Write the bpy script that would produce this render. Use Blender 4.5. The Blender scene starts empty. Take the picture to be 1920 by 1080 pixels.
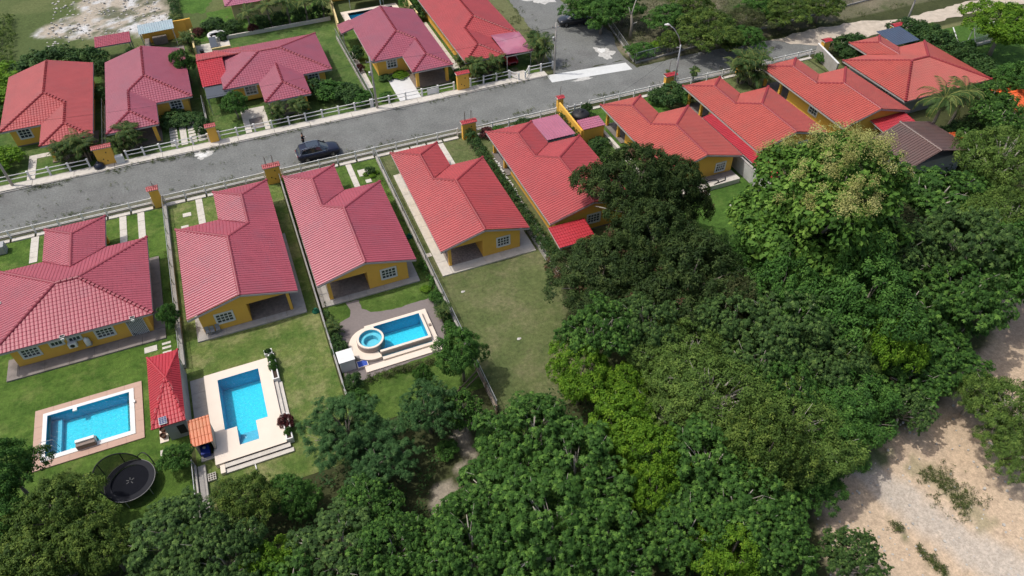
import bpy, bmesh, math, random
import numpy as np
from mathutils import Matrix, Vector

S = bpy.context.scene
COL = S.collection
rng = np.random.default_rng(7)
random.seed(7)

# ------------------------------------------------------------------ camera, sky, sun, exposure
cam_d = bpy.data.cameras.new("camera")
cam = bpy.data.objects.new("camera", cam_d)
COL.objects.link(cam)
cam_d.sensor_width = 36.0
cam_d.lens = 25.2
cam_d.clip_start = 0.5
cam_d.clip_end = 1500
# world frame: x runs along the street, y away from the drone, z up; the drone hovers at 46 m
fw = Vector((0.26440989, 0.65398821, -0.70879251))
rt = Vector((0.92466924, -0.38071853, -0.00633999))
up = Vector((0.27399673, 0.65372228, 0.70538853))
cam.matrix_world = Matrix(((rt.x, up.x, -fw.x, 0.0), (rt.y, up.y, -fw.y, 0.0), (rt.z, up.z, -fw.z, 46.0), (0, 0, 0, 1)))
S.camera = cam

SUN = Vector((-0.46, 0.22, 1.0)).normalized()       # direction towards the sun
world = bpy.data.worlds.new("World")
S.world = world
world.use_nodes = True
wn = world.node_tree.nodes
wl = world.node_tree.links
wn.clear()
sky = wn.new("ShaderNodeTexSky")
sky.sky_type = 'NISHITA'
sky.sun_disc = False
sky.sun_elevation = math.asin(SUN.z)
sky.sun_rotation = math.atan2(SUN.x, SUN.y)
sky.air_density = 1.0
sky.dust_density = 4.0
sky.ozone_density = 0.4
bg = wn.new("ShaderNodeBackground")
bg.inputs["Strength"].default_value = 0.15
wo = wn.new("ShaderNodeOutputWorld")
wl.new(sky.outputs[0], bg.inputs[0])
wl.new(bg.outputs[0], wo.inputs[0])
sun_d = bpy.data.lights.new("sun", 'SUN')
sun_d.energy = 2.5
sun_d.angle = math.radians(0.6)
sun_d.color = (1.0, 0.965, 0.91)
sun = bpy.data.objects.new("sun", sun_d)
COL.objects.link(sun)
sun.rotation_euler = SUN.to_track_quat('Z', 'Y').to_euler()
sun.location = (0, 50, 80)
S.view_settings.view_transform = 'Standard'
S.view_settings.look = 'None'
S.view_settings.exposure = 0.0
S.view_settings.gamma = 1.0
S.view_settings.use_curve_mapping = False
S.render.engine = 'CYCLES'
S.cycles.max_bounces = 6
S.cycles.diffuse_bounces = 2
S.cycles.glossy_bounces = 2
S.cycles.transmission_bounces = 3
S.cycles.transparent_max_bounces = 12
S.cycles.caustics_reflective = False
S.cycles.caustics_refractive = False
S.cycles.use_denoising = True

# ------------------------------------------------------------------ materials
MATS = {}


def mat(name, col, rough=0.8, vary=0.12, scale=1.5, bump=0.0, bscale=20.0, metal=0.0, stain=0.0, stain_col=(0.1, 0.09, 0.07), sscale=0.5, spec=0.3, coat=0.0):
    if name in MATS:
        return MATS[name]
    m = bpy.data.materials.new(name)
    m.use_nodes = True
    nt = m.node_tree
    b = nt.nodes["Principled BSDF"]
    b.inputs["Roughness"].default_value = rough
    b.inputs["Metallic"].default_value = metal
    b.inputs["Specular IOR Level"].default_value = spec
    b.inputs["Coat Weight"].default_value = coat
    b.inputs["Coat Roughness"].default_value = 0.12
    geo = nt.nodes.new("ShaderNodeNewGeometry")
    n1 = nt.nodes.new("ShaderNodeTexNoise")
    n1.inputs["Scale"].default_value = scale
    n1.inputs["Detail"].default_value = 5
    n1.inputs["Roughness"].default_value = 0.65
    nt.links.new(geo.outputs["Position"], n1.inputs["Vector"])
    mr = nt.nodes.new("ShaderNodeMapRange")
    mr.inputs["From Min"].default_value = 0.25
    mr.inputs["From Max"].default_value = 0.75
    mr.inputs["To Min"].default_value = 1 - vary
    mr.inputs["To Max"].default_value = 1 + vary
    nt.links.new(n1.outputs["Fac"], mr.inputs["Value"])
    mul = nt.nodes.new("ShaderNodeVectorMath")
    mul.operation = 'SCALE'
    mul.inputs[0].default_value = col[:3]
    nt.links.new(mr.outputs[0], mul.inputs["Scale"])
    out = mul.outputs[0]
    if stain > 0:
        n2 = nt.nodes.new("ShaderNodeTexNoise")
        n2.inputs["Scale"].default_value = sscale
        n2.inputs["Detail"].default_value = 8
        n2.inputs["Roughness"].default_value = 0.7
        nt.links.new(geo.outputs["Position"], n2.inputs["Vector"])
        m2 = nt.nodes.new("ShaderNodeMapRange")
        m2.inputs["From Min"].default_value = 0.5
        m2.inputs["From Max"].default_value = 0.72
        m2.inputs["To Max"].default_value = stain
        nt.links.new(n2.outputs["Fac"], m2.inputs["Value"])
        mx = nt.nodes.new("ShaderNodeMix")
        mx.data_type = 'RGBA'
        nt.links.new(m2.outputs[0], mx.inputs[0])
        nt.links.new(out, mx.inputs[6])
        mx.inputs[7].default_value = (*stain_col, 1)
        out = mx.outputs[2]
    nt.links.new(out, b.inputs["Base Color"])
    if bump > 0:
        n3 = nt.nodes.new("ShaderNodeTexNoise")
        n3.inputs["Scale"].default_value = bscale
        n3.inputs["Detail"].default_value = 4
        nt.links.new(geo.outputs["Position"], n3.inputs["Vector"])
        bp = nt.nodes.new("ShaderNodeBump")
        bp.inputs["Strength"].default_value = bump
        bp.inputs["Distance"].default_value = 0.05
        nt.links.new(n3.outputs["Fac"], bp.inputs["Height"])
        nt.links.new(bp.outputs[0], b.inputs["Normal"])
    MATS[name] = m
    return m


def lawn_mat(name, c1, c2, c3, worn=0.35, seed=0.0):
    """mown grass: two greens in patches, a third dry tone where it is worn, fine blade speckle"""
    m = bpy.data.materials.new(name)
    m.use_nodes = True
    nt = m.node_tree
    L = nt.links.new
    b = nt.nodes["Principled BSDF"]
    b.inputs["Roughness"].default_value = 0.9
    b.inputs["Specular IOR Level"].default_value = 0.15
    geo = nt.nodes.new("ShaderNodeNewGeometry")

    def noise(sc, det, off, rough=0.6, stretch=None):
        mp = nt.nodes.new("ShaderNodeMapping")
        mp.inputs["Location"].default_value = (off, off * 1.7, 0)
        if stretch:
            mp.inputs["Scale"].default_value = stretch
        L(geo.outputs["Position"], mp.inputs["Vector"])
        n = nt.nodes.new("ShaderNodeTexNoise")
        n.inputs["Scale"].default_value = sc
        n.inputs["Detail"].default_value = det
        n.inputs["Roughness"].default_value = rough
        L(mp.outputs[0], n.inputs["Vector"])
        return n.outputs["Fac"]

    def rng_(v, a, b_, lo=0.0, hi=1.0):
        r = nt.nodes.new("ShaderNodeMapRange")
        r.inputs["From Min"].default_value = a
        r.inputs["From Max"].default_value = b_
        r.inputs["To Min"].default_value = lo
        r.inputs["To Max"].default_value = hi
        L(v, r.inputs["Value"])
        return r.outputs[0]

    def mix(f, a, c, mode='MIX'):
        x = nt.nodes.new("ShaderNodeMix")
        x.data_type = 'RGBA'
        x.blend_type = mode
        L(f, x.inputs[0])
        for i, v in ((6, a), (7, c)):
            if isinstance(v, tuple):
                x.inputs[i].default_value = (*v, 1)
            else:
                L(v, x.inputs[i])
        return x.outputs[2]
    base = mix(rng_(noise(0.55, 6, seed), 0.38, 0.62), c1, c2)
    base = mix(rng_(noise(0.32, 8, seed + 31, 0.75), 0.62 - worn * 0.3, 0.80 - worn * 0.15), base, c3)
    sp = rng_(noise(2.6, 9, seed + 5, 0.82), 0.3, 0.7, 0.50, 1.5)
    sc = nt.nodes.new("ShaderNodeVectorMath")
    sc.operation = 'SCALE'
    L(base, sc.inputs[0])
    L(sp, sc.inputs["Scale"])
    L(sc.outputs[0], b.inputs["Base Color"])
    bp = nt.nodes.new("ShaderNodeBump")
    bp.inputs["Strength"].default_value = 0.8
    bp.inputs["Distance"].default_value = 0.12
    L(noise(9.0, 5, seed, 0.8), bp.inputs["Height"])
    L(bp.outputs[0], b.inputs["Normal"])
    MATS[name] = m
    return m


def leaf_mat(name, dark, mid, light, trans=0.14, accent=None):
    """leaves: the per-leaf 'tint' value picks the tone between three greens (above 1: the accent colour)"""
    m = bpy.data.materials.new(name)
    m.use_nodes = True
    nt = m.node_tree
    L = nt.links.new
    b = nt.nodes["Principled BSDF"]
    b.inputs["Roughness"].default_value = 0.6
    b.inputs["Specular IOR Level"].default_value = 0.13
    at = nt.nodes.new("ShaderNodeAttribute")
    at.attribute_name = "tint"
    mr = nt.nodes.new("ShaderNodeMapRange")
    mr.inputs["From Max"].default_value = 1.5
    L(at.outputs["Fac"], mr.inputs["Value"])
    cr = nt.nodes.new("ShaderNodeValToRGB")
    e = cr.color_ramp.elements
    e[0].position = 0.0
    e[0].color = (*dark, 1)
    e[1].position = 0.34
    e[1].color = (*mid, 1)
    x = e.new(0.64)
    x.color = (*light, 1)
    if accent:
        x = e.new(0.68)
        x.color = (*accent, 1)
    L(mr.outputs[0], cr.inputs[0])
    L(cr.outputs[0], b.inputs["Base Color"])
    tr = nt.nodes.new("ShaderNodeBsdfTranslucent")
    hs = nt.nodes.new("ShaderNodeHueSaturation")
    hs.inputs["Value"].default_value = 1.5
    L(cr.outputs[0], hs.inputs["Color"])
    L(hs.outputs[0], tr.inputs["Color"])
    mx = nt.nodes.new("ShaderNodeMixShader")
    mx.inputs[0].default_value = trans
    L(b.outputs[0], mx.inputs[1])
    L(tr.outputs[0], mx.inputs[2])
    L(mx.outputs[0], nt.nodes["Material Output"].inputs[0])
    MATS[name] = m
    return m


def water_mat(name, tint, rip=0.32):
    m = bpy.data.materials.new(name)
    m.use_nodes = True
    nt = m.node_tree
    nt.nodes.clear()
    L = nt.links.new
    o = nt.nodes.new("ShaderNodeOutputMaterial")
    tr = nt.nodes.new("ShaderNodeBsdfTransparent")
    tr.inputs[0].default_value = (*tint, 1)
    gl = nt.nodes.new("ShaderNodeBsdfGlossy")
    gl.inputs["Roughness"].default_value = 0.13
    fr = nt.nodes.new("ShaderNodeFresnel")
    fr.inputs["IOR"].default_value = 1.33
    geo = nt.nodes.new("ShaderNodeNewGeometry")
    n = nt.nodes.new("ShaderNodeTexNoise")
    n.inputs["Scale"].default_value = 4.5
    n.inputs["Detail"].default_value = 2
    L(geo.outputs["Position"], n.inputs["Vector"])
    bp = nt.nodes.new("ShaderNodeBump")
    bp.inputs["Strength"].default_value = rip
    bp.inputs["Distance"].default_value = 0.22
    L(n.outputs["Fac"], bp.inputs["Height"])
    L(bp.outputs[0], gl.inputs["Normal"])
    L(bp.outputs[0], fr.inputs["Normal"])
    mx = nt.nodes.new("ShaderNodeMixShader")
    L(fr.outputs[0], mx.inputs[0])
    L(tr.outputs[0], mx.inputs[1])
    L(gl.outputs[0], mx.inputs[2])
    L(mx.outputs[0], o.inputs[0])
    MATS[name] = m
    return m


def net_mat(name, col, scale, open_):
    """woven net: real see-through mesh"""
    m = bpy.data.materials.new(name)
    m.use_nodes = True
    nt = m.node_tree
    L = nt.links.new
    b = nt.nodes["Principled BSDF"]
    b.inputs["Base Color"].default_value = (*col, 1)
    b.inputs["Roughness"].default_value = 0.7
    tr = nt.nodes.new("ShaderNodeBsdfTransparent")
    mx = nt.nodes.new("ShaderNodeMixShader")
    mx.inputs[0].default_value = open_
    L(b.outputs[0], mx.inputs[1])
    L(tr.outputs[0], mx.inputs[2])
    L(mx.outputs[0], nt.nodes["Material Output"].inputs[0])
    MATS[name] = m
    return m


def roof_mat(name, col, rough=0.42, spec=0.5, vary=0.13, coat=0.0):
    m = mat(name, col, rough=rough, vary=vary, scale=0.9, spec=spec, stain=0.55, stain_col=(col[0] * 0.55, col[1] * 0.95, col[2] * 0.95), sscale=0.45, coat=coat)
    return m


M_ROOF = roof_mat("roof_red", (0.40, 0.060, 0.062))
M_ROOF_MAUVE = roof_mat("roof_sheen_mauve", (0.33, 0.080, 0.115), rough=0.40)  # mauve cast is sky sheen mixed into the red base colour
M_ROOF_CORAL = roof_mat("roof_coral_red", (0.41, 0.072, 0.070))
M_ROOF_PINK = roof_mat("roof_sheen_pink_red", (0.36, 0.072, 0.098), rough=0.38)  # red tile with the pink sky sheen painted into its colour
M_ROOF_WARM = roof_mat("roof_salmon_red", (0.44, 0.088, 0.066))
M_ROOF_BRIGHT = roof_mat("roof_bright_red", (0.43, 0.030, 0.042))
M_RIDGE = roof_mat("ridge_dark_red", (0.27, 0.028, 0.032))
M_RIDGE_PINK = roof_mat("ridge_dull_pink", (0.27, 0.040, 0.058))
M_ROOF_PURPLE = roof_mat("roof_worn_purple", (0.40, 0.13, 0.19), rough=0.35)
M_ROOF_ORANGE = roof_mat("roof_orange", (0.62, 0.19, 0.085))
M_ROOF_BROWN = roof_mat("roof_brown", (0.135, 0.08, 0.07))
M_ROOF_BLUE = roof_mat("roof_dark_blue", (0.045, 0.065, 0.11), rough=0.3)
M_ROOF_GREY = roof_mat("roof_galvanised", (0.34, 0.42, 0.45), rough=0.35)
M_WALL = mat("wall_ochre", (0.84, 0.47, 0.08), vary=0.08, scale=0.6, stain=0.25, stain_col=(0.36, 0.21, 0.05), sscale=0.6)
M_WALL_PALE = mat("wall_cream", (0.66, 0.52, 0.25), vary=0.06, stain=0.2, stain_col=(0.4, 0.3, 0.15))
M_WALL_GREY = mat("wall_grey_render", (0.36, 0.37, 0.37), vary=0.1, stain=0.35, stain_col=(0.2, 0.2, 0.19), sscale=0.8)
M_WHITE = mat("white_paint", (0.74, 0.73, 0.70), rough=0.6, vary=0.08, stain=0.2, stain_col=(0.42, 0.4, 0.36), sscale=1.2)
M_FASCIA = mat("fascia_grey", (0.42, 0.38, 0.36), vary=0.08)
M_CONC = mat("concrete", (0.40, 0.375, 0.34), vary=0.14, scale=2.0, stain=0.45, stain_col=(0.2, 0.185, 0.15), sscale=0.8, bump=0.3, bscale=12)
M_CONC_LIGHT = mat("concrete_pale", (0.58, 0.54, 0.475), vary=0.12, scale=2.5, stain=0.35, stain_col=(0.32, 0.29, 0.22), sscale=1.2, bump=0.3, bscale=12)
M_CONC_DARK = mat("concrete_weathered_shade", (0.23, 0.20, 0.18), vary=0.2, scale=2.0, stain=0.6, stain_col=(0.09, 0.08, 0.065), sscale=0.9)
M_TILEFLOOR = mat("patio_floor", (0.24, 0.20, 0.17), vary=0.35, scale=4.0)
M_DARK = mat("dark_interior", (0.03, 0.028, 0.026), vary=0.2)
M_GLASS = mat("window_glass", (0.035, 0.045, 0.055), rough=0.08, vary=0.1, spec=0.8)
M_FRAME = mat("window_frame_white", (0.66, 0.66, 0.62), rough=0.5, vary=0.04)
M_BLACK = mat("black_plastic", (0.018, 0.018, 0.02), rough=0.5, vary=0.15)
M_METAL = mat("galvanised_steel", (0.42, 0.43, 0.43), rough=0.45, metal=0.6, vary=0.08)
M_RUST = mat("rusty_rebar", (0.10, 0.06, 0.045), rough=0.8)
M_WOOD = mat("weathered_wood", (0.20, 0.155, 0.11), vary=0.25, scale=3)
M_DECK = mat("pool_deck_cream", (0.76, 0.66, 0.55), vary=0.035, scale=1.2, rough=0.7, stain=0.12, stain_col=(0.55, 0.45, 0.33), sscale=0.9)
M_COPING_PINK = mat("pool_surround_terracotta", (0.50, 0.335, 0.26), vary=0.07, scale=2, stain=0.15, stain_col=(0.36, 0.24, 0.18))
M_POOL = mat("pool_plaster_blue", (0.05, 0.66, 0.86), rough=0.5, vary=0.2, scale=5.0, spec=0.2)
M_POOL_WALL = mat("pool_wall_tile_blue", (0.04, 0.46, 0.70), rough=0.4, vary=0.2, scale=9.0, spec=0.2)
M_WATER = water_mat("pool_water", (0.80, 0.97, 0.98))
M_BARK = mat("bark_grey", (0.24, 0.21, 0.17), vary=0.25, scale=3)
M_BARK_PALE = mat("bark_pale", (0.42, 0.39, 0.33), vary=0.2, scale=3)
M_PALMTRUNK = mat("palm_trunk", (0.22, 0.19, 0.15), vary=0.25, scale=6)


# ------------------------------------------------------------------ mesh builders
def poly_obj(name, V, F, m=None, parent=None, smooth=False):
    """V (n,3) array, F list of index tuples -> one linked mesh object"""
    me = bpy.data.meshes.new(name)
    me.from_pydata([tuple(v) for v in V], [], F)
    if smooth:
        me.polygons.foreach_set("use_smooth", [True] * len(me.polygons))
    if m:
        me.materials.append(m)
    me.update()
    o = bpy.data.objects.new(name, me)
    COL.objects.link(o)
    if parent is not None:
        o.parent = parent
    return o


def quad_obj(name, V, Q, m, parent=None, tint=None, flat=False):
    """fast path for large quad meshes from numpy arrays"""
    me = quad_mesh(name, V, Q, m, tint)
    if flat:
        me.polygons.foreach_set("use_smooth", [False] * len(me.polygons))
    o = bpy.data.objects.new(name, me)
    COL.objects.link(o)
    if parent is not None:
        o.parent = parent
    return o


def quad_mesh(name, V, Q, m, tint=None):
    V = np.asarray(V, dtype=np.float32)
    Q = np.asarray(Q, dtype=np.int32)
    me = bpy.data.meshes.new(name)
    me.vertices.add(len(V))
    me.vertices.foreach_set("co", V.ravel())
    me.loops.add(Q.size)
    me.loops.foreach_set("vertex_index", Q.ravel())
    k = Q.shape[1]
    me.polygons.add(len(Q))
    me.polygons.foreach_set("loop_start", np.arange(0, Q.size, k, dtype=np.int32))
    me.polygons.foreach_set("loop_total", np.full(len(Q), k, dtype=np.int32))
    me.update(calc_edges=True)
    if tint is not None:
        a = me.attributes.new("tint", 'FLOAT', 'POINT')
        a.data.foreach_set("value", np.asarray(tint, dtype=np.float32))
    me.materials.append(m)
    return me


class MB:
    """collects boxes, prisms and tubes in the coordinates given, builds ONE mesh relative to its parent thing"""

    def __init__(s):
        s.V = []
        s.F = []

    def add(s, V, F):
        n = len(s.V)
        s.V += [tuple(v) for v in V]
        s.F += [tuple(i + n for i in f) for f in F]
        return s

    def box(s, x0, x1, y0, y1, z0, z1):
        V = [(x0, y0, z0), (x1, y0, z0), (x1, y1, z0), (x0, y1, z0), (x0, y0, z1), (x1, y0, z1), (x1, y1, z1), (x0, y1, z1)]
        return s.add(V, [(0, 3, 2, 1), (4, 5, 6, 7), (0, 1, 5, 4), (1, 2, 6, 5), (2, 3, 7, 6), (3, 0, 4, 7)])

    def bar(s, p, q, w, h=None):
        """rectangular bar from p to q"""
        p = Vector(p)
        q = Vector(q)
        h = h or w
        d = (q - p).normalized()
        a = Vector((0, 0, 1)) if abs(d.z) < 0.9 else Vector((0, 1, 0))
        r = d.cross(a).normalized() * w / 2
        u = r.cross(d).normalized() * h / 2
        V = [p - r - u, p + r - u, p + r + u, p - r + u, q - r - u, q + r - u, q + r + u, q - r + u]
        return s.add(V, [(0, 3, 2, 1), (4, 5, 6, 7), (0, 1, 5, 4), (1, 2, 6, 5), (2, 3, 7, 6), (3, 0, 4, 7)])

    def prism(s, pts, z0, z1):
        n = len(pts)
        V = [(x, y, z0) for x, y in pts] + [(x, y, z1) for x, y in pts]
        F = [tuple(range(n - 1, -1, -1)), tuple(range(n, 2 * n))] + [(i, (i + 1) % n, n + (i + 1) % n, n + i) for i in range(n)]
        return s.add(V, F)

    def tube(s, pts, rad, n=8, cap=True):
        pts = [Vector(p) for p in pts]
        rad = list(rad) if hasattr(rad, '__len__') else [rad] * len(pts)
        V = []
        prev = None
        for i, p in enumerate(pts):
            d = (pts[min(i + 1, len(pts) - 1)] - pts[max(i - 1, 0)]).normalized()
            a = prev if prev is not None else (Vector((0, 0, 1)) if abs(d.z) < 0.9 else Vector((1, 0, 0)))
            r = d.cross(a)
            if r.length < 1e-4:
                r = d.cross(Vector((0.3, 1, 0.2)))
            r.normalize()
            u = r.cross(d).normalized()
            prev = u
            for k in range(n):
                t = 2 * math.pi * k / n
                V.append(p + (r * math.cos(t) + u * math.sin(t)) * rad[i])
        F = []
        for i in range(len(pts) - 1):
            for k in range(n):
                F.append((i * n + k, i * n + (k + 1) % n, (i + 1) * n + (k + 1) % n, (i + 1) * n + k))
        if cap:
            F += [tuple(range(n - 1, -1, -1)), tuple(range((len(pts) - 1) * n, len(pts) * n))]
        return s.add(V, F)

    def lathe(s, c, prof, n=24, closed=True):
        """prof: (r, z) pairs about the vertical through c"""
        V = []
        for r, z in prof:
            for k in range(n):
                t = 2 * math.pi * k / n
                V.append((c[0] + r * math.cos(t), c[1] + r * math.sin(t), c[2] + z))
        F = []
        for i in range(len(prof) - 1):
            for k in range(n):
                F.append((i * n + k, i * n + (k + 1) % n, (i + 1) * n + (k + 1) % n, (i + 1) * n + k))
        if closed:
            F += [tuple(range(n - 1, -1, -1)), tuple(range((len(prof) - 1) * n, len(prof) * n))]
        return s.add(V, F)

    def build(s, name, m, parent=None, smooth=False, off=None, bevel=0.0, kind=None):
        o_ = off if off is not None else origin(parent)
        V = [(v[0] - o_[0], v[1] - o_[1], v[2] - o_[2]) for v in s.V]
        o = poly_obj(name, V, s.F, m, parent, smooth)
        if bevel > 0:
            b = o.modifiers.new("bevel", 'BEVEL')
            b.width = bevel
            b.segments = 2
            b.limit_method = 'ANGLE'
        if kind:
            o["kind"] = kind
        return o


def origin(p):
    v = Vector((0, 0, 0))
    while p is not None:
        v += p.location
        p = p.parent
    return v


def thing(name, label, cat, loc=(0, 0, 0), group=None):
    o = bpy.data.objects.new(name, None)
    o.empty_display_size = 0.3
    COL.objects.link(o)
    o.location = loc
    o["label"] = label
    o["category"] = cat
    if group:
        o["group"] = group
    return o


def tag(o, label, cat, group=None):
    o["label"] = label
    o["category"] = cat
    if group:
        o["group"] = group
    return o


def structure(o):
    o["kind"] = "structure"
    return o


def copy_tree(o, loc=None, rz=None, label=None, parent=None, scale=None):
    c = o.copy()
    COL.objects.link(c)
    if parent is not None:
        c.parent = parent
    if loc is not None:
        c.location = loc
    if rz is not None:
        c.rotation_euler = (0, 0, rz)
    if scale is not None:
        c.scale = scale
    if label:
        c["label"] = label
    for ch in o.children:
        copy_tree(ch, parent=c)
    return c


# ------------------------------------------------------------------ value noise for terrain and crowns
def vnoise(x, y, scale, seed):
    r = np.random.default_rng(seed)
    T = r.random((256, 256))
    X = x / scale + 1000.0
    Y = y / scale + 1000.0
    xi = np.floor(X).astype(int)
    yi = np.floor(Y).astype(int)
    fx = X - xi
    fy = Y - yi
    fx = fx * fx * (3 - 2 * fx)
    fy = fy * fy * (3 - 2 * fy)
    g = lambda a, b: T[a % 256, b % 256]
    return (g(xi, yi) * (1 - fx) + g(xi + 1, yi) * fx) * (1 - fy) + (g(xi, yi + 1) * (1 - fx) + g(xi + 1, yi + 1) * fx) * fy


def fbm(x, y, scale, seed, o=4):
    v = 0
    a = 0.5
    t = 0
    for i in range(o):
        v = v + a * vnoise(x, y, scale / 2 ** i, seed + i)
        t += a
        a *= 0.55
    return v / t


def inside(px, py, poly):
    c = np.zeros(px.shape, bool)
    n = len(poly)
    for i in range(n):
        x0, y0 = poly[i]
        x1, y1 = poly[(i + 1) % n]
        if y0 == y1:
            continue
        k = ((y0 > py) != (y1 > py)) & (px < (x1 - x0) * (py - y0) / (y1 - y0) + x0)
        c ^= k
    return c


def segdist(px, py, pts):
    d = np.full(px.shape, 1e9)
    for (x0, y0), (x1, y1) in zip(pts[:-1], pts[1:]):
        dx, dy = x1 - x0, y1 - y0
        t = np.clip(((px - x0) * dx + (py - y0) * dy) / (dx * dx + dy * dy), 0, 1)
        d = np.minimum(d, np.hypot(px - x0 - t * dx, py - y0 - t * dy))
    return d


def sdf(px, py, poly):
    """positive inside"""
    d = segdist(px, py, poly + [poly[0]])
    return np.where(inside(px, py, poly), d, -d)

# ================================================================== THE GROUND
POOL_HOLES = [(-21.25, -15.25, 39.33, 43.35), (-9.0, -5.2, 34.5, 41.8), (3.95, 8.55, 38.95, 42.4), (16.2, 23.4, 101.3, 104.4)]
CLEARING = [(26.5, 11.5), (28, 15.2), (31.7, 16.9), (36, 17.4), (40, 17.8), (43.2, 18.6), (47, 19.9), (51, 21.2), (54, 23.2), (62, 27), (70, 24), (72, 0), (24, -4), (24.5, 6)]


def terrain():
    xs = np.arange(-50, 125.01, 0.5)
    ys = np.arange(-10, 145.01, 0.5)
    X, Y = np.meshgrid(xs, ys)
    n = lambda s, k: fbm(X, Y, s, k)
    col = np.zeros(X.shape + (3,))
    # forest floor: leaf litter and low growth
    a = n(3, 11)[..., None]
    col[:] = np.array([0.035, 0.042, 0.018]) * (1 - a) + np.array([0.075, 0.085, 0.035]) * a
    rag = (n(2.5, 21) - 0.5) * 5 + (n(0.9, 5) - 0.5) * 2.2

    def lay(mask, c):
        m = np.clip(mask, 0, 1)[..., None]
        col[:] = col * (1 - m) + np.array(c) * m
    # upper plots: grass
    up_ = np.where(Y > 77, 1.0, 0.0)
    lay(up_, (0.085, 0.115, 0.04))
    b = n(6, 33)
    lay(up_ * np.clip((b - 0.5) * 5, 0, 0.8), (0.13, 0.15, 0.06))
    # scrub plot right of the side road
    scr = (X > 47.5) & (Y > 74)
    lay(np.where(scr, 1.0, 0), (0.13, 0.125, 0.075))
    lay(np.where(scr, np.clip((n(5, 3) - 0.45) * 4, 0, 0.8), 0), (0.215, 0.185, 0.13))
    lay(np.where(scr, np.clip((n(3, 9) - 0.5) * 5, 0, 0.8), 0), (0.07, 0.09, 0.035))
    # verge by the side road
    v = (X > 35.6) & (X < 39.8) & (Y > 76.5)
    lay(np.where(v, 1.0, 0), (0.14, 0.15, 0.07))
    # rubble plot top left
    rub = [(-24.5, 112.5), (-26, 115), (-24.5, 118), (-21, 119.5), (-20.5, 126), (-12, 127), (-7, 121), (-7.4, 111), (-11, 108.5), (-15, 110), (-19, 110.5)]
    d = sdf(X, Y, rub) + rag * 0.55
    lay(np.clip(d * 0.9, 0, 1), (0.40, 0.35, 0.28))
    lay(np.clip(d * 0.9, 0, 1) * np.clip((n(1.6, 55) - 0.55) * 8, 0, 1), (0.55, 0.55, 0.54))
    lay(np.clip(d, 0, 1) * np.clip((n(1.9, 77) - 0.57) * 8, 0, 0.9), (0.11, 0.12, 0.07))
    # big clearing bottom right: pinkish sand with a grey wheel track and grass strips
    d = sdf(X, Y, CLEARING) + rag * 0.45
    k = n(3, 61)[..., None]
    sand = np.array([0.58, 0.455, 0.325]) * k + np.array([0.49, 0.365, 0.25]) * (1 - k)
    m = np.clip(d * 1.2, 0, 1)[..., None]
    col[:] = col * (1 - m) + sand * m
    tr = segdist(X, Y, [(33.5, 16), (34.2, 13.5), (34.8, 11), (36, 8), (38.5, 4), (41, 0)])
    lay(np.clip((1.7 - tr + (n(1.2, 71) - .5) * 1.5) * 0.8, 0, 0.7), (0.47, 0.43, 0.375))
    tr = segdist(X, Y, [(37.3, 14.0), (38.0, 12.0), (38.2, 9.5)])
    lay(np.clip((1.05 - tr + (n(0.8, 81) - .5) * 2.0) * 2, 0, 0.45), (0.16, 0.18, 0.08))
    tr = segdist(X, Y, [(32.0, 12.6), (32.4, 10.8), (32.7, 9.2), (33.0, 7.5), (33.6, 5.5)])
    lay(np.clip((0.15 - tr + (n(0.7, 91) - .5) * 1.6) * 3, 0, 0.85), (0.11, 0.13, 0.055))
    tr = segdist(X, Y, [(34.0, 16.0), (35.8, 16.2)])
    lay(np.clip((0.9 - tr + (n(0.8, 95) - .5) * 2) * 2, 0, 0.9), (0.09, 0.13, 0.05))
    # second bare patch far right
    d = sdf(X, Y, [(52, 21), (53.5, 24.5), (58, 27), (63, 25), (60, 20), (54, 18)]) + rag * 0.4
    lay(np.clip(d, 0, 1), (0.44, 0.33, 0.235))
    # bare patches behind the gardens
    for px, py, r in ((9.1, 30.4, 0.9), (7.6, 29.2, 0.6), (8.0, 27.8, 0.8), (6.6, 27.0, 0.7), (5.2, 26.0, 0.7), (4.0, 25.0, 0.8), (10.0, 28.5, 0.5), (7.2, 24.6, 0.6)):
        d = r * 0.8 - np.hypot(X - px, Y - py) + rag * 0.45
        lay(np.clip(d * 2.2, 0, 0.8), (0.36, 0.31, 0.245))
    # pitch at the far right and lawns round it
    lay(np.where((X > 88) & (Y < 67.5) & (Y > 61.2), 1.0, 0), (0.16, 0.165, 0.075))
    lay(np.where((X > 86) & (Y <= 62.0) & (Y > 50), 1.0, 0), (0.10, 0.14, 0.055))
    Z = np.full(X.shape, -0.02)
    wild = (Y < 29) | ((X > 84) & (Y < 52)) | ((Y > 106) & (X < 36)) | ((X > 49) & (Y > 80))
    Z = Z + np.where(wild, (fbm(X, Y, 4, 101) - 0.5) * 0.35 + (fbm(X, Y, 1.1, 103) - 0.5) * 0.12, 0)
    # drop the ground a little at the rim so that the far sheet never shows through
    V = np.stack([X, Y, Z], -1).reshape(-1, 3)
    ny, nx = X.shape
    i = np.arange(ny - 1)[:, None] * nx + np.arange(nx - 1)[None]
    Q = np.stack([i, i + 1, i + nx + 1, i + nx], -1).reshape(-1, 4)
    cx = (X[:-1, :-1] + 0.25).ravel()
    cy = (Y[:-1, :-1] + 0.25).ravel()
    keep = np.ones(len(Q), bool)
    for x0, x1, y0, y1 in POOL_HOLES:
        keep &= ~((cx > x0) & (cx < x1) & (cy > y0) & (cy < y1))
    m_ = bpy.data.materials.new("ground_soil")
    m_.use_nodes = True
    nt = m_.node_tree
    L = nt.links.new
    bs = nt.nodes["Principled BSDF"]
    bs.inputs["Roughness"].default_value = 0.95
    bs.inputs["Specular IOR Level"].default_value = 0.1
    at = nt.nodes.new("ShaderNodeAttribute")
    at.attribute_name = "soil"
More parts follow.
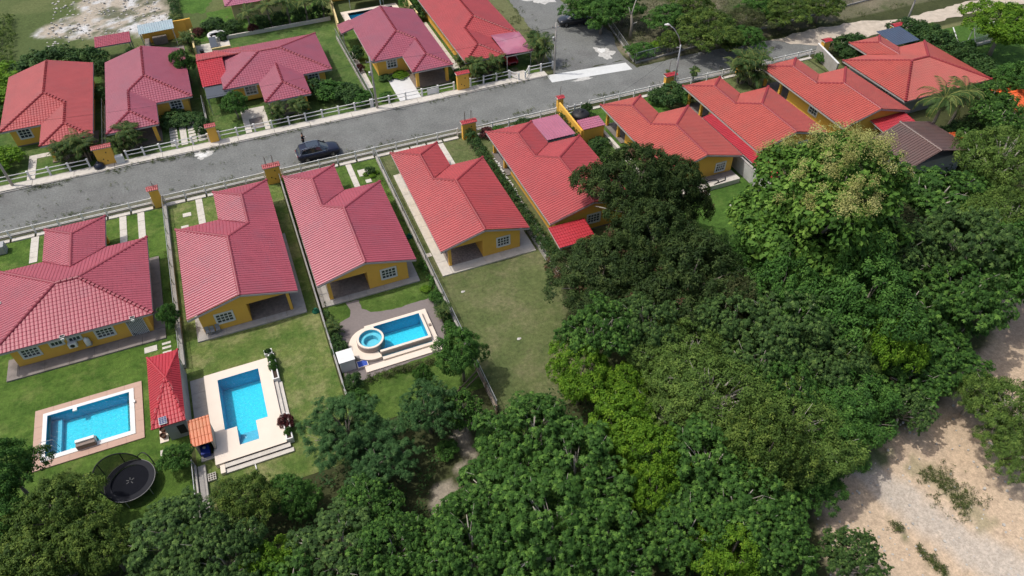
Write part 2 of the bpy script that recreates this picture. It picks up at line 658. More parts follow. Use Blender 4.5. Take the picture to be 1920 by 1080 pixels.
    geo = nt.nodes.new("ShaderNodeNewGeometry")
    nn = nt.nodes.new("ShaderNodeTexNoise")
    nn.inputs["Scale"].default_value = 2.2
    nn.inputs["Detail"].default_value = 7
    nn.inputs["Roughness"].default_value = 0.75
    L(geo.outputs["Position"], nn.inputs["Vector"])
    mr = nt.nodes.new("ShaderNodeMapRange")
    mr.inputs["From Min"].default_value = 0.3
    mr.inputs["From Max"].default_value = 0.7
    mr.inputs["To Min"].default_value = 0.74
    mr.inputs["To Max"].default_value = 1.26
    L(nn.outputs["Fac"], mr.inputs["Value"])
    n9 = nt.nodes.new("ShaderNodeTexNoise")
    n9.inputs["Scale"].default_value = 7
    n9.inputs["Detail"].default_value = 6
    n9.inputs["Roughness"].default_value = 0.8
    L(geo.outputs["Position"], n9.inputs["Vector"])
    m9 = nt.nodes.new("ShaderNodeMapRange")
    m9.inputs["From Min"].default_value = 0.3
    m9.inputs["From Max"].default_value = 0.7
    m9.inputs["To Min"].default_value = 0.68
    m9.inputs["To Max"].default_value = 1.25
    L(n9.outputs["Fac"], m9.inputs["Value"])
    mm = nt.nodes.new("ShaderNodeMath")
    mm.operation = 'MULTIPLY'
    L(mr.outputs[0], mm.inputs[0])
    L(m9.outputs[0], mm.inputs[1])
    sc = nt.nodes.new("ShaderNodeVectorMath")
    sc.operation = 'SCALE'
    L(at.outputs["Color"], sc.inputs[0])
    L(mm.outputs[0], sc.inputs["Scale"])
    L(sc.outputs[0], bs.inputs["Base Color"])
    bp = nt.nodes.new("ShaderNodeBump")
    bp.inputs["Strength"].default_value = 0.6
    bp.inputs["Distance"].default_value = 0.07
    L(nn.outputs["Fac"], bp.inputs["Height"])
    L(bp.outputs[0], bs.inputs["Normal"])
    o = quad_obj("ground", V, Q[keep], m_)
    a = o.data.color_attributes.new("soil", 'FLOAT_COLOR', 'POINT')
    c4 = np.ones((len(V), 4), dtype=np.float32)
    c4[:, :3] = col.reshape(-1, 3)
    a.data.foreach_set("color", c4.ravel())
    structure(o)
    far = MB().box(-900, 900, -700, 1100, -4.2, -4.0).build("terrain", mat("far_scrub", (0.06, 0.075, 0.03), vary=0.4, scale=0.1, stain=0.6, stain_col=(0.13, 0.12, 0.07), sscale=0.02))
    structure(far)


terrain()


def ragged(pts, step, amp, seed):
    """polygon with an uneven outline"""
    r = random.Random(seed)
    out = []
    for (x0, y0), (x1, y1) in zip(pts, pts[1:] + pts[:1]):
        n = max(1, int(math.hypot(x1 - x0, y1 - y0) / step))
        for i in range(n):
            t = i / n
            out.append((x0 + (x1 - x0) * t + r.uniform(-amp, amp), y0 + (y1 - y0) * t + r.uniform(-amp, amp)))
    return out


def sheet(name, pts, z, m, parent=None):
    o_ = origin(parent)
    return poly_obj(name, [(x - o_[0], y - o_[1], z - o_[2]) for x, y in pts], [tuple(range(len(pts)))], m, parent)


def gravel_mat():
    m = mat("road_gravel", (0.168, 0.173, 0.163), rough=0.95, vary=0.2, scale=0.35, stain=0.65, stain_col=(0.115, 0.11, 0.108), sscale=0.16, bump=0.6, bscale=9)
    nt = m.node_tree
    L = nt.links.new
    b = nt.nodes["Principled BSDF"]
    src = b.inputs["Base Color"].links[0].from_socket
    geo = nt.nodes.new("ShaderNodeNewGeometry")
    n = nt.nodes.new("ShaderNodeTexNoise")
    n.inputs["Scale"].default_value = 5
    n.inputs["Detail"].default_value = 6
    n.inputs["Roughness"].default_value = 0.85
    L(geo.outputs["Position"], n.inputs["Vector"])
    mr = nt.nodes.new("ShaderNodeMapRange")
    mr.inputs["From Min"].default_value = 0.3
    mr.inputs["From Max"].default_value = 0.7
    mr.inputs["To Min"].default_value = 0.55
    mr.inputs["To Max"].default_value = 1.45
    L(n.outputs["Fac"], mr.inputs["Value"])
    sc = nt.nodes.new("ShaderNodeVectorMath")
    sc.operation = 'SCALE'
    L(src, sc.inputs[0])
    L(mr.outputs[0], sc.inputs["Scale"])
    # greenish, weedy patches
    g = nt.nodes.new("ShaderNodeTexNoise")
    g.inputs["Scale"].default_value = 0.9
    g.inputs["Detail"].default_value = 9
    g.inputs["Roughness"].default_value = 0.8
    L(geo.outputs["Position"], g.inputs["Vector"])
    g2 = nt.nodes.new("ShaderNodeMapRange")
    g2.inputs["From Min"].default_value = 0.60
    g2.inputs["From Max"].default_value = 0.70
    g2.inputs["To Max"].default_value = 0.75
    L(g.outputs["Fac"], g2.inputs["Value"])
    x = nt.nodes.new("ShaderNodeMix")
    x.data_type = 'RGBA'
    L(g2.outputs[0], x.inputs[0])
    L(sc.outputs[0], x.inputs[6])
    x.inputs[7].default_value = (0.10, 0.105, 0.075, 1)
    L(x.outputs[2], b.inputs["Base Color"])
    return m


M_ROAD = gravel_mat()
M_DIRT = mat("dirt_track", (0.50, 0.43, 0.345), rough=0.95, vary=0.2, scale=1.2, stain=0.5, stain_col=(0.26, 0.21, 0.15), sscale=0.7, bump=0.6, bscale=5)
structure(sheet("road", ragged([(-60, 69.0), (20, 69.0), (40, 68.0), (56, 67.6), (73, 67.6), (73.5, 72.6), (64.6, 73.5), (56, 74.0), (47.5, 73.6), (47.4, 76), (36, 76.05), (-60, 76.05)], 0.7, 0.09, 3), 0.004, M_ROAD))
structure(sheet("side_road", ragged([(37.0, 76.05), (47.2, 76.05), (47.8, 80), (49.4, 84), (47.6, 92), (47.2, 97), (47, 145), (40.4, 145), (40, 99), (39.5, 91), (38.7, 85)], 0.8, 0.2, 4), 0.008, M_ROAD))
structure(sheet("dirt_road", ragged([(68, 73.0), (71, 70.5), (75, 68.5), (88, 68.7), (99, 68.6), (125, 67.5), (125, 69.0), (110, 69.6), (103, 71.8), (90, 71.2), (83, 73.0), (75, 73.6)], 0.9, 0.28, 5), 0.012, M_DIRT))
structure(sheet("pale_crossing", [(35.9, 76.3), (35.8, 74.4), (41.3, 73.9), (46.8, 73.4), (46.85, 75.3), (41.4, 75.85)], 0.02, mat("white_worn_concrete", (0.62, 0.63, 0.61), vary=0.08, stain=0.35, stain_col=(0.42, 0.43, 0.41), sscale=0.7, scale=4)))
M_LIME = mat("lime_spill", (0.50, 0.49, 0.455), vary=0.25, scale=3, stain=0.8, stain_col=(0.24, 0.235, 0.22), sscale=1.2)


def blot(cx, cy, rx, ry, z, m, seed, name="spill"):
    r = random.Random(seed)
    n = 46
    ph = [r.uniform(0, 6.28) for _ in range(4)]
    pts = []
    for i in range(n):
        t = 2 * math.pi * i / n
        k = 1 + 0.18 * math.sin(3 * t + ph[0]) + 0.13 * math.sin(5 * t + ph[1]) + 0.1 * math.sin(9 * t + ph[2]) + r.uniform(-0.12, 0.12)
        pts.append((cx + rx * k * math.cos(t), cy + ry * k * math.sin(t)))
    return structure(sheet(name, pts, z, m))


blot(-6.6, 75.2, 1.0, 0.75, 0.010, M_LIME, 1, "plaster_spill")
blot(-6.7, 75.2, 0.6, 0.45, 0.014, mat("lime_white", (0.66, 0.66, 0.63), vary=0.15, scale=4), 2, "plaster_spill")
blot(45.6, 78.8, 1.1, 1.6, 0.014, M_LIME, 3, "gravel_spill")
blot(45.5, 79.6, 0.5, 0.6, 0.018, mat("lime_white", (0.66, 0.66, 0.63)), 8, "gravel_spill")
blot(39.8, 73.7, 1.2, 0.42, 0.011, M_LIME, 5, "gravel_spill")
blot(44.6, 98.5, 2.2, 2.4, 0.014, M_LIME, 6, "gravel_spill")

# ------------------------------------------------------------------ lawns (one sheet per garden, split round the pools)
LA = lawn_mat("lawn_fresh", (0.058, 0.118, 0.018), (0.10, 0.17, 0.03), (0.19, 0.23, 0.065), 0.35, 2)
LB = lawn_mat("lawn_dry", (0.085, 0.145, 0.030), (0.145, 0.19, 0.05), (0.30, 0.28, 0.13), 0.5, 14)
LC = lawn_mat("lawn_lush", (0.055, 0.105, 0.018), (0.10, 0.165, 0.032), (0.18, 0.23, 0.07), 0.3, 27)
LD = lawn_mat("lawn_olive", (0.095, 0.125, 0.043), (0.13, 0.155, 0.058), (0.20, 0.185, 0.10), 0.5, 39)
LE = lawn_mat("lawn_emerald", (0.055, 0.12, 0.02), (0.08, 0.16, 0.028), (0.14, 0.2, 0.05), 0.2, 51)
LU = lawn_mat("lawn_upper", (0.06, 0.115, 0.026), (0.105, 0.16, 0.042), (0.20, 0.22, 0.09), 0.3, 63)


def lawn(rects, m, z=0.0):
    V = []
    F = []
    for x0, x1, y0, y1 in rects:
        n = len(V)
        V += [(x0, y0, z), (x1, y0, z), (x1, y1, z), (x0, y1, z)]
        F.append((n, n + 1, n + 2, n + 3))
    return structure(poly_obj("lawn", V, F, m))


def around(x0, x1, y0, y1, hole):
    a, b, c, d = hole
    return [(x0, x1, y0, c), (x0, a, c, d), (b, x1, c, d), (x0, x1, d, y1)]


lawn(around(-40, -11.25, 28, 67.0, POOL_HOLES[0]), LA)
lawn(around(-10.95, 0.35, 30.5, 67.0, POOL_HOLES[1]), LB)
lawn(around(0.75, 10.95, 33.0, 67.0, POOL_HOLES[2]), LC)
lawn([(11.15, 21.5, 29.0, 67.0)], LD)
lawn([(21.9, 33.2, 38, 67.0)], LD)
lawn([(33.6, 46.2, 40, 67.0)], LE)
lawn([(46.6, 58.2, 42, 67.0)], LD)
lawn([(58.5, 69.2, 42, 67.0)], LD)
lawn([(69.5, 86.0, 50, 66.6)], LD)
lawn([(-34, -17, 77.5, 106)], LU)
lawn([(-16.6, -5.7, 77.5, 103)], LU)
lawn([(-5.4, 13.9, 77.5, 103.0)], LU)
lawn([(14.2, 25.0, 77.5, 100.9)], LC)
lawn([(25.2, 36.0, 77.5, 104)], LC)
lawn([(-6.0, 13.5, 103.4, 125)], LE, 0.004)
lawn([(88.5, 110, 53.5, 60.6)], LE, 0.002)
lawn([(85, 101, 61.0, 66.4)], LE, 0.002)

# ================================================================== ROOFS
PITCH = 0.277


def roof_slope(name, poly, m, parent, rib=0.30, course=0.36, amp=0.095, step=None, phase=0.0):
    """tiled plane: steps across the slope and half-round ribs down it, cut exactly to the polygon (one level interval per height)"""
    o_ = np.array(origin(parent))
    P = np.array(poly, float)
    n = np.zeros(3)
    for i in range(len(P)):
        n += np.cross(P[i] - P[0], P[(i + 1) % len(P)] - P[0])
    n /= np.linalg.norm(n)
    if n[2] < 0:
        n = -n
    dn = np.array([n[0], n[1], 0.0])
    dn /= np.linalg.norm(dn)
    amp = amp * (1.0 - 0.58 * abs(dn[1])) if amp > 0.08 else amp
    step = 0.009 + 0.018 * max(0.0, -dn[1]) if step is None else step
    dn = dn - n * (dn @ n)
    dn /= np.linalg.norm(dn)                 # down the slope
    uu = np.cross(n, dn)
    O = P[np.argmax(P[:, 2])]
    q = np.stack([(P - O) @ uu, (P - O) @ dn], 1)
    vs = set(np.round(q[:, 1], 4))
    vmax = q[:, 1].max()
    lv = sorted(vs | set(np.round(np.arange(vmax, -0.001, -course), 4)))
    lv = [v for i, v in enumerate(lv) if i == 0 or v - lv[i - 1] > 1e-3]

    def sec(v):
        h = []
        for i in range(len(q)):
            a, b = q[i], q[(i + 1) % len(q)]
            if (a[1] > v) != (b[1] > v):
                h.append(a[0] + (v - a[1]) / (b[1] - a[1]) * (b[0] - a[0]))
        return (min(h), max(h)) if h else None
    hgt = np.array([0.0, 0.74, 0.96, 1.0, 0.8]) * amp
    umin, umax = q[:, 0].min(), q[:, 0].max()
    k0, k1 = int(math.floor(umin / rib)) - 1, int(math.ceil(umax / rib)) + 1
    ks = np.arange(k0, k1)
    off = np.array([0.0, 0.10, 0.32, 0.68, 0.90])
    U = (ks[:, None] + off[None]).ravel() * rib
    Hh = np.tile(hgt, len(ks))
    V = []
    Q = []
    nv = 0
    for v0, v1 in zip(lv[:-1], lv[1:]):
        s0, s1 = sec(v0 + 1e-4), sec(v1 - 1e-4)
        if s0 is None or s1 is None:
            continue
        r0 = course - ((vmax - v0) % course)
        r0 = 0.0 if abs(r0 - course) < 1e-3 else r0
        r1 = r0 + (v1 - v0)
        h0, h1 = r0 / course * step, r1 / course * step
        u0, u1 = np.clip(U, *s0), np.clip(U, *s1)
        A = O + u0[:, None] * uu + v0 * dn + (Hh + h0)[:, None] * n
        B = O + u1[:, None] * uu + v1 * dn + (Hh + h1)[:, None] * n
        C = O + u1[:, None] * uu + v1 * dn + (Hh - 0.003)[:, None] * n
        V += [A, B, C]
        m_ = len(U)
        i = np.arange(m_ - 1)
        live = ((u0[1:] - u0[:-1]) > 1e-5) | ((u1[1:] - u1[:-1]) > 1e-5)
        j = i[live]
        Q.append(np.stack([nv + j, nv + j + 1, nv + m_ + j + 1, nv + m_ + j], 1))
        j = i[(u1[1:] - u1[:-1]) > 1e-5]
        Q.append(np.stack([nv + m_ + j, nv + m_ + j + 1, nv + 2 * m_ + j + 1, nv + 2 * m_ + j], 1))
        nv += 3 * m_
    V = np.concatenate(V) - o_
    Q = np.concatenate(Q)
    # faces must look outwards
    a, b, c = V[Q[0][0]], V[Q[0][1]], V[Q[0][2]]
    if np.cross(b - a, c - a) @ n < 0:
        Q = Q[:, ::-1]
    return quad_obj(name, V, Q, m, parent, flat=True)


def ridge_cap(p, q, m, parent, r=0.15):
    """overlapping half-round cap tiles along a ridge or hip"""
    m = M_RIDGE_PINK if m in (M_ROOF_PINK, M_ROOF_MAUVE) else (M_RIDGE if m in (M_ROOF, M_ROOF_WARM, M_ROOF_CORAL) else m)
    p = Vector(p)
    q = Vector(q)
    d = q - p
    L = d.length
    d.normalize()
    s = d.cross(Vector((0, 0, 1))).normalized()
    u = s.cross(d).normalized()
    n = max(1, round(L / 0.42))
    mb = MB()
    for i in range(n):
        a, b = p + d * (L * i / n), p + d * (L * (i + 1) / n + 0.03)
        V = []
        for c, rr, lift in ((a, r * 0.86, 0.0), (b, r * 1.18, 0.045)):
            for k in range(7):
                t = math.pi * k / 6
                V.append(c + s * math.cos(t) * rr + u * (math.sin(t) * rr + lift - 0.02))
        F = [(k, k + 1, 8 + k, 7 + k) for k in range(6)] + [tuple(range(7, 14)), tuple(range(6, -1, -1))]
        mb.add(V, F)
    return mb.build("ridge_cap", m, parent)


def add_roof(root, slopes, caps, m, ze=2.45, outline=None, rib=0.30, capm=None):
    """roof > roof_slope, ridge_cap; the roof's own mesh is the fascia and soffit board"""
    mb = MB()
    if outline:
        n = len(outline)
        # soffit
        cxm = sum(p[0] for p in outline) / n
        cym = sum(p[1] for p in outline) / n
        V = [(x, y, ze - 0.04) for x, y in outline] + [(x, y, ze - 0.18) for x, y in outline]
        mb.add(V, [tuple(range(n, 2 * n))] + [(i, (i + 1) % n, n + (i + 1) % n, n + i) for i in range(n)])
    else:
        mb.box(-.01, .01, -.01, .01, ze, ze + .01)
    rf = mb.build("roof", M_FASCIA, root)
    for s in slopes:
        roof_slope("roof_slope", s, m, rf, rib=rib)
    for p, q in caps:
        ridge_cap(p, q, capm or m, rf)
    return rf


def lroof(root, X, Y, w, ymain, ww, ywing, m, ze=2.45, gable_over=0.0):
    """gable at v=0, main block hipped at v=ymain, narrower hip-ended wing up to v=ywing; X(u), Y(v) map to world"""
    P = lambda u, v, z: (X(u), Y(v), z)
    zr = ze + w / 2 * PITCH
    zw = ze + ww / 2 * PITCH
    vr = ymain - w / 2              # main ridge ends here
    vw1 = ywing - ww / 2            # wing ridge outer end
    # wing ridge meets the main hip line where that is at zw:  u = ww/2 on the left hip
    vw0 = ymain - ww / 2
    R0, R1 = P(w / 2, 0, zr), P(w / 2, vr, zr)
    W0, W1 = P(ww / 2, vw0, zw), P(ww / 2, vw1, zw)
    left = [P(0, 0, ze), R0, R1, W0, W1, P(0, ywing, ze)]
    right = [P(w, 0, ze), P(w, ymain, ze), R1, R0]
    hip = [P(w, ymain, ze), P(ww, ymain, ze), W0, R1]
    wr = [P(ww, ymain, ze), P(ww, ywing, ze), W1, W0]
    wh = [P(0, ywing, ze), W1, P(ww, ywing, ze)]
    caps = [(R0, R1), (R1, P(w, ymain, ze)), (R1, W0), (W0, W1), (W1, P(0, ywing, ze)), (W1, P(ww, ywing, ze))]
    rf = add_roof(root, [left, right, hip, wr, wh], caps, m, ze)
    o_ = origin(rf)
    # fascia boards round the eaves and up the gable
    fb = MB()
    out = [(0, 0), (w, 0), (w, ymain), (ww, ymain), (ww, ywing), (0, ywing)]
    for (a, b), (c, d) in zip(out[1:], out[2:] + out[:1]):
        fb.bar((X(a), Y(b), ze - 0.1), (X(c), Y(d), ze - 0.1), 0.04, 0.16)
    fb.bar(P(0, 0, ze - 0.1), P(w / 2, 0, zr - 0.1), 0.05, 0.17)
    fb.bar(P(w, 0, ze - 0.1), P(w / 2, 0, zr - 0.1), 0.05, 0.17)
    # soffit
    n = len(out)
    fb.add([(X(a), Y(max(b, 0.5)), ze - 0.12) for a, b in out], [tuple(range(n))])
    fb.build("fascia", M_FASCIA, rf)
    return rf


def hiproof(root, X, Y, w, d, u0, u1, ywing, m, ze=2.45):
    """hipped main block u 0..w, v 0..d, ridge along u; hip-ended wing u0..u1 out to v=ywing"""
    P = lambda u, v, z: (X(u), Y(v), z)
    h = d / 2
    zr = ze + h * PITCH
    ww = u1 - u0
    zw = ze + ww / 2 * PITCH
    um = (u0 + u1) / 2
    A, B = P(h, h, zr), P(w - h, h, zr)
    W0, W1 = P(um, d - ww / 2, zw), P(um, ywing - ww / 2, zw)
    # far plane split at the wing ridge
    hu = ww / 2
    left_top = P(um, d - ww / 2, zw)
    # section of the far plane along u = um from W0 up to the ridge or hip
    uc = um
    topz_v = h if h <= uc <= w - h else (uc if uc < h else w - uc)
    # far plane vertical cut: at u=uc plane reaches v = d - min(h, uc, w-uc)
    mcut = min(h, uc, w - uc)
    T = P(uc, d - mcut, ze + mcut * PITCH)
    farL = [P(0, d, ze), P(u0, d, ze), W0, T] + ([A] if uc > h else [])
    farR = [P(w, d, ze), P(u1, d, ze), W0, T] + ([A] if uc < h - 1e-6 else []) + [B]
    if uc > w - h:
        farL = [P(0, d, ze), P(u0, d, ze), W0, T, B, A]
        farR = [P(w, d, ze), P(u1, d, ze), W0, T]
    near = [P(0, 0, ze), P(w, 0, ze), B, A]
    lf = [P(0, 0, ze), A, P(0, d, ze)]
    rg = [P(w, 0, ze), B, P(w, d, ze)]
    slopes = [farL, farR, near, lf, rg, [P(u0, d, ze), P(u0, ywing, ze), W1, W0], [P(u1, d, ze), P(u1, ywing, ze), W1, W0], [P(u0, ywing, ze), W1, P(u1, ywing, ze)]]
    caps = [(A, B), (A, P(0, 0, ze)), (A, P(0, d, ze)), (B, P(w, 0, ze)), (B, P(w, d, ze)), (W0, W1), (W1, P(u0, ywing, ze)), (W1, P(u1, ywing, ze))]
    rf = add_roof(root, slopes, caps, m, ze)
    fb = MB()
    out = [(0, 0), (w, 0), (w, d), (u1, d), (u1, ywing), (u0, ywing), (u0, d), (0, d)]
    for (a, b), (c, e) in zip(out, out[1:] + out[:1]):
        fb.bar((X(a), Y(b), ze - 0.1), (X(c), Y(e), ze - 0.1), 0.04, 0.16)
    fb.add([(X(a), Y(b), ze - 0.12) for a, b in out], [tuple(range(len(out)))])
    fb.build("fascia", M_FASCIA, rf)
    return rf


def window(root, p, q, z0, z1, nrm, cols=4, rows=3, m=None):
    """window part: white frame with glazing bars, a pane behind; p, q the two ends in plan, nrm outward direction"""
    p = Vector((p[0], p[1], 0))
    q = Vector((q[0], q[1], 0))
    n = Vector((nrm[0], nrm[1], 0))
    L = (q - p).length
    d = (q - p) / L
    zz = Vector((0, 0, 1))
    mb = MB()

    def slab(a0, a1, b0, b1, o0, o1):
        V = []
        for o in (o0, o1):
            for a, b in ((a0, b0), (a1, b0), (a1, b1), (a0, b1)):
                V.append(p + d * a + zz * b + n * o)
        mb.add(V, [(0, 3, 2, 1), (4, 5, 6, 7), (0, 1, 5, 4), (1, 2, 6, 5), (2, 3, 7, 6), (3, 0, 4, 7)])
    f = 0.16
    slab(-f, 0, z0 - f, z1 + f, 0.0, 0.05)
    slab(L, L + f, z0 - f, z1 + f, 0.0, 0.05)
    slab(0, L, z1, z1 + f, 0.0, 0.05)
    slab(-0.0, L, z0 - f, z0, 0.0, 0.08)
    for i in range(1, cols):
        a = L * i / cols
        slab(a - 0.03, a + 0.03, z0, z1, 0.012, 0.04)
    for i in range(1, rows):
        b = z0 + (z1 - z0) * i / rows
        slab(0, L, b - 0.03, b + 0.03, 0.014, 0.038)
    w = mb.build("window", m or M_FRAME, root)
    mb = MB()
    slab(0, L, z0, z1, 0.002, 0.010)
    mb.build("pane", M_GLASS, w, off=origin(w))
    return w


def walls(root, rects, m=None, z0=0.0, z1=2.35, name="wall"):
    for r in rects:
        x0, x1, y0, y1 = r[:4]
        MB().box(x0, x1, y0, y1, r[4] if len(r) > 4 else z0, r[5] if len(r) > 5 else z1).build(name, m or M_WALL, root)


def gable(root, x0, x1, y, zr, ze=2.35, m=None, th=0.15):
    xm = (x0 + x1) / 2
    V = []
    for yy in (y, y + th):
        V += [(x0, yy, ze), (x1, yy, ze), (xm, yy, zr)]
    return MB().add(V, [(0, 1, 2), (5, 4, 3), (0, 3, 4, 1), (1, 4, 5, 2), (2, 5, 3, 0)]).build("gable", m or M_WALL, root)


def paving(root_label, cat, rects, z, m, step=1.6, name="walkway", group=None, gap=0.02, h=0.1):
    """a concrete walk made of separate cast slabs"""
    x0 = min(r[0] for r in rects)
    y0 = min(r[2] for r in rects)
    root = thing(name, root_label, cat, (x0, y0, 0), group)
    for a, b, c, d in rects:
        lx, ly = b - a, d - c
        n = max(1, round(max(lx, ly) / step))
        for i in range(n):
            if lx >= ly:
                r = (a + lx * i / n + gap / 2, a + lx * (i + 1) / n - gap / 2, c, d)
            else:
                r = (a, b, c + ly * i / n + gap / 2, c + ly * (i + 1) / n - gap / 2)
            MB().box(r[0], r[1], r[2], r[3], 0, z + random.uniform(-0.008, 0.008)).build("slab", m, root)
    return root


# ================================================================== HOUSES, NEAR ROW
NEAR = "yellow bungalows with red roofs, near side of the street"


def near_house(x, w, sx, y0, ym, yw, ww, m, label, patio, win, side_wins=(), patio_floor=None, porch=True):
    root = thing("house", label, "house", (x, y0, 0), NEAR)
    X = (lambda u: x + u) if sx > 0 else (lambda u: x - u)
    Y = lambda v: y0 + v
    lroof(root, X, Y, w, ym - y0, ww, yw - y0, m)
    xl, xr = min(X(0), X(w)), max(X(0), X(w))
    a, b = xl + 0.8, xr - 0.8
    ys = y0 + 0.38
    zr = 2.45 + (b - a) / 2 * PITCH + 0.17
    # floor slab under everything
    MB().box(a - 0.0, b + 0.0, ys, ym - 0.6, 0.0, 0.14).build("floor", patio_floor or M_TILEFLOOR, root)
    gable(root, a, b, ys + 0.003, zr + 0.03)
    if patio:
        p0, p1, depth = patio
        if p0 - a < 1.0:     # patio at the left corner
            walls(root, [(a, p0, ys, ys + 0.32, 0.14), (p1, b, ys, ys + 0.2, 0.14), (p1, p1 + 0.15, ys + 0.2, ys + depth, 0.14)])
            walls(root, [(a, a + 0.15, ys + depth, ym - 0.6, 0.14), (a + .15, b - .15, ys + depth, ys + depth + 0.15, 0.14), (b - 0.15, b, ys + 0.2, ym - 0.6, 0.14)])
        else:
            walls(root, [(p1, b, ys, ys + 0.32, 0.14), (a, p0, ys, ys + 0.2, 0.14), (p0 - 0.15, p0, ys + 0.2, ys + depth, 0.14)])
            walls(root, [(b - 0.15, b, ys + depth, ym - 0.6, 0.14), (a + .15, b - .15, ys + depth, ys + depth + 0.15, 0.14), (a, a + 0.15, ys + 0.2, ym - 0.6, 0.14)])
        MB().box(p0, p1, ys, ys + 0.2, 2.18, 2.35).build("beam", M_WALL, root)
        c = (p0 + p1) / 2 + 0.7
        window(root, (c - 0.7, ys + depth), (c + 0.7, ys + depth), 1.0, 1.95, (0, -1), 4, 2)
        MB().box(p0 + 0.35, p0 + 1.2, ys + depth - 0.04, ys + depth, 0.14, 2.1).build("door", M_WOOD, root)
    else:
        walls(root, [(a, b, ys, ys + 0.2, 0.14), (a, a + 0.15, ys + 0.2, ym - 0.6, 0.14), (b - 0.15, b, ys + 0.2, ym - 0.6, 0.14)])
    for wn_ in win:
        window(root, (wn_[0], ys), (wn_[1], ys), wn_[2], wn_[3], (0, -1), 4, 3)
    walls(root, [(a + 0.15, b - 0.15, ym - 0.75, ym - 0.6, 0.14)])
    for s, yc in side_wins:
        xx = a if s < 0 else b
        window(root, (xx, yc - 0.6), (xx, yc + 0.6), 1.0, 2.0, (s, 0), 3, 3)
    # street porch under the wing
    wl_, wr_ = min(X(0), X(ww)), max(X(0), X(ww))
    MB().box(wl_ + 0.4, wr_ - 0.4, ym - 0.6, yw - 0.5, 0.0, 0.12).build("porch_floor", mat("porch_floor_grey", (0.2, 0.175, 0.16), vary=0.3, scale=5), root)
    for cx in (wl_ + 0.55, wr_ - 0.85):
        MB().box(cx, cx + 0.3, yw - 0.9, yw - 0.6, 0.12, 2.33).build("column", M_WALL, root)
    MB().box(wl_ + 0.55, wl_ + 0.85, ym + 0.6, ym + 0.9, 0.12, 2.33).build("column", M_WALL, root)
    return root


# A: hipped house bottom left
hA = thing("house", "hip-roofed yellow house at the left edge, barred lattice door facing its pool", "house", (-24.6, 49.0, 0), NEAR)
XA, YA = (lambda u: -24.65 + u), (lambda v: 49.0 + v)
hiproof(hA, XA, YA, 12.2, 10.4, 3.45, 8.65, 15.15, M_ROOF_PINK)
MB().box(-23.5, -13.1, 49.55, 58.7, 0, 0.14).build("floor", M_CONC_DARK, hA)
walls(hA, [(-23.5, -13.1, 49.5, 49.7, 0.0), (-23.5, -23.3, 49.7, 58.7, 0.14), (-13.3, -13.1, 49.7, 58.7, 0.14), (-23.3, -13.3, 58.5, 58.7, 0.14)])
window(hA, (-22.75, 49.5), (-21.6, 49.5), 0.95, 1.75, (0, -1), 4, 3)
window(hA, (-17.15, 49.5), (-15.95, 49.5), 0.95, 1.75, (0, -1), 4, 3)
window(hA, (-20.55, 49.5), (-19.75, 49.5), 1.4, 1.75, (0, -1), 3, 1)
window(hA, (-19.2, 49.5), (-18.4, 49.5), 1.4, 1.75, (0, -1), 3, 1)
for cx in (-20.7, -16.8):
    MB().box(cx, cx + 0.3, 63.2, 63.5, 0.0, 2.33).build("column", M_WALL, hA)
# diamond lattice door
lt = MB().box(-14.75, -13.5, 49.47, 49.495, 0.1, 2.1).build("lattice_door", M_DARK, hA)
mb = MB()
for i in range(-7, 9):
    x = -14.75 + i * 0.2
    for s in (1, -1):
        z0, z1 = 0.1, 2.1
        xa, xb = (x, x + 2.0) if s > 0 else (x + 2.0, x)
        # clip to the door
        def clipx(xa, za, xb, zb):
            t0, t1 = 0.0, 1.0
            for lo, hi in ((-14.75, -13.5),):
                dx = xb - xa
                ta, tb = (lo - xa) / dx, (hi - xa) / dx
                if ta > tb:
                    ta, tb = tb, ta
                t0, t1 = max(t0, ta), min(t1, tb)
            return (t0, t1) if t1 - t0 > 0.03 else None
        c = clipx(xa, z0, xb, z1)
        if c:
            f = lambda t: (xa + (xb - xa) * t, 49.45 - 0.004 * s, z0 + (z1 - z0) * t)
            mb.bar(f(c[0]), f(c[1]), 0.045, 0.03)
mb.bar((-14.78, 49.45, 0.08), (-14.78, 49.45, 2.14), 0.05)
mb.bar((-13.47, 49.45, 0.08), (-13.47, 49.45, 2.14), 0.05)
mb.bar((-14.74, 49.45, 2.14), (-13.5, 49.45, 2.14), 0.05)
mb.build("lattice", M_FRAME, lt)
# AC unit and water heater on the wall
ac = thing("air_conditioner", "white air conditioner box mounted on the ochre wall facing the lower left pool", "air conditioner", (-19.4, 49.2, 1.0))
MB().box(-19.4, -18.75, 49.05, 49.38, 0.95, 1.45).build("casing", M_WHITE, ac, bevel=0.02)
MB().tube([(-19.08, 49.05, 1.2), (-19.08, 49.03, 1.2)], 0.17, 16).build("fan_grille", M_BLACK, ac)
MB().box(-19.35, -18.8, 49.38, 49.5, 0.92, 0.95).build("bracket", M_METAL, ac)
gt = thing("gas_tank", "round white gas cylinder on the ochre wall beside the air conditioner", "gas tank", (-18.0, 49.2, 1.0))
MB().lathe((-18.0, 49.22, 0.75), [(0.02, 0), (0.2, 0.03), (0.22, 0.1), (0.22, 0.6), (0.2, 0.7), (0.08, 0.78), (0.08, 0.85)], 16).build("cylinder", M_WHITE, gt, smooth=True)
MB().box(-18.25, -17.75, 49.05, 49.5, 0.7, 0.747).build("shelf", M_METAL, gt)


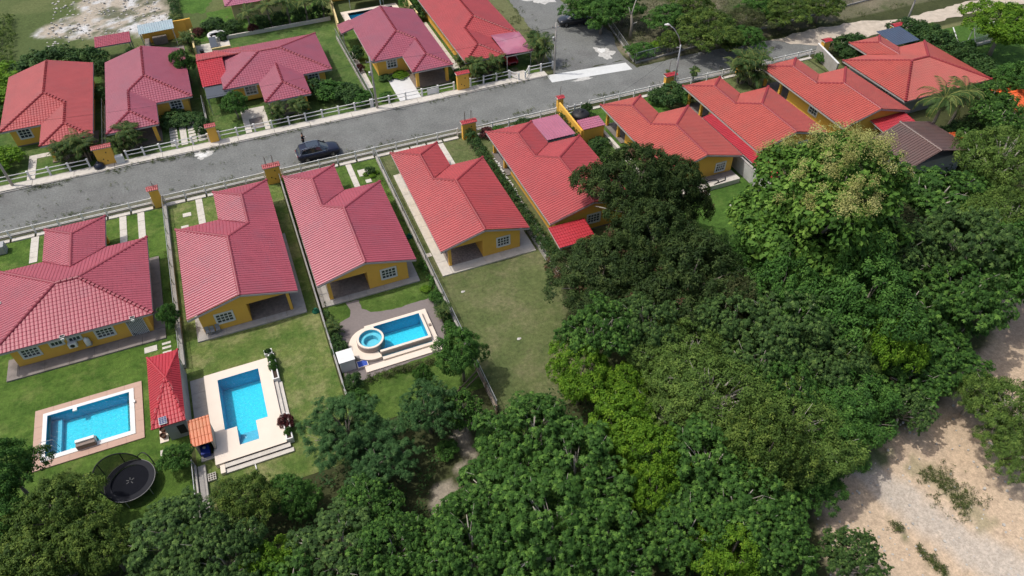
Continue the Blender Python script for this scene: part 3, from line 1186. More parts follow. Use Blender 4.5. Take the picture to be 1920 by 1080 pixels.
def flood(x, y, z, label, ry=0):
    t = thing("solar_floodlight", label, "floodlight", (x, y, z), "small solar floodlights on roof edges")
    MB().box(x - 0.19, x + 0.19, y - 0.14, y + 0.14, z + 0.12, z + 0.15).build("frame", M_FRAME, t)
    MB().box(x - 0.16, x + 0.16, y - 0.11, y + 0.11, z + 0.152, z + 0.162).build("solar_panel", M_BLACK, t)
    MB().bar((x, y, z - 0.05), (x, y, z + 0.12), 0.04).build("stalk", M_BLACK, t)
    MB().box(x - 0.13, x + 0.13, y - 0.26, y - 0.18, z - 0.12, z + 0.06).build("lamp", M_FRAME, t)


flood(-24.2, 49.05, 2.55, "solar floodlight on the bottom left corner of the hip roof")
flood(-19.3, 48.95, 2.5, "solar floodlight on the eave above the air conditioner")
flood(-14.0, 48.95, 2.5, "solar floodlight on the eave above the lattice door")
flood(-24.3, 54.9, 2.6, "solar floodlight at the left frame edge, halfway up the hip roof")

hB = near_house(-0.8, 9.05, -1, 46.95, 59.4, 64.0, 5.2, M_ROOF_PINK,
                "pink-red roofed yellow house between the hip-roofed house and the spa pool house", (-5.15, -1.85, 2.6), [(-7.75, -6.5, 0.95, 1.85)])
hC = near_house(0.85, 8.85, 1, 46.8, 59.3, 63.9, 5.2, M_ROOF_PINK,
                "yellow house with its back patio facing the pool with the round spa", (1.95, 5.25, 2.6), [(6.55, 7.75, 0.95, 1.9)])
hD = near_house(12.05, 8.7, 1, 46.85, 59.2, 63.65, 5.1, M_ROOF,
                "red-roofed yellow house whose patio faces the empty olive lawn", (13.1, 16.2, 2.6), [(17.7, 18.8, 0.95, 1.85)], patio_floor=mat("patio_floor_mottled", (0.27, 0.22, 0.19), vary=0.6, scale=6))
hE = near_house(22.75, 9.1, 1, 46.6, 58.9, 63.5, 5.4, M_ROOF,
                "red-roofed house behind the clipped hedge, its back corner under the mango tree", None, [(27, 28.2, 0.95, 1.85)], [(-1, 50.5), (-1, 56.0)])
hF = near_house(36.85, 9.1, 1, 48.95, 59.5, 63.6, 5.2, M_ROOF_WARM,
                "red-roofed house with a side porch, right of the black water tank", None, [(43.2, 44.2, 0.95, 1.85)], [(-1, 52.5)])
hG = near_house(47.8, 9.2, 1, 48.85, 59.5, 63.6, 5.2, M_ROOF_WARM,
                "red-roofed house with a bright lean-to roof along its left wall", None, [(53.5, 54.6, 0.95, 1.85)], [(-1, 57.2), (-1, 54.6)])
hH = near_house(59.1, 9.4, 1, 48.95, 59.6, 63.9, 5.3, M_ROOF_WARM,
                "red-roofed house directly behind the flowering teak tree's cream top", None, [(64.5, 65.6, 0.95, 1.85)], [(-1, 54.5)])
for c in hH.children:
    pass

# I: hipped house far right
hI = thing("house", "broad hip-roofed house at the far right of the near row, above the coconut palm", "house", (69.4, 50.6, 0), NEAR)
XI, YI = (lambda u: 69.4 + u), (lambda v: 50.6 + v)
hiproof(hI, XI, YI, 13.2, 10.6, 3.9, 8.9, 14.0, M_ROOF_WARM)
MB().box(70.4, 81.7, 51.4, 60.6, 0, 0.14).build("floor", M_CONC_DARK, hI)
walls(hI, [(70.4, 81.7, 51.3, 51.5, 0.0), (70.4, 70.6, 51.5, 60.6, 0.14), (81.5, 81.7, 51.5, 60.6, 0.14), (70.6, 81.5, 60.4, 60.6, 0.14)], M_WALL_GREY)
window(hI, (70.4, 54.0), (70.4, 55.2), 1.0, 1.95, (-1, 0), 3, 2)
for cx in (73.9, 77.5):
    MB().box(cx, cx + 0.3, 63.6, 63.9, 0.0, 2.33).build("column", M_WALL, hI)


def leanto(owner_label, x0, x1, y0, y1, z0, z1, axis, m, label, cat="lean-to", posts=(), name="lean_to_roof", rib=0.26, th=0.06):
    """single-pitch tiled roof; axis 'x': low side x0 (z0) to x1 (z1); 'y' the same along y"""
    t = thing(name, label, cat, (x0, y0, 0))
    if axis == 'x':
        P = [(x0, y0, z0), (x1, y0, z1), (x1, y1, z1), (x0, y1, z0)]
    else:
        P = [(x0, y0, z0), (x1, y0, z0), (x1, y1, z1), (x0, y1, z1)]
    roof_slope("roof_slope", P, m, t, rib=rib)
    V = [(a, b, c - 0.05) for a, b, c in P] + [(a, b, c - 0.05 - th) for a, b, c in P]
    MB().add(V, [(0, 1, 2, 3), (7, 6, 5, 4), (0, 4, 5, 1), (1, 5, 6, 2), (2, 6, 7, 3), (3, 7, 4, 0)]).build("deck_board", M_FASCIA, t)
    for px, py in posts:
        zz = (z0 + (z1 - z0) * ((px - x0) / (x1 - x0) if axis == 'x' else (py - y0) / (y1 - y0))) - 0.12
        MB().box(px - 0.06, px + 0.06, py - 0.06, py + 0.06, 0, zz).build("post", M_METAL, t)
    return t


# lean-to behind E
leanto(None, 22.5, 26.3, 43.9, 46.5, 1.75, 2.15, 'y', M_ROOF_BRIGHT, "small bright red tiled lean-to below the roof corner, touching the mango tree", posts=[(22.8, 44.1), (26, 44.1)])
leanto(None, 46.62, 48.1, 44.8, 57.4, 1.95, 2.25, 'x', M_ROOF_BRIGHT, "long narrow bright red lean-to roof above the white boundary wall", posts=[(47.9, 45), (47.9, 50)])
leanto(None, 63.2, 68.0, 46.5, 49.3, 1.95, 2.25, 'y', M_ROOF_BRIGHT, "bright red lean-to roof beside the brown roof, behind the flowering tree", posts=[(63.5, 46.7), (67.7, 46.7)])
# worn purple sheet roof at E's front and annexe roof between E and F
t = thing("carport_roof", "worn purple metal sheet roof fitted into the notch of the red roof by the hedge", "carport roof", (28.2, 59.0, 0))
roof_slope("roof_sheet", [(28.25, 59.3, 2.55), (31.6, 59.3, 2.55), (31.6, 63.9, 2.35), (28.25, 63.9, 2.35)], M_ROOF_PURPLE, t, rib=0.34, course=9, amp=0.04)
MB().box(28.3, 31.55, 59.35, 63.85, 2.22, 2.30).build("frame", M_METAL, t)
for px, py in ((28.5, 63.6), (31.4, 63.6)):
    MB().box(px - 0.05, px + 0.05, py - 0.05, py + 0.05, 0, 2.22).build("post", M_METAL, t)

# ================================================================== HOUSES, FAR ROW (across the street)
FAR = "yellow bungalows with red roofs, far side of the street"


def far_house(x, w, sx, ygab, ym, yw, ww, m, label, win=(), carport_open=True):
    root = thing("house", label, "house", (x, ym, 0), FAR)
    X = (lambda u: x + u) if sx > 0 else (lambda u: x - u)
    Y = lambda v: ygab - v
    lroof(root, X, Y, w, ygab - ym, ww, ygab - yw, m)
    xl, xr = min(X(0), X(w)), max(X(0), X(w))
    a, b = xl + 0.7, xr - 0.7
    ys = ym + 0.6
    MB().box(a, b, ys, ygab - 0.4, 0, 0.14).build("floor", M_CONC_DARK, root)
    walls(root, [(a, b, ys, ys + 0.2, 0.14), (a, a + 0.2, ys + 0.2, ygab - 0.4, 0.14), (b - 0.2, b, ys + 0.2, ygab - 0.4, 0.14), (a + .2, b - .2, ygab - 0.6, ygab - 0.4, 0.14)])
    for w_ in win:
        window(root, (w_[0], ys), (w_[1], ys), w_[2], w_[3], (0, -1), 3, 3)
    wl_, wr_ = min(X(0), X(ww)), max(X(0), X(ww))
    MB().box(wl_ + 0.3, wr_ - 0.3, yw + 0.3, ys, 0, 0.13).build("porch_floor", mat("porch_floor_brown", (0.21, 0.165, 0.13), vary=0.3, scale=4), root)
    for cx in (wl_ + 0.5, wr_ - 0.85):
        MB().box(cx, cx + 0.35, yw + 0.5, yw + 0.85, 0.13, 2.33).build("column", M_WALL, root)
    return root


hJ = far_house(-17.1, 9.5, -1, 97.4, 84.3, 79.6, 5.3, M_ROOF_CORAL, "leftmost red-roofed house across the street, partly hidden porch palms in front", [(-25.1, -24.0, 1.0, 2.0)])
hK = far_house(-15.7, 9.4, 1, 96.8, 84.1, 79.3, 5.4, M_ROOF_MAUVE, "pinkish-roofed house with a stepping-stone drive, second from left across the street", [(-8.9, -7.8, 1.0, 2.0)])
hM = far_house(24.4, 9.1, -1, 96.4, 83.8, 79.3, 5.2, M_ROOF_MAUVE, "pink-roofed house with a pale drive and a pool tucked behind its left corner", [(17.3, 18.4, 1.0, 2.0)])
hN = far_house(26.0, 9.1, 1, 101.5, 84.0, 79.1, 5.3, M_ROOF, "red-roofed corner house by the side road with a red car in its carport", [])
# roof wing at M's far left corner
leanto(None, 13.6, 15.4, 93.8, 96.5, 2.05, 2.55, 'x', M_ROOF_MAUVE, "low pink roof wing off the left corner of the house with the hidden pool", posts=[(13.8, 94), (13.8, 96.3)], name="roof_wing")
# N carport: worn purple sheets
t = thing("carport_roof", "worn purple sheet carport over the red car at the corner house", "carport roof", (31.3, 79.0, 0))
roof_slope("roof_sheet", [(31.35, 84.2, 2.75), (35.3, 84.2, 2.55), (35.3, 79.0, 2.25), (31.35, 79.0, 2.45)], M_ROOF_PURPLE, t, rib=0.3, course=9, amp=0.035)
MB().box(31.4, 35.25, 79.1, 79.2, 2.05, 2.2).build("beam", M_METAL, t)
for px, py in ((35.0, 79.4), (31.7, 79.4), (35.0, 83.8)):
    MB().box(px - 0.05, px + 0.05, py - 0.05, py + 0.05, 0, 2.2).build("post", M_METAL, t)

# L: hipped house
hL = thing("house", "hip-roofed house across the street with a low bright red tiled carport on its left", "house", (-2.6, 84.0, 0), FAR)
XL, YL = (lambda u: -2.7 + u), (lambda v: 94.5 - v)
hiproof(hL, XL, YL, 12.95, 10.4, 4.1, 9.4, 15.3, M_ROOF_MAUVE)
walls(hL, [(-1.7, 9.4, 84.9, 85.1, 0.0), (-1.7, -1.5, 85.1, 93.8, 0.14), (9.2, 9.4, 85.1, 93.8, 0.14)])
MB().box(-1.7, 9.4, 84.9, 93.8, 0, 0.14).build("floor", M_CONC_DARK, hL)
window(hL, (-0.3, 84.9), (0.9, 84.9), 0.9, 1.9, (0, -1), 3, 3)
window(hL, (7.4, 84.9), (8.5, 84.9), 0.9, 1.9, (0, -1), 3, 3)
for cx in (1.9, 5.9):
    MB().box(cx, cx + 0.3, 79.8, 80.1, 0, 2.33).build("column", M_WALL, hL)
MB().box(1.8, 6.2, 79.8, 84.9, 0, 0.13).build("porch_floor", M_CONC_DARK, hL)
t = thing("carport_roof", "bright red tiled carport roof on the left of the hip-roofed house across the street", "carport roof", (-5.0, 86.0, 0))
roof_slope("roof_slope", [(-5.0, 86.0, 2.3), (-1.9, 86.0, 2.3), (-1.9, 91.0, 3.25), (-5.0, 91.0, 3.25)], M_ROOF_BRIGHT, t, rib=0.28)
roof_slope("roof_slope", [(-5.0, 91.0, 3.25), (0.4, 91.0, 3.25), (0.4, 94.2, 2.6), (-5.0, 94.2, 2.6)], M_ROOF, t, rib=0.28)
ridge_cap((-5.0, 91.0, 3.28), (0.4, 91.0, 3.28), M_ROOF, t)
for px, py in ((-4.8, 86.3), (-2.2, 86.3), (-4.8, 93.8)):
    MB().box(px - 0.07, px + 0.07, py - 0.07, py + 0.07, 0, 2.2).build("post", M_METAL, t)
MB().box(-4.95, 0.3, 86.1, 94.0, 2.1, 2.16).build("ceiling", M_FASCIA, t)
t = thing("awning", "flat dark grey awning below the bright red carport roof", "awning", (-4.8, 83.2, 0))
MB().box(-4.8, -1.9, 83.2, 85.9, 2.15, 2.23).build("canopy", mat("awning_slate", (0.075, 0.085, 0.10), vary=0.1, rough=0.5), t)
for px, py in ((-4.7, 83.3), (-2.0, 83.3)):
    MB().box(px - 0.04, px + 0.04, py - 0.04, py + 0.04, 0, 2.15).build("post", M_METAL, t)
# roof terrace block with its tub behind L
t = thing("terrace", "small white terrace with a dark panel beside the round white tub", "terrace", (-5.2, 98.5, 0))
MB().box(-5.2, -0.6, 98.6, 102.4, 0, 0.12).build("floor", M_CONC_LIGHT, t)
MB().box(-5.2, -5.0, 98.6, 104.5, 0.12, 1.6).build("wall", M_WALL_PALE, t)
MB().box(-3.0, -0.6, 98.6, 98.8, 0.12, 1.0).build("wall", M_WALL_PALE, t)
MB().box(-3.1, -2.2, 99.0, 102.3, 0.9, 0.97).build("dark_panel", mat("awning_slate", (0.075, 0.085, 0.10)), t)
for px, py in ((-3.05, 99.05), (-2.3, 99.05), (-3.05, 102.2), (-2.3, 102.2)):
    MB().box(px, px + 0.06, py, py + 0.06, 0.12, 0.9).build("post", M_METAL, t)
MB().box(-4.6, -4.1, 99.4, 99.9, 0.12, 0.6).build("stool", M_BLACK, t)
t = thing("hot_tub", "round white hot tub in the grass behind the bright red carport", "hot tub", (-2.0, 103.6, 0))
MB().lathe((-2.0, 103.6, 0), [(0.9, 0), (1.15, 0.1), (1.25, 0.55), (1.2, 0.7), (0.95, 0.68), (0.85, 0.3), (0.1, 0.25)], 32, closed=False).build("shell", M_WHITE, t, smooth=True)
MB().lathe((-2.0, 103.6, 0), [(0.88, 0.5), (0.05, 0.5)], 24).build("water", mat("tub_cover", (0.05, 0.07, 0.07), rough=0.2), t)
for a in (0.4, 2.2, 4.2):
    MB().box(-2.0 + math.cos(a) * 0.75 - 0.2, -2.0 + math.cos(a) * 0.75 + 0.2, 103.6 + math.sin(a) * 0.75 - 0.16, 103.6 + math.sin(a) * 0.75 + 0.16, 0.56, 0.72).build("head_rest", M_WHITE, t)

# sheds behind K
t = leanto(None, -17.0, -12.6, 102.2, 104.9, 2.2, 2.45, 'y', M_ROOF_PINK, "small pink tiled shelter roof behind the second house from left", posts=[(-16.8, 102.4), (-12.8, 102.4), (-16.8, 104.7), (-12.8, 104.7)], name="shelter", cat="shelter")
t = thing("workshop", "galvanised sheet roof over an open outdoor kitchen, behind the second house from left", "shed", (-11.4, 103.4, 0))
roof_slope("roof_sheet", [(-11.5, 103.4, 2.4), (-7.0, 103.6, 2.4), (-7.0, 105.8, 2.75), (-11.5, 105.6, 2.75)], M_ROOF_GREY, t, rib=0.3, course=9, amp=0.04)
MB().box(-11.4, -5.6, 105.9, 106.1, 0, 2.4).build("wall", M_WALL, t)
MB().box(-11.2, -10.6, 102.8, 105.4, 0, 0.9).build("counter", M_CONC_DARK, t)
MB().box(-10.2, -8.4, 104.9, 105.6, 0, 0.95).build("counter", M_CONC_DARK, t)
for px in (-11.3, -7.2):
    MB().box(px - 0.06, px + 0.06, 103.5, 103.62, 0, 2.35).build("post", M_METAL, t)
MB().box(-11, -6.5, 99.8, 103.3, 0.0, 0.06).build("floor", M_CONC_DARK, t)
t = thing("tarp", "crumpled pale tarp on the ground behind the second house from left", "tarp", (-9.0, 99.0, 0))
V = []
F = []
for i in range(9):
    for j in range(5):
        V.append((-10.6 + i * 0.4 - -9.0, 98.2 + j * 0.45 - 99.0, 0.12 + random.uniform(0, 0.14)))
for i in range(8):
    for j in range(4):
        F.append((i * 5 + j, (i + 1) * 5 + j, (i + 1) * 5 + j + 1, i * 5 + j + 1))
poly_obj("sheet", V, F, mat("tarp_pale", (0.5, 0.53, 0.56), vary=0.2, scale=3), t)

# buildings beyond the far row (only their lower edges are in the picture)
t = thing("house", "yellow house cut off by the top edge of the photo, behind the hidden pool", "house", (14.6, 109.2, 0), FAR)
MB().box(15.0, 26.5, 109.2, 118, 0, 2.6).build("wall", M_WALL, t)
window(t, (15.9, 109.2), (17.3, 109.2), 0.9, 2.0, (0, -1), 3, 2)
window(t, (18.4, 109.2), (19.5, 109.2), 0.9, 2.0, (0, -1), 3, 2)
rf = add_roof(t, [[(14.4, 108.6, 2.7), (27, 108.6, 2.7), (22, 113, 4.0), (19, 113, 4.0)], [(14.4, 118.6, 2.7), (27, 118.6, 2.7), (22, 113, 4.0), (19, 113, 4.0)],
                  [(14.4, 108.6, 2.7), (19, 113, 4.0), (14.4, 118.6, 2.7)], [(27, 108.6, 2.7), (22, 113, 4.0), (27, 118.6, 2.7)]], [((19, 113, 4), (22, 113, 4))], M_ROOF, 2.7)
t = leanto(None, 21.5, 27.5, 104.7, 107.6, 2.2, 2.5, 'y', M_ROOF_PINK, "pink roof edge over a dark open room beside the hidden pool's wall, at the top", posts=[(21.7, 104.9), (27.3, 104.9)], name="shelter", cat="shelter")
t = thing("house", "pink tiled roof corner at the top edge among the coconut palms", "house", (0.2, 105.5, 0), FAR)
MB().box(1.0, 8.0, 108.5, 116, 0, 2.5).build("wall", M_WALL_PALE, t)
add_roof(t, [[(0.2, 107.6, 2.5), (8.6, 107.6, 2.5), (8.6, 112, 3.8), (4.2, 112, 3.8)], [(0.2, 107.6, 2.5), (4.2, 112, 3.8), (0.2, 117, 2.5)],
             [(0.2, 117, 2.5), (4.2, 112, 3.8), (8.6, 112, 3.8), (8.6, 117, 2.5)]], [((4.2, 112, 3.8), (8.6, 112, 3.8)), ((4.2, 112, 3.8), (0.2, 107.6, 2.5))], M_ROOF_PURPLE, 2.5)
# hidden pool behind M
t = thing("swimming_pool", "half hidden pool behind the pink-roofed house at the top", "swimming pool", (16.2, 101.4, 0))
def pool_shell(root, poly, depth, zt, wall=M_POOL_WALL, floor=M_POOL):
    n = len(poly)
    V = [(x, y, zt) for x, y in poly] + [(x, y, zt - depth) for x, y in poly]
    mb = MB().add(V, [(i, (i + 1) % n, n + (i + 1) % n, n + i) for i in range(n)])
    w = mb.build("basin_wall", wall, root)
    MB().add([(x, y, zt - depth) for x, y in poly], [tuple(range(n))]).build("basin_floor", floor, root)
    return w


pool_shell(t, [(16.5, 101.5), (23.2, 101.5), (23.2, 104.2), (16.5, 104.2)], 1.1, 0.05)
MB().add([(16.5, 101.5, -0.05), (23.2, 101.5, -0.05), (23.2, 104.2, -0.05), (16.5, 104.2, -0.05)], [(0, 1, 2, 3)]).build("water", M_WATER, t)
for r in ((15.6, 24.0, 104.2, 104.9), (15.6, 16.5, 100.9, 104.2), (23.2, 24.0, 100.9, 104.2), (16.5, 23.2, 100.9, 101.5)):
    MB().box(r[0], r[1], r[2], r[3], -0.3, 0.10).build("coping", M_DECK, t)
t = thing("sunshade", "grey-brown sloping canopy between the hidden pool and the yellow house at the top", "canopy", (17.0, 105.4, 0))
MB().add([(16.8, 105.2, 1.8), (22.5, 105.2, 1.8), (22.5, 108.0, 2.3), (17.5, 108.0, 2.3), (16.8, 105.2, 1.74), (22.5, 105.2, 1.74), (22.5, 108.0, 2.24), (17.5, 108.0, 2.24)], [(0, 1, 2, 3), (7, 6, 5, 4), (0, 4, 5, 1), (1, 5, 6, 2), (2, 6, 7, 3), (3, 7, 4, 0)]).build("canopy", mat("canopy_taupe", (0.26, 0.20, 0.185), vary=0.06), t)
for px in (17.2, 22.2):
    MB().box(px, px + 0.08, 105.3, 105.38, 0, 1.78).build("post", M_METAL, t)


def long_wall(name, label, p, q, h, w, m, cat="wall", cap=None, panels=3.0):
    t = thing(name, label, cat, (p[0], p[1], 0))
    p = Vector((*p, 0))
    q = Vector((*q, 0))
    L = (q - p).length
    d = (q - p) / L
    n = Vector((-d.y, d.x, 0)) * w / 2
    k = max(1, round(L / panels))
    for i in range(k):
        a, b = p + d * (L * i / k + 0.008), p + d * (L * (i + 1) / k - 0.008)
        MB().prism([(a - n)[:2], (b - n)[:2], (b + n)[:2], (a + n)[:2]], 0, h).build("panel", m, t)
    if cap:
        c = n * 1.25
        MB().prism([(p - c)[:2], (q - c)[:2], (q + c)[:2], (p + c)[:2]], h + 0.002, h + 0.06).build("coping", cap, t)
    return t


long_wall("garden_wall", "tall cream wall between the palm lawn and the hidden pool at the top", (13.95, 97.6), (15.0, 109.0), 1.9, 0.2, M_WALL_PALE)
long_wall("garden_wall", "stepped cream wall between the two rightmost houses across the street", (25.1, 96.8), (25.1, 106.0), 1.7, 0.2, M_WALL_PALE)
long_wall("garden_wall", "low wall in the shade at the foot of the coconut palm row", (-0.8, 102.9), (13.8, 103.2), 0.5, 0.2, M_CONC_LIGHT)
long_wall("garden_wall", "yellow wall end behind the galvanised shed roof", (-6.9, 106.0), (-4.8, 106.4), 2.3, 0.2, M_WALL)
long_wall("garden_wall", "ochre boundary wall running back from the thin tiled pillar by the black water tank", (33.3, 67.0), (33.1, 60.6), 1.8, 0.2, M_WALL)
t = thing("annexe", "low ochre annexe with a small pinkish flat roof beside the black water tank", "annexe", (33.2, 60.4, 0))
MB().box(33.2, 35.8, 60.5, 62.0, 0, 1.95).build("wall", M_WALL, t)
roof_slope("roof_slope", [(33.1, 60.35, 2.0), (35.9, 60.35, 2.0), (35.9, 62.15, 2.15), (33.1, 62.15, 2.15)], M_ROOF_PURPLE, t, rib=0.3)
MB().box(33.15, 35.85, 60.4, 62.1, 1.94, 1.99).build("deck_board", M_ROOF, t)
t = thing("water_tank", "round black plastic water tank beside the annexe in the near row", "water tank", (34.9, 64.6, 0))
prof = [(1.0, 0.0), (1.05, 0.05)]
for i in range(5):
    z = 0.12 + i * 0.22
    prof += [(1.05, z), (1.0, z + 0.05), (1.0, z + 0.1), (1.05, z + 0.15)]
prof += [(1.04, 1.25), (0.85, 1.45), (0.45, 1.58), (0.3, 1.6), (0.3, 1.7), (0.05, 1.72)]
MB().lathe((34.9, 64.6, 0), prof, 32).build("body", M_BLACK, t, smooth=True)
for k in range(12):
    a = k * math.pi / 6
    MB().bar((34.9 + math.cos(a) * 0.32, 64.6 + math.sin(a) * 0.32, 1.6), (34.9 + math.cos(a) * 0.98, 64.6 + math.sin(a) * 0.98, 1.31), 0.05, 0.04).build("rib", M_BLACK, t)
long_wall("boundary_wall", "white rendered wall below the long bright lean-to roof", (46.35, 44.0), (46.35, 56.0), 1.75, 0.2, mat("wall_white_stained", (0.55, 0.55, 0.53), vary=0.15, stain=0.6, stain_col=(0.25, 0.25, 0.24), sscale=0.7), cap=M_CONC)
long_wall("boundary_wall", "rough cream stone wall along the side porch, right of the annexe", (36.3, 51.0), (36.3, 62.5), 0.5, 0.35, M_CONC_LIGHT, panels=1.1)
long_wall("boundary_wall", "slatted-look grey wall with a white capping, behind the tiled pillar at the top right", (69.6, 61.8), (70.9, 67.2), 1.7, 0.2, M_CONC, cap=M_WHITE, panels=1.3)
t = thing("metal_roof", "dark blue metal carport roof at the far end of the near row", "carport roof", (78.8, 61.9, 0))
roof_slope("roof_sheet", [(78.6, 61.9, 2.3), (82.6, 61.9, 2.3), (82.6, 65.6, 2.55), (78.6, 65.6, 2.55)], M_ROOF_BLUE, t, rib=0.4, course=9, amp=0.04)
for px, py in ((78.8, 65.4), (82.4, 65.4), (82.4, 62.1)):
    MB().box(px - 0.05, px + 0.05, py - 0.05, py + 0.05, 0, 2.3).build("post", M_METAL, t)
# brown roof behind the teak tree, and the orange one beyond
t = thing("house", "house with a weathered brown tiled roof below the coconut palm", "house", (59.8, 39.0, 0))
MB().box(60.7, 68.0, 40.6, 45.6, 0, 2.4).build("wall", M_WALL_GREY, t)
add_roof(t, [[(60.0, 40.1, 2.6), (60.0, 45.9, 2.6), (63.5, 45.9, 3.9), (63.5, 40.1, 3.9)], [(63.5, 40.1, 3.9), (63.5, 45.9, 3.9), (68.4, 46.1, 2.65), (68.8, 40.1, 2.55)]], [((63.5, 40.1, 3.92), (63.5, 45.9, 3.92))], M_ROOF_BROWN, 2.5, rib=0.3)
MB().bar((68.85, 40.1, 2.5), (68.45, 46.1, 2.6), 0.12, 0.16).build("gutter", M_WHITE, t)
t = thing("house", "bright orange roof corner at the right edge, half hidden by trees", "house", (78.6, 43.6, 0))
MB().box(79.6, 86.4, 44.2, 48.6, 0, 2.3).build("wall", M_WALL_PALE, t)
add_roof(t, [[(78.9, 43.4, 2.4), (87.0, 43.4, 2.4), (87.0, 46.4, 3.3), (78.9, 46.4, 3.3)], [(78.9, 46.4, 3.3), (87.0, 46.4, 3.3), (87.0, 49.4, 2.4), (78.9, 49.4, 2.4)]], [((78.9, 46.4, 3.3), (87, 46.4, 3.3))], mat("roof_vivid_orange", (0.75, 0.13, 0.035), rough=0.5), 2.4)
t = thing("lean_to_roof", "narrow orange roof strip along the right edge of the brown roof", "lean-to", (70.1, 40.0, 0))
roof_slope("roof_slope", [(69.0, 40.4, 2.3), (70.2, 40.4, 2.1), (70.2, 44.0, 2.1), (69.0, 44.0, 2.3)], mat("roof_vivid_orange", (0.75, 0.13, 0.035)), t)
MB().box(69.1, 70.1, 40.5, 43.9, 0, 1.9).build("wall", M_WALL_GREY, t)

# ================================================================== WALKS, DRIVES, SLABS
G = "concrete aprons round the near houses"
paving("concrete apron under the back wall of the hip-roofed house", "apron", [(-24.4, -23.5, 48.2, 50.6), (-23.5, -12.2, 48.2, 49.47), (-13.08, -12.2, 49.5, 59.3)], 0.13, M_CONC_DARK, 1.9, "apron", G)  # dark concrete paints in the shade the house throws on these slabs
paving("concrete apron behind the house with the right-hand patio", "apron", [(-9.75, -9.05, 46.6, 51.0), (-9.05, -0.55, 46.6, 47.38), (-1.58, -0.55, 47.4, 58.0)], 0.13, M_CONC, 1.6, "apron", G)
paving("concrete apron in front of the patio facing the spa pool", "apron", [(0.8, 1.62, 46.5, 58.0), (1.62, 9.75, 46.5, 47.23), (8.92, 9.75, 47.25, 50.5)], 0.13, M_CONC, 1.6, "apron", G)
paving("pale concrete apron behind the house facing the olive lawn", "apron", [(11.85, 12.83, 46.2, 63.0), (12.85, 21.2, 46.2, 47.28), (19.97, 21.2, 47.3, 50.0)], 0.13, M_CONC_LIGHT, 1.8, "apron", G)
paving("raised concrete terrace behind the house right of the water tank", "apron", [(37.6, 45.3, 48.55, 49.38), ], 0.55, M_CONC_DARK, 1.5, "terrace")
paving("pale concrete edge strip of the raised terrace with the coiled hose", "edge strip", [(37.6, 45.3, 47.7, 48.53), ], 0.56, M_CONC_LIGHT, 7.7, "terrace_edge")
t = thing("steps", "two small brick-pale steps down from the raised terrace", "steps", (40.4, 47.1, 0))
MB().box(40.2, 41.2, 47.35, 47.68, 0, 0.38).build("step", M_CONC_LIGHT, t)
MB().box(40.2, 41.2, 47.0, 47.33, 0, 0.19).build("step", M_CONC_LIGHT, t)
t = tag(MB().tube([(42.0 + 0.9 * math.cos(a) * (1 + 0.08 * a), 48.2 + 0.35 * math.sin(a), 0.6 + 0.01 * a) for a in np.linspace(2.6, -1.4, 22)] + [(43.6, 48.0, 0.62), (43.9, 48.4, 0.62)], 0.05, 8).build("hose", M_BLACK), "black hose curled on the raised concrete terrace", "hose")

GP = "pale paths from the gate to the near houses"
for x0, x1, y0, y1, l in ((-23.6, -22.9, 63.0, 67.0, "pale path left of the projecting wing of the hip-roofed house"),
                          (-15.55, -14.9, 62.6, 67.0, "left one of two parallel pale paths beside the hip-roofed house"),
                          (-13.85, -13.2, 62.6, 67.0, "right one of two parallel pale paths beside the hip-roofed house"),
                          (-8.2, -7.55, 62.0, 67.0, "pale garden path in front of the second house, next to a stepping slab"),
                          (7.55, 8.15, 62.4, 67.0, "pale garden path beside the round flower bed"),
                          (18.0, 18.75, 60.5, 66.9, "pale path in front of the third red roof, beside the plain lawn square")):
    paving(l, "path", [(x0, x1, y0, y1)], 0.05, M_CONC_LIGHT, 0.75, "path", GP)
GS = "pale stepping slabs in the lawns"
for x0, x1, y0, y1, l in ((-9.6, -8.8, 64.5, 65.1, "stepping slab beside the garden path of the second house"), (-9.9, -9.2, 62.7, 63.1, "stepping slab at the corner of the second house"),
                          (8.5, 9.6, 64.3, 65.5, "large pale slab next to the round flower bed"), (8.9, 9.5, 62.9, 63.5, "small pale slab by the roof corner near the round flower bed"),
                          (-14.0, -13.0, 47.1, 47.75, "largest slab between the lattice door and the shed"), (-12.6, -11.9, 47.5, 47.75, "topmost of three thin slabs by the shed"),
                          (-12.6, -11.9, 47.0, 47.25, "middle of three thin slabs by the shed"), (-12.6, -11.9, 46.45, 46.7, "lowest of three thin slabs by the shed"),
                          (-13.35, -12.95, 36.2, 36.75, "slab at the bottom left corner of the red shed roof"), (11.15, 11.8, 49.3, 49.8, "short pale strip joining the apron to the fence")):
    tag(MB().box(x0, x1, y0, y1, 0, 0.045).build("stepping_slab", M_CONC_LIGHT, None, off=(0, 0, 0)), l, "stepping slab", GS)
paving("worn garden path in front of the leftmost far house", "path", [(-24.6, -23.8, 77.5, 82.4), (-23.8, -22.0, 81.6, 82.4)], 0.05, M_CONC_LIGHT, 1.2, "path")
t = thing("drive", "stepping-stone drive of pale blocks set in grass, second house from left across the street", "drive", (-9.7, 78.4, 0))
for cx in (-9.4, -7.4, -6.4):
    n = 7
    for i in range(n):
        if cx == -9.4:
            MB().box(cx - 0.42, cx + 0.42, 78.1 + i * 0.62, 78.55 + i * 0.62, 0, 0.05).build("block", M_CONC_LIGHT, t)
        else:
            MB().box(cx - 0.4, cx + 0.4, 78.1 + i * 0.68, 78.6 + i * 0.68, 0, 0.05).build("block", M_CONC_LIGHT, t)
MB().box(-8.7, -8.0, 78.0, 82.4, 0, 0.05).build("strip", M_CONC_LIGHT, t)
paving("pale concrete drive with dark stains before the hip-roofed far house", "drive", [(-1.6, 0.6, 80.6, 83.0), (0.6, 1.2, 77.6, 83.0), (-1.6, -0.9, 77.6, 80.6)], 0.05, M_CONC_LIGHT, 1.4, "drive")
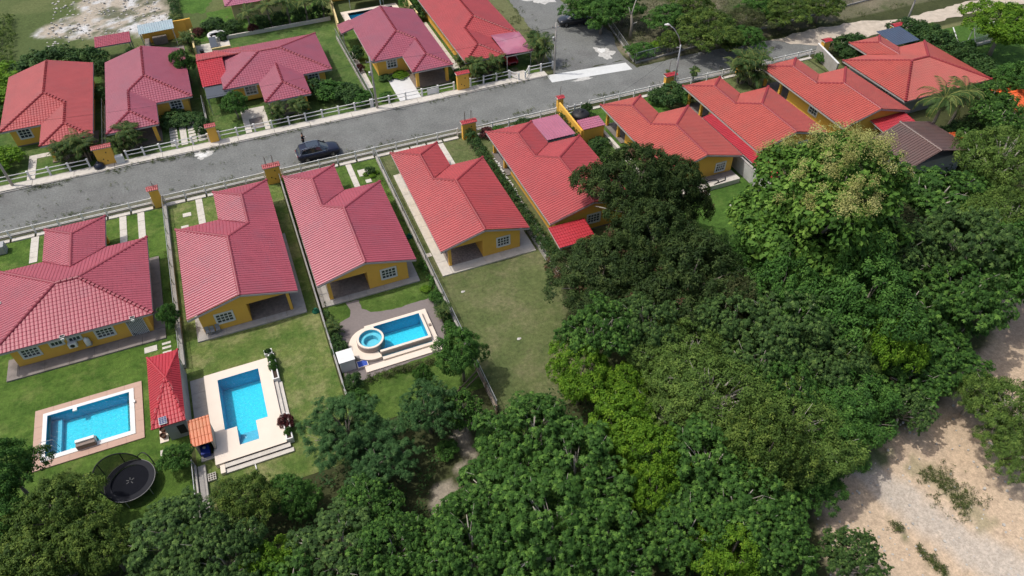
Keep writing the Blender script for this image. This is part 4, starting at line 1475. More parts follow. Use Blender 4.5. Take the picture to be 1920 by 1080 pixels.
paving("dark shaded parking slab before the hip-roofed far house", "parking slab", [(-0.85, 0.55, 78.2, 80.55)], 0.04, M_CONC_DARK, 1.2, "parking_slab")
paving("very pale drive before the pink-roofed house with the hidden pool", "drive", [(16.8, 19.5, 76.9, 83.0)], 0.05, mat("drive_white", (0.62, 0.62, 0.61), vary=0.06, stain=0.2, stain_col=(0.42, 0.42, 0.4)), 3.0, "drive")
paving("pale side path left of the pink-roofed house across the street", "path", [(13.95, 14.6, 82.0, 92.5), ], 0.05, M_CONC_LIGHT, 1.5, "path")
paving("pale side path between the two rightmost houses across the street", "path", [(25.3, 26.3, 80.6, 97.0)], 0.06, M_CONC_LIGHT, 1.7, "path")
paving("short pale ramp from the carport with the red car to the street", "ramp", [(31.7, 33.7, 76.2, 78.6)], 0.13, M_CONC_LIGHT, 2.0, "ramp")
# sidewalk across the street: cast sections with a kerb step
t = MB().box(-60, 36.0, 77.25, 77.5, -0.1, 0.06).build("sidewalk", M_CONC_LIGHT)
structure(t)
x = -34.0
while x < 35.9:
    L_ = min(random.choice((3.2, 4.1, 5.0)), 36.0 - x)
    MB().box(x + 0.02, x + L_ - 0.02, 76.22 + random.uniform(-0.06, 0.06), 77.24, 0, 0.13 + random.uniform(-0.012, 0.012)).build("slab", M_CONC_LIGHT, t)
    MB().box(x + 0.02, x + L_ - 0.02, 76.02, 76.14, 0, 0.10).build("kerb", M_CONC, t)
    x += L_
# base strip of the near fence
t = MB().box(-60, 74, 68.0, 68.16, -0.1, 0.12).build("kerb", M_CONC)
structure(t)
structure(MB().box(-60, 74, 67.9, 69.0, -0.3, 0.001).build("verge", mat("verge_soil", (0.12, 0.12, 0.08), vary=0.35, scale=2.5, stain=0.6, stain_col=(0.22, 0.2, 0.17), sscale=1.5)))

# ================================================================== FENCES ON THE STREET
def rail_fence(label, x0, x1, y, h=1.05, gap=2.2, w=0.12, base=True, group=None, rails=(0.98, 0.55), skip=()):
    t = thing("fence", label, "fence", (x0, y, 0), group)
    n = max(1, round((x1 - x0) / gap))
    post = None
    for i in range(n + 1):
        x = x0 + (x1 - x0) * i / n
        if post is None:
            post = MB().box(-w / 2, w / 2, -w / 2, w / 2, 0, h).add([(-w * .62, -w * .62, h), (w * .62, -w * .62, h), (w * .62, w * .62, h), (-w * .62, w * .62, h), (0, 0, h + 0.07)], [(0, 3, 2, 1), (0, 1, 4), (1, 2, 4), (2, 3, 4), (3, 0, 4)]).build("post", M_WHITE, t, off=(0, 0, 0))
            post.location = (0, 0, 0)
        else:
            c = post.copy()
            COL.objects.link(c)
            c.parent = t
            c.location = (x - x0, 0, 0)
    for z in rails:
        MB().box(x0 + w / 2, x1 - w / 2, y - 0.03, y + 0.03, z - 0.04, z + 0.04).build("rail", M_WHITE, t)
    if base:
        k = max(1, round((x1 - x0) / 2.1))
        for i in range(k):
            a, b = x0 + (x1 - x0) * i / k, x0 + (x1 - x0) * (i + 1) / k
            MB().box(a + 0.1, b - 0.1, y - 0.62, y - 0.12, 0, 0.13).build("base_slab", M_CONC_LIGHT, t)
    return t


GF = "white rail fences along the near side of the street"
for x0, x1, l in ((-32, -12.2, "white rail fence in front of the hip-roofed house's garden"), (-11.1, -0.9, "white rail fence between the single tiled pillar and the wide one"),
                  (0.9, 10.9, "white rail fence behind which the navy car is parked"), (11.1, 20.8, "white rail fence in front of the plain lawn square"),
                  (22.9, 33.0, "white rail fence ending at the ochre wall by the water tank"), (37.4, 47.6, "white rail fence before the house with the side porch"),
                  (49.4, 58.6, "white rail fence left of the big palm shrub at the lamp"), (59.6, 70.0, "white rail fence left of the tiled pillar at the top right")):
    rail_fence(l, x0, x1, 67.62 if x0 < 22 else 67.2, group=GF, rails=(0.98, 0.52))
t = rail_fence("white three-rail gate beside the black water tank", 34.2, 36.0, 66.6, 1.35, 0.9, 0.12, False, rails=(0.35, 0.75, 1.15))
t.name = "gate"
t["category"] = "gate"
GU = "white rail fences along the far side of the street"
for x0, x1, l, g in ((-32, -18.3, "white rail fence in front of the leftmost far house", 2.0), (-14.4, -5.7, "white rail fence before the stepping-stone drive", 1.9),
                     (-4.5, 13.2, "long white rail fence before the hip-roofed far house", 1.9), (13.4, 23.8, "white rail fence crossing the very pale drive", 1.9),
                     (26.0, 31.2, "white rail fence right of the tiled pillar at the corner house", 1.75), (34.0, 37.3, "last white rail fence before the side road", 1.6)):
    rail_fence(l, x0, x1, 77.55, group=GU, gap=g, base=False, h=1.1, w=0.18, rails=(0.98, 0.52))
for (xa, ya, xb, yb), l in (((31.3, 77.5, 32.1, 76.5), "short angled white fence left of the red car's driveway"), ((33.9, 77.5, 33.0, 76.5), "short angled white fence right of the red car's driveway")):
    t = thing("fence", l, "fence", (xa, ya, 0))
    for px, py in ((xa, ya), (xb, yb)):
        MB().box(px - 0.08, px + 0.08, py - 0.08, py + 0.08, 0, 1.05).build("post", M_WHITE, t)
    for z in (0.95, 0.5):
        MB().bar((xa, ya, z), (xb, yb, z), 0.06, 0.1).build("rail", M_WHITE, t)


def pillar(x, y, w, d, h, label, rebar=(), box_=False):
    """ochre gate pillar with a little tiled cap"""
    t = thing("gate_pillar", label, "pillar", (x, y, 0), "ochre gate pillars with red tiled caps")
    MB().box(x - w / 2, x + w / 2, y - d / 2, y + d / 2, 0, h).build("shaft", M_WALL, t)
    c = MB()
    roof_slope("tile_cap", [(x - w / 2 - 0.14, y - d / 2 - 0.16, h + 0.02), (x + w / 2 + 0.14, y - d / 2 - 0.16, h + 0.02), (x + w / 2 + 0.14, y, h + 0.2), (x - w / 2 - 0.14, y, h + 0.2)], M_ROOF_BRIGHT if x > 15 else M_ROOF, t, rib=0.2, course=0.3, amp=0.06)
    roof_slope("tile_cap", [(x - w / 2 - 0.14, y + d / 2 + 0.16, h + 0.02), (x + w / 2 + 0.14, y + d / 2 + 0.16, h + 0.02), (x + w / 2 + 0.14, y, h + 0.2), (x - w / 2 - 0.14, y, h + 0.2)], M_ROOF, t, rib=0.2, course=0.3, amp=0.06)
    MB().prism([(x - w / 2 - 0.12, y - d / 2 - 0.12), (x + w / 2 + 0.12, y - d / 2 - 0.12), (x + w / 2 + 0.12, y + d / 2 + 0.12), (x - w / 2 - 0.12, y + d / 2 + 0.12)], h - 0.05, h).build("cap_slab", M_CONC_LIGHT, t)
    for i, (dx, hh) in enumerate(rebar):
        MB().tube([(x + dx, y, h), (x + dx + 0.02, y, h + hh * 0.8), (x + dx + 0.06 * (-1) ** i, y, h + hh)], 0.022, 5).build("rebar", M_RUST, t)
    for dz, dx in ((0.55, -0.25), (1.3, 0.25), (0.3, 0.1)):
        if w > 1.2:
            MB().box(x + dx - 0.05, x + dx + 0.05, y - d / 2 - 0.012, y - d / 2, dz + 0.2, dz + 0.36).build("vent", M_DARK, t)
    return t


pillar(-11.65, 67.4, 0.85, 0.5, 2.2, "narrow tiled pillar at the fence corner of the hip-roofed house", [(0.1, 0.9), (0.2, 0.6)])
pillar(0.0, 66.9, 1.55, 0.5, 2.1, "wide tiled pillar left of the parked navy car, rebar sticking up", [(-0.5, 1.1), (-0.42, 1.3), (0.25, 1.1), (0.33, 1.3)])
pillar(21.9, 66.8, 1.6, 0.5, 2.1, "wide tiled pillar at the top of the clipped hedge, rebar sticking up", [(-0.45, 1.2), (-0.38, 1.4), (0.3, 1.4), (0.45, 1.3)])
pillar(33.6, 67.5, 0.7, 0.45, 2.1, "thin tiled pillar at the end of the ochre wall by the water tank", [(0.0, 1.4)])
pillar(48.4, 67.2, 1.4, 0.5, 2.0, "tiled pillar half hidden by the shrub under the street lamp", [(-0.3, 1.9), (0.3, 0.5)])
pillar(58.9, 67.2, 0.8, 0.5, 2.0, "tiled pillar poking out left of the big palm shrub")
pillar(71.6, 66.7, 1.0, 0.6, 2.2, "tiled pillar with the slatted wall at the top right")
pillar(83.3, 66.6, 1.6, 0.6, 2.2, "tiled pillar behind the dark blue carport roof")
pillar(-16.4, 77.4, 1.75, 0.5, 2.2, "wide tiled pillar across the street with a white box at its foot", [(-0.3, 0.9), (0.2, 0.5)])
pillar(-5.1, 77.3, 0.95, 0.5, 2.1, "slim tiled pillar across the street right of the stepping-stone drive")
pillar(24.9, 77.3, 1.5, 0.5, 2.2, "wide tiled pillar across the street between the two rightmost houses")
t = thing("utility_box", "white utility cabinet at the foot of the wide far pillar", "cabinet", (-15.1, 77.0, 0))
MB().box(-15.5, -14.7, 76.75, 77.25, 0.12, 1.0).build("cabinet", M_WHITE, t, bevel=0.02)
MB().box(-15.46, -14.74, 76.73, 76.748, 0.2, 0.9).build("door", M_FRAME, t)
t = thing("rubbish_bag", "dark plastic rubbish bag slumped at the foot of the wide far pillar", "rubbish bag", (-17.3, 76.9, 0.1))
MB().lathe((-17.3, 76.9, 0.08), [(0.3, 0), (0.55, 0.15), (0.5, 0.4), (0.25, 0.6), (0.1, 0.65), (0.16, 0.75)], 14).build("bag", mat("bag_navy", (0.02, 0.024, 0.04), rough=0.35), t, smooth=True)
t = thing("fence_hatch", "white metal hatch panel hanging in the fence right of the very pale drive", "panel", (21.0, 77.5, 0))
MB().box(20.3, 21.6, 77.40, 77.45, 0.15, 0.9).build("panel", M_WHITE, t)
for px in (20.3, 21.55):
    MB().box(px, px + 0.05, 77.46, 77.52, 0.1, 0.95).build("stile", M_METAL, t)


# ------------------------------------------------------------------ boundary fences between gardens: low block wall, posts and wire
M_NET = net_mat("chain_link", (0.30, 0.31, 0.30), 1, 0.72)


def garden_fence(label, p, q, wallh=0.45, wh=1.35, ww=0.16, m=None, gap=2.6, double=False):
    t = thing("fence", label, "fence", (p[0], p[1], 0), "block-and-wire fences between the gardens")
    P, Q = Vector((*p, 0)), Vector((*q, 0))
    L = (Q - P).length
    d = (Q - P) / L
    n = Vector((-d.y, d.x, 0))
    k = max(1, round(L / gap))
    for i in range(k):
        a, b = P + d * (L * i / k + 0.01), P + d * (L * (i + 1) / k - 0.01)
        c = n * ww / 2
        MB().prism([(a - c)[:2], (b - c)[:2], (b + c)[:2], (a + c)[:2]], 0, wallh + random.uniform(-0.01, 0.01)).build("wall_panel", m or M_CONC, t)
    proto = None
    for i in range(k + 1):
        a = P + d * (L * i / k)
        if proto is None:
            proto = MB().tube([(0, 0, wallh - 0.1), (0, 0, wh)], 0.035, 6).build("post", M_METAL, t, off=(0, 0, 0))
        else:
            c = proto.copy()
            COL.objects.link(c)
            c.parent = t
            c.location = (a.x - p[0], a.y - p[1], 0)
    MB().tube([(p[0], p[1], wh - 0.02), (q[0], q[1], wh - 0.02)], 0.028, 6).build("top_rail", M_METAL, t)
    MB().add([(p[0], p[1], wallh), (q[0], q[1], wallh), (q[0], q[1], wh - 0.05), (p[0], p[1], wh - 0.05)], [(0, 1, 2, 3)]).build("chain_link", M_NET, t)
    return t


garden_fence("block fence between the hip-roofed house and its right neighbour", (-11.1, 66.9), (-11.05, 44.2), ww=0.3, m=M_CONC)
garden_fence("double-walled drain fence running down past the trampoline", (-11.0, 34.2), (-11.0, 28.5), ww=0.12, m=M_CONC_LIGHT)
tag(MB().box(-10.85, -10.35, 28.4, 34.1, 0, 0.28).build("drain_channel", M_CONC, None, off=(0, 0, 0)), "grey concrete drain channel alongside the fence near the trampoline", "drain channel")
garden_fence("thin block fence left of the spa pool garden", (0.55, 66.3), (0.55, 35.6), ww=0.14, m=M_CONC)
garden_fence("block fence right of the spa pool garden, ending in the trees", (11.0, 66.8), (11.0, 30.5), ww=0.2, m=M_CONC)
garden_fence("low block edge on the right of the olive lawn", (21.6, 49.0), (21.6, 41.0), ww=0.25, m=M_CONC, wh=0.9)
garden_fence("wire fence across the bottom of the trampoline garden", (-11.2, 30.2), (-19.5, 29.0), wallh=0.25, ww=0.12)
garden_fence("fence between the two leftmost far houses", (-16.6, 78.0), (-16.6, 90.0), ww=0.12)
garden_fence("fence between the stepping-stone drive and the bright red carport", (-5.5, 78.0), (-5.5, 86.0), ww=0.12)
garden_fence("fence along the left of the pale-drive house across the street", (13.6, 77.8), (13.3, 97.0), ww=0.12, wh=1.5)
garden_fence("wire fence by the scrub plot along the road", (47.9, 74.6), (95.0, 78.5), wallh=0.2, ww=0.14, wh=1.5, gap=3.0)
garden_fence("wire fence by the scrub plot along the side road", (47.9, 75.0), (50.3, 88.0), wallh=0.25, ww=0.14, wh=1.2, gap=3.0)
garden_fence("low white-based fence round the small pitch", (86.5, 60.8), (106, 61.2), wallh=0.3, ww=0.2, wh=1.2, m=M_CONC_LIGHT)
t = thing("wooden_fence", "leaning wooden rail corner fence at the bottom of the spa garden", "wooden fence", (11.0, 34.6, 0))
for (a, b) in (((10.9, 34.9, 0.9), (10.9, 30.2, 0.75)), ((10.9, 34.9, 0.45), (10.9, 30.2, 0.35)), ((10.8, 34.2, 0.85), (7.2, 32.0, 0.7)), ((10.8, 34.0, 0.4), (7.2, 31.9, 0.35))):
    MB().bar(a, b, 0.07, 0.11).build("rail", M_WOOD, t)
for px, py in ((10.9, 34.9), (10.9, 32.6), (10.9, 30.3), (8.9, 33.0), (7.2, 31.95)):
    MB().box(px - 0.06, px + 0.06, py - 0.06, py + 0.06, 0, 1.05).build("post", M_WOOD, t)

# ================================================================== POOLS
# left pool: flush, pink surround, white coping
pA = thing("swimming_pool", "rectangular pool with a pinkish surround, white rim and built-in bench", "swimming pool", (-22.1, 38.4, 0))
ax0, ax1, ay0, ay1 = -21.2, -15.3, 39.38, 43.3
pool_shell(pA, [(ax0, ay0), (ax1, ay0), (ax1, ay1), (ax0, ay1)], 1.15, 0.12)
MB().add([(ax0, ay0, -0.02), (ax1, ay0, -0.02), (ax1, ay1, -0.02), (ax0, ay1, -0.02)], [(0, 1, 2, 3)]).build("water", M_WATER, pA)
MB().box(ax0 + 0.02, ax0 + 0.75, ay0 + 0.02, ay1 - 0.02, -1.14, -0.62).build("ledge", mat("pool_ledge_blue", (0.13, 0.50, 0.70), vary=0.12, scale=5), pA)
for r in ((-21.5, -14.95, 43.302, 43.6), (-21.5, -14.95, 39.0, 39.378), (-21.5, -21.202, 39.38, 43.3), (-15.298, -14.95, 39.38, 43.3)):
    MB().box(*r, -0.2, 0.15).build("coping", M_WHITE, pA)
for r in ((-22.1, -14.35, 43.602, 44.15), (-22.1, -14.35, 38.4, 38.998), (-22.1, -21.502, 39.0, 43.6), (-14.948, -14.35, 39.0, 43.6)):
    lx, ly = r[1] - r[0], r[3] - r[2]
    n = max(1, round(max(lx, ly) / 1.3))
    for i in range(n):
        if lx > ly:
            MB().box(r[0] + lx * i / n + 0.006, r[0] + lx * (i + 1) / n - 0.006, r[2], r[3], -0.05, 0.10).build("paver", M_COPING_PINK, pA)
        else:
            MB().box(r[0], r[1], r[2] + ly * i / n + 0.006, r[2] + ly * (i + 1) / n - 0.006, -0.05, 0.10).build("paver", M_COPING_PINK, pA)
MB().box(-18.95, -17.65, 39.3, 39.55, 0.12, 0.75).build("waterfall_wall", M_WHITE, pA)
MB().box(-18.95, -17.65, 39.02, 39.29, 0.12, 0.60).build("waterfall_back", mat("stone_taupe", (0.25, 0.2, 0.17), vary=0.2, scale=8), pA)
MB().box(-18.9, -17.7, 39.56, 39.9, -1.1, 0.2).build("waterfall_ledge", mat("stone_taupe", (0.25, 0.2, 0.17)), pA)
MB().tube([(-21.45, 39.2, 0.15), (-21.45, 39.2, 0.75), (-21.3, 39.55, 0.9), (-20.5, 39.75, 0.75), (-20.4, 39.8, -0.3)], 0.025, 8).build("handrail", M_METAL, pA)
MB().tube([(-21.45, 39.9, 0.15), (-21.45, 39.9, 0.75), (-21.2, 40.2, 0.9), (-20.5, 40.3, 0.7), (-20.4, 40.3, -0.3)], 0.025, 8).build("handrail", M_METAL, pA)
MB().box(-19.4, -19.1, 43.0, 43.3, 0.0, 0.16).build("skimmer_lid", M_WHITE, pA)
MB().box(-15.0, -14.85, 42.0, 42.25, 0.15, 0.24).build("drain_cover", M_WHITE, pA)

# middle pool: raised cream deck with steps
pB = thing("swimming_pool", "T-shaped pool set in a raised cream deck with steps and planters", "swimming pool", (-9.6, 33.2, 0))
zt = 0.45
wB = [(-8.62, 36.45), (-7.75, 36.45), (-7.75, 34.7), (-6.35, 34.7), (-6.35, 36.45), (-5.45, 36.45), (-5.45, 41.5), (-8.62, 41.5)]
pool_shell(pB, wB, 1.45, zt - 0.005)
MB().add([(x, y, zt - 0.08) for x, y in wB], [tuple(range(8))]).build("water", M_WATER, pB)
for i in range(6):
    MB().box(-7.74, -6.36, 34.71 + i * 0.29, 34.71 + (i + 1) * 0.29 - 0.004, -0.98, 0.2 - i * 0.17).build("pool_step", mat("pool_ledge_blue", (0.13, 0.50, 0.70)), pB)
D = [(-9.6, -8.624, 33.62, 42.35), (-5.446, -4.5, 33.62, 42.35), (-8.624, -5.446, 41.504, 42.35), (-8.624, -7.754, 33.62, 36.446), (-6.346, -5.446, 33.62, 36.446), (-7.754, -6.346, 33.62, 34.696)]
for r in D:
    MB().box(r[0], r[1], r[2], r[3], 0, zt).build("deck", M_DECK, pB)
MB().box(-9.0, -4.3, 33.24, 33.60, 0, 0.30).build("step", M_CONC_LIGHT, pB)
MB().box(-9.0, -4.15, 32.86, 33.22, 0, 0.15).build("step", M_CONC_LIGHT, pB)
MB().box(-9.35, -9.02, 32.86, 33.58, 0, 0.3).build("step_end", M_DECK, pB)
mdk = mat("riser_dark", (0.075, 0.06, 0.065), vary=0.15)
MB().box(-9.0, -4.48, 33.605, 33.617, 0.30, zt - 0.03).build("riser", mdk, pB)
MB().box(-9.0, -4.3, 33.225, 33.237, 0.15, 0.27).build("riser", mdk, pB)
MB().box(-4.48, -4.2, 36.2, 39.7, 0, 0.30).build("step", M_CONC_LIGHT, pB)
MB().box(-4.19, -3.9, 36.2, 39.7, 0, 0.15).build("step", M_CONC_LIGHT, pB)
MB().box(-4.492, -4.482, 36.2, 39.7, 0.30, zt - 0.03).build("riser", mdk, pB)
tB = paving("weathered grey slab strip between the red-roofed shed and the raised pool deck", "slab strip", [(-10.75, -9.65, 38.2, 42.6)], 0.08, M_CONC, 1.5, "slab_strip")


def planter(label, x0, x1, y0, y1, h, seed):
    t = thing("planter", label, "planter", (x0, y0, 0))
    w = 0.09
    for r in ((x0, x1, y0, y0 + w), (x0, x1, y1 - w, y1), (x0, x0 + w, y0 + w, y1 - w), (x1 - w, x1, y0 + w, y1 - w)):
        MB().box(*r, 0, h).build("side", M_WHITE, t)
    MB().box(x0 + w, x1 - w, y0 + w, y1 - w, 0, h - 0.1).build("soil", mat("potting_soil", (0.05, 0.035, 0.025)), t)
    return t


planter("long white planter at the top right corner of the raised deck", -4.49, -4.0, 39.75, 42.5, 0.6, 1)
planter("white planter at the bottom right of the raised deck, below the red shrub", -4.49, -4.0, 33.7, 36.15, 0.6, 2)
planter("small square planter box beyond the corner of the raised deck", -4.75, -4.1, 42.75, 43.25, 0.45, 3)

# right pool: spa and infinity edge
M_PATIO = mat("patio_resin_grey", (0.205, 0.175, 0.165), vary=0.12, scale=5, stain=0.25, stain_col=(0.14, 0.12, 0.11), sscale=1.0)
def chain(pts, step, amp, seed):
    r_ = random.Random(seed)
    o = []
    for (x0, y0), (x1, y1) in zip(pts[:-1], pts[1:]):
        n = max(1, int(math.hypot(x1 - x0, y1 - y0) / step))
        o += [(x0 + (x1 - x0) * i / n + r_.uniform(-amp, amp), y0 + (y1 - y0) * i / n + r_.uniform(-amp, amp)) for i in range(n)]
    return o + [pts[-1]]


P_A = chain([(2.8, 46.4), (4.0, 46.4), (3.95, 45.2), (4.6, 44.4), (6.8, 44.0), (9.9, 44.1), (10.3, 42.8), (10.0, 40.2), (9.4, 38.0)], 0.4, 0.07, 17)
P_B = chain([(9.36, 37.95), (6.6, 37.75), (4.1, 37.6), (1.8, 37.3), (0.9, 37.4), (0.85, 40.0), (1.0, 41.5), (0.95, 43.4), (1.8, 44.2), (2.7, 44.6), (3.0, 45.4)], 0.4, 0.07, 18)
structure(sheet("patio", P_A + [(8.5, 39.0), (8.5, 42.35), (4.0, 42.35), (4.0, 38.98), (8.48, 38.97)] + P_B[1:], 0.012, M_PATIO))
pC = thing("swimming_pool", "raised pool with an infinity edge and a round spa joined at its left", "swimming pool", (2.0, 38.0, 0))
cx0, cx1, cy0, cy1 = 4.3, 8.3, 39.3, 42.05
ARC = [(3.72 + 1.135 * math.cos(math.radians(q)), 40.75 + 1.135 * math.sin(math.radians(q))) for q in range(59, -60, -7)]
wC = [(cx0, cy0), (cx1, cy0), (cx1, cy1), (cx0, cy1)] + ARC
pool_shell(pC, wC, 1.35, 0.74)
MB().add([(x, y, 0.66) for x, y in wC], [tuple(range(len(wC)))]).build("water", M_WATER, pC)
MB().box(cx0 - 0.15, cx1 + 0.2, cy0 - 0.22, cy0 - 0.002, 0, 0.74).build("infinity_wall", M_DECK, pC)
MB().box(cx0 - 0.1, cx1 + 0.15, cy0 - 0.235, cy0 - 0.222, 0.1, 0.62).build("wall_tiles", mat("tile_taupe", (0.36, 0.29, 0.26), vary=0.3, scale=14), pC)
MB().box(cx1 + 0.002, cx1 + 0.22, cy0, cy1, 0, 0.74).build("rim", M_DECK, pC)
MB().box(cx0 - 0.22, cx1 + 0.22, cy1 + 0.002, cy1 + 0.24, 0, 0.74).build("rim", M_DECK, pC)
MB().box(cx0 - 0.22, cx0 - 0.002, 41.78, cy1, 0, 0.74).build("rim", M_DECK, pC)
MB().box(cx1 + 0.225, 9.05, 38.6, 42.75, 0, 0.32).build("deck", M_DECK, pC)
MB().box(3.6, cx1 + 0.22, cy1 + 0.245, 42.75, 0, 0.32).build("deck", M_DECK, pC)
MB().box(cx0 - 0.1, cx1 + 0.22, 38.6, 38.9, 0, 0.3).build("trough_edge", M_DECK, pC)
MB().box(cx0 - 0.1, cx1 + 0.22, 38.905, cy0 - 0.24, 0, 0.16).build("trough", M_POOL, pC)
MB().box(2.6, 8.4, 37.95, 38.59, 0, 0.13).build("deck", M_DECK, pC)
MB().box(8.42, 9.05, 37.95, 38.595, 0, 0.13).build("deck", M_DECK, pC)
sx, sy = 3.72, 40.75


def ring(c, r0, r1, z0, z1, n=48, a0=0.0, a1=2 * math.pi):
    mb = MB()
    V = []
    full = abs(a1 - a0 - 2 * math.pi) < 1e-6
    k = n if full else n + 1
    for i in range(k):
        a = a0 + (a1 - a0) * i / n
        for r, z in ((r0, z0), (r1, z0), (r1, z1), (r0, z1)):
            V.append((c[0] + r * math.cos(a), c[1] + r * math.sin(a), z))
    F = []
    for i in range(n):
        j = (i + 1) % k
        for q in range(4):
            F.append((i * 4 + q, i * 4 + (q + 1) % 4, j * 4 + (q + 1) % 4, j * 4 + q))
    if not full:
        F += [(0, 3, 2, 1), (n * 4, n * 4 + 1, n * 4 + 2, n * 4 + 3)]
    return mb.add(V, F)


ring((sx, sy), 0.95, 1.12, 0.0, 0.88).build("spa_rim", M_DECK, pC)
ring((sx, sy), 0.93, 0.9495, 0.1, 0.83).build("spa_lining", mat("spa_blue", (0.10, 0.55, 0.74), vary=0.15, scale=6), pC)
ring((sx, sy), 1.121, 1.15, 0.1, 0.8).build("spa_tiles", mat("tile_taupe", (0.36, 0.29, 0.26)), pC)
ring((sx, sy), 0.6, 0.929, 0.1, 0.55).build("spa_seat", mat("spa_blue_pale", (0.20, 0.62, 0.76), vary=0.15, scale=6), pC)
MB().lathe((sx, sy, 0.1), [(0.6, 0), (0.02, 0.01)], 32).build("spa_floor", mat("spa_blue_pale", (0.28, 0.60, 0.68)), pC)
MB().lathe((sx, sy, 0.84), [(0.949, 0), (0.01, 0.0)], 40, closed=False).build("spa_water", M_WATER, pC)
ring((sx, sy), 1.16, 1.85, 0.0, 0.3, 40, math.radians(80), math.radians(285)).build("spa_ledge", M_DECK, pC)
t = thing("pump_house", "small white block pump box at the left of the spa pool", "pump box", (0.75, 38.7, 0))
MB().box(0.75, 1.95, 38.75, 39.95, 0, 1.2).build("body", M_WHITE, t)
MB().box(0.7, 2.0, 38.7, 40.0, 1.202, 1.27).build("lid", M_WHITE, t)
t = thing("tile_pad", "blue tiled footbath pad beside the white pump box", "footbath", (2.05, 38.1, 0))
MB().box(2.05, 2.95, 38.62, 39.35, 0, 0.16).build("basin", M_DECK, t)
MB().box(2.12, 2.88, 38.68, 39.28, 0.162, 0.17).build("tiles", mat("tile_royal_blue", (0.05, 0.10, 0.42), vary=0.5, scale=12), t)
t = tag(MB().box(8.75, 8.97, 40.6, 40.85, 0.32, 0.4).build("skimmer_lid", mat("stone_taupe", (0.25, 0.2, 0.17))), "small brown skimmer lid on the right rim of the spa pool", "skimmer lid")

# ================================================================== SHED, PUMP HOUSES
t = thing("shed", "grey rendered shed with a hipped bright red roof next to the left pool", "shed", (-13.0, 37.2, 0))
MB().box(-12.5, -10.95, 37.4, 43.6, 0, 2.35).build("wall", M_WALL_GREY, t)
add_roof(t, [[(-13.1, 36.9, 2.35), (-13.1, 44.1, 2.35), (-11.75, 41.6, 3.05), (-11.75, 40.4, 3.05)],
             [(-13.1, 44.1, 2.35), (-10.85, 44.1, 2.55), (-10.85, 41.2, 2.82), (-11.75, 41.0, 3.05)]][:1]
         + [[(-13.1, 44.1, 2.35), (-10.85, 44.1, 2.35), (-10.85, 41.6, 3.0), (-11.75, 41.6, 3.05)]][:0], [], M_ROOF_BRIGHT, 2.35)
# hip planes as on the photo: left slope, far slope and near-right slope meeting at one apex
apx = (-11.7, 40.8, 3.15)
rf = [c for c in t.children if c.name.startswith("roof")][0]
for ch in list(rf.children):
    bpy.data.objects.remove(ch)
roof_slope("roof_slope", [(-13.1, 36.9, 2.4), apx, (-13.1, 44.1, 2.4)], M_ROOF_BRIGHT, rf, rib=0.24)
roof_slope("roof_slope", [(-13.1, 44.1, 2.4), apx, (-10.85, 44.1, 2.4)], M_ROOF_BRIGHT, rf, rib=0.24)
roof_slope("roof_slope", [(-13.1, 36.9, 2.4), apx, (-10.85, 36.9, 2.4)], M_ROOF_BRIGHT, rf, rib=0.24)
roof_slope("roof_slope", [(-10.85, 36.9, 2.4), apx, (-10.85, 44.1, 2.4)], M_ROOF_BRIGHT, rf, rib=0.24)
for q in ((-13.1, 36.9, 2.4), (-13.1, 44.1, 2.4), (-10.85, 36.9, 2.4), (-10.85, 44.1, 2.4)):
    ridge_cap(apx, q, M_ROOF_BRIGHT, rf, r=0.09)
MB().box(-13.05, -10.9, 36.95, 44.05, 2.3, 2.36).build("eave_board", M_ROOF_BRIGHT, rf)
MB().box(-11.75, -11.15, 37.38, 37.398, 0.4, 1.5).build("hatch", M_WALL_GREY, t)
MB().box(-11.72, -11.18, 37.36, 37.378, 0.45, 1.45).build("hatch_grille", M_DARK, t)
t = thing("solar_charger", "little white-framed solar panel on the shed's bottom roof corner", "solar panel", (-12.25, 37.2, 2.6))
MB().add([(-12.55, 36.95, 2.62), (-12.0, 36.95, 2.62), (-12.0, 37.5, 2.78), (-12.55, 37.5, 2.78), (-12.55, 36.95, 2.58), (-12.0, 36.95, 2.58), (-12.0, 37.5, 2.74), (-12.55, 37.5, 2.74)], [(0, 1, 2, 3), (7, 6, 5, 4), (0, 4, 5, 1), (1, 5, 6, 2), (2, 6, 7, 3), (3, 7, 4, 0)]).build("frame", M_FRAME, t)
for i in range(4):
    for j in range(3):
        x = -12.52 + j * 0.175
        y = 36.985 + i * 0.13
        z = 2.63 + (y - 36.95) / 0.55 * 0.16 + 0.004
        k = 0.11 / 0.55 * 0.16
        MB().add([(x, y, z), (x + 0.15, y, z), (x + 0.15, y + 0.11, z + k), (x, y + 0.11, z + k)], [(0, 1, 2, 3)]).build("cell", mat("solar_cell", (0.03, 0.05, 0.16), rough=0.2), t)
for i, (px, py) in enumerate(((-13.0, 38.45), (-13.0, 37.85))):
    t = thing("plant_pot", ["brown pot nearer the slab on the cream strip beside the shed", "brown pot nearer the trampoline on the cream strip beside the shed"][i], "plant pot", (px, py, 0.07))
    MB().lathe((px, py, 0.07), [(0.14, 0), (0.22, 0.28), (0.24, 0.34), (0.19, 0.34), (0.18, 0.2)], 16, closed=False).build("pot", mat("terracotta_brown", (0.13, 0.055, 0.035), vary=0.2), t, smooth=True)
    MB().lathe((px, py, 0.27), [(0.185, 0), (0.01, 0.01)], 12).build("soil", mat("potting_soil", (0.05, 0.035, 0.025)), t)
tag(MB().box(-13.3, -12.7, 37.4, 38.8, 0, 0.07).build("pot_strip", M_DECK, None, off=(0, 0, 0)), "cream paving strip carrying two brown pots beside the shed", "paving strip")

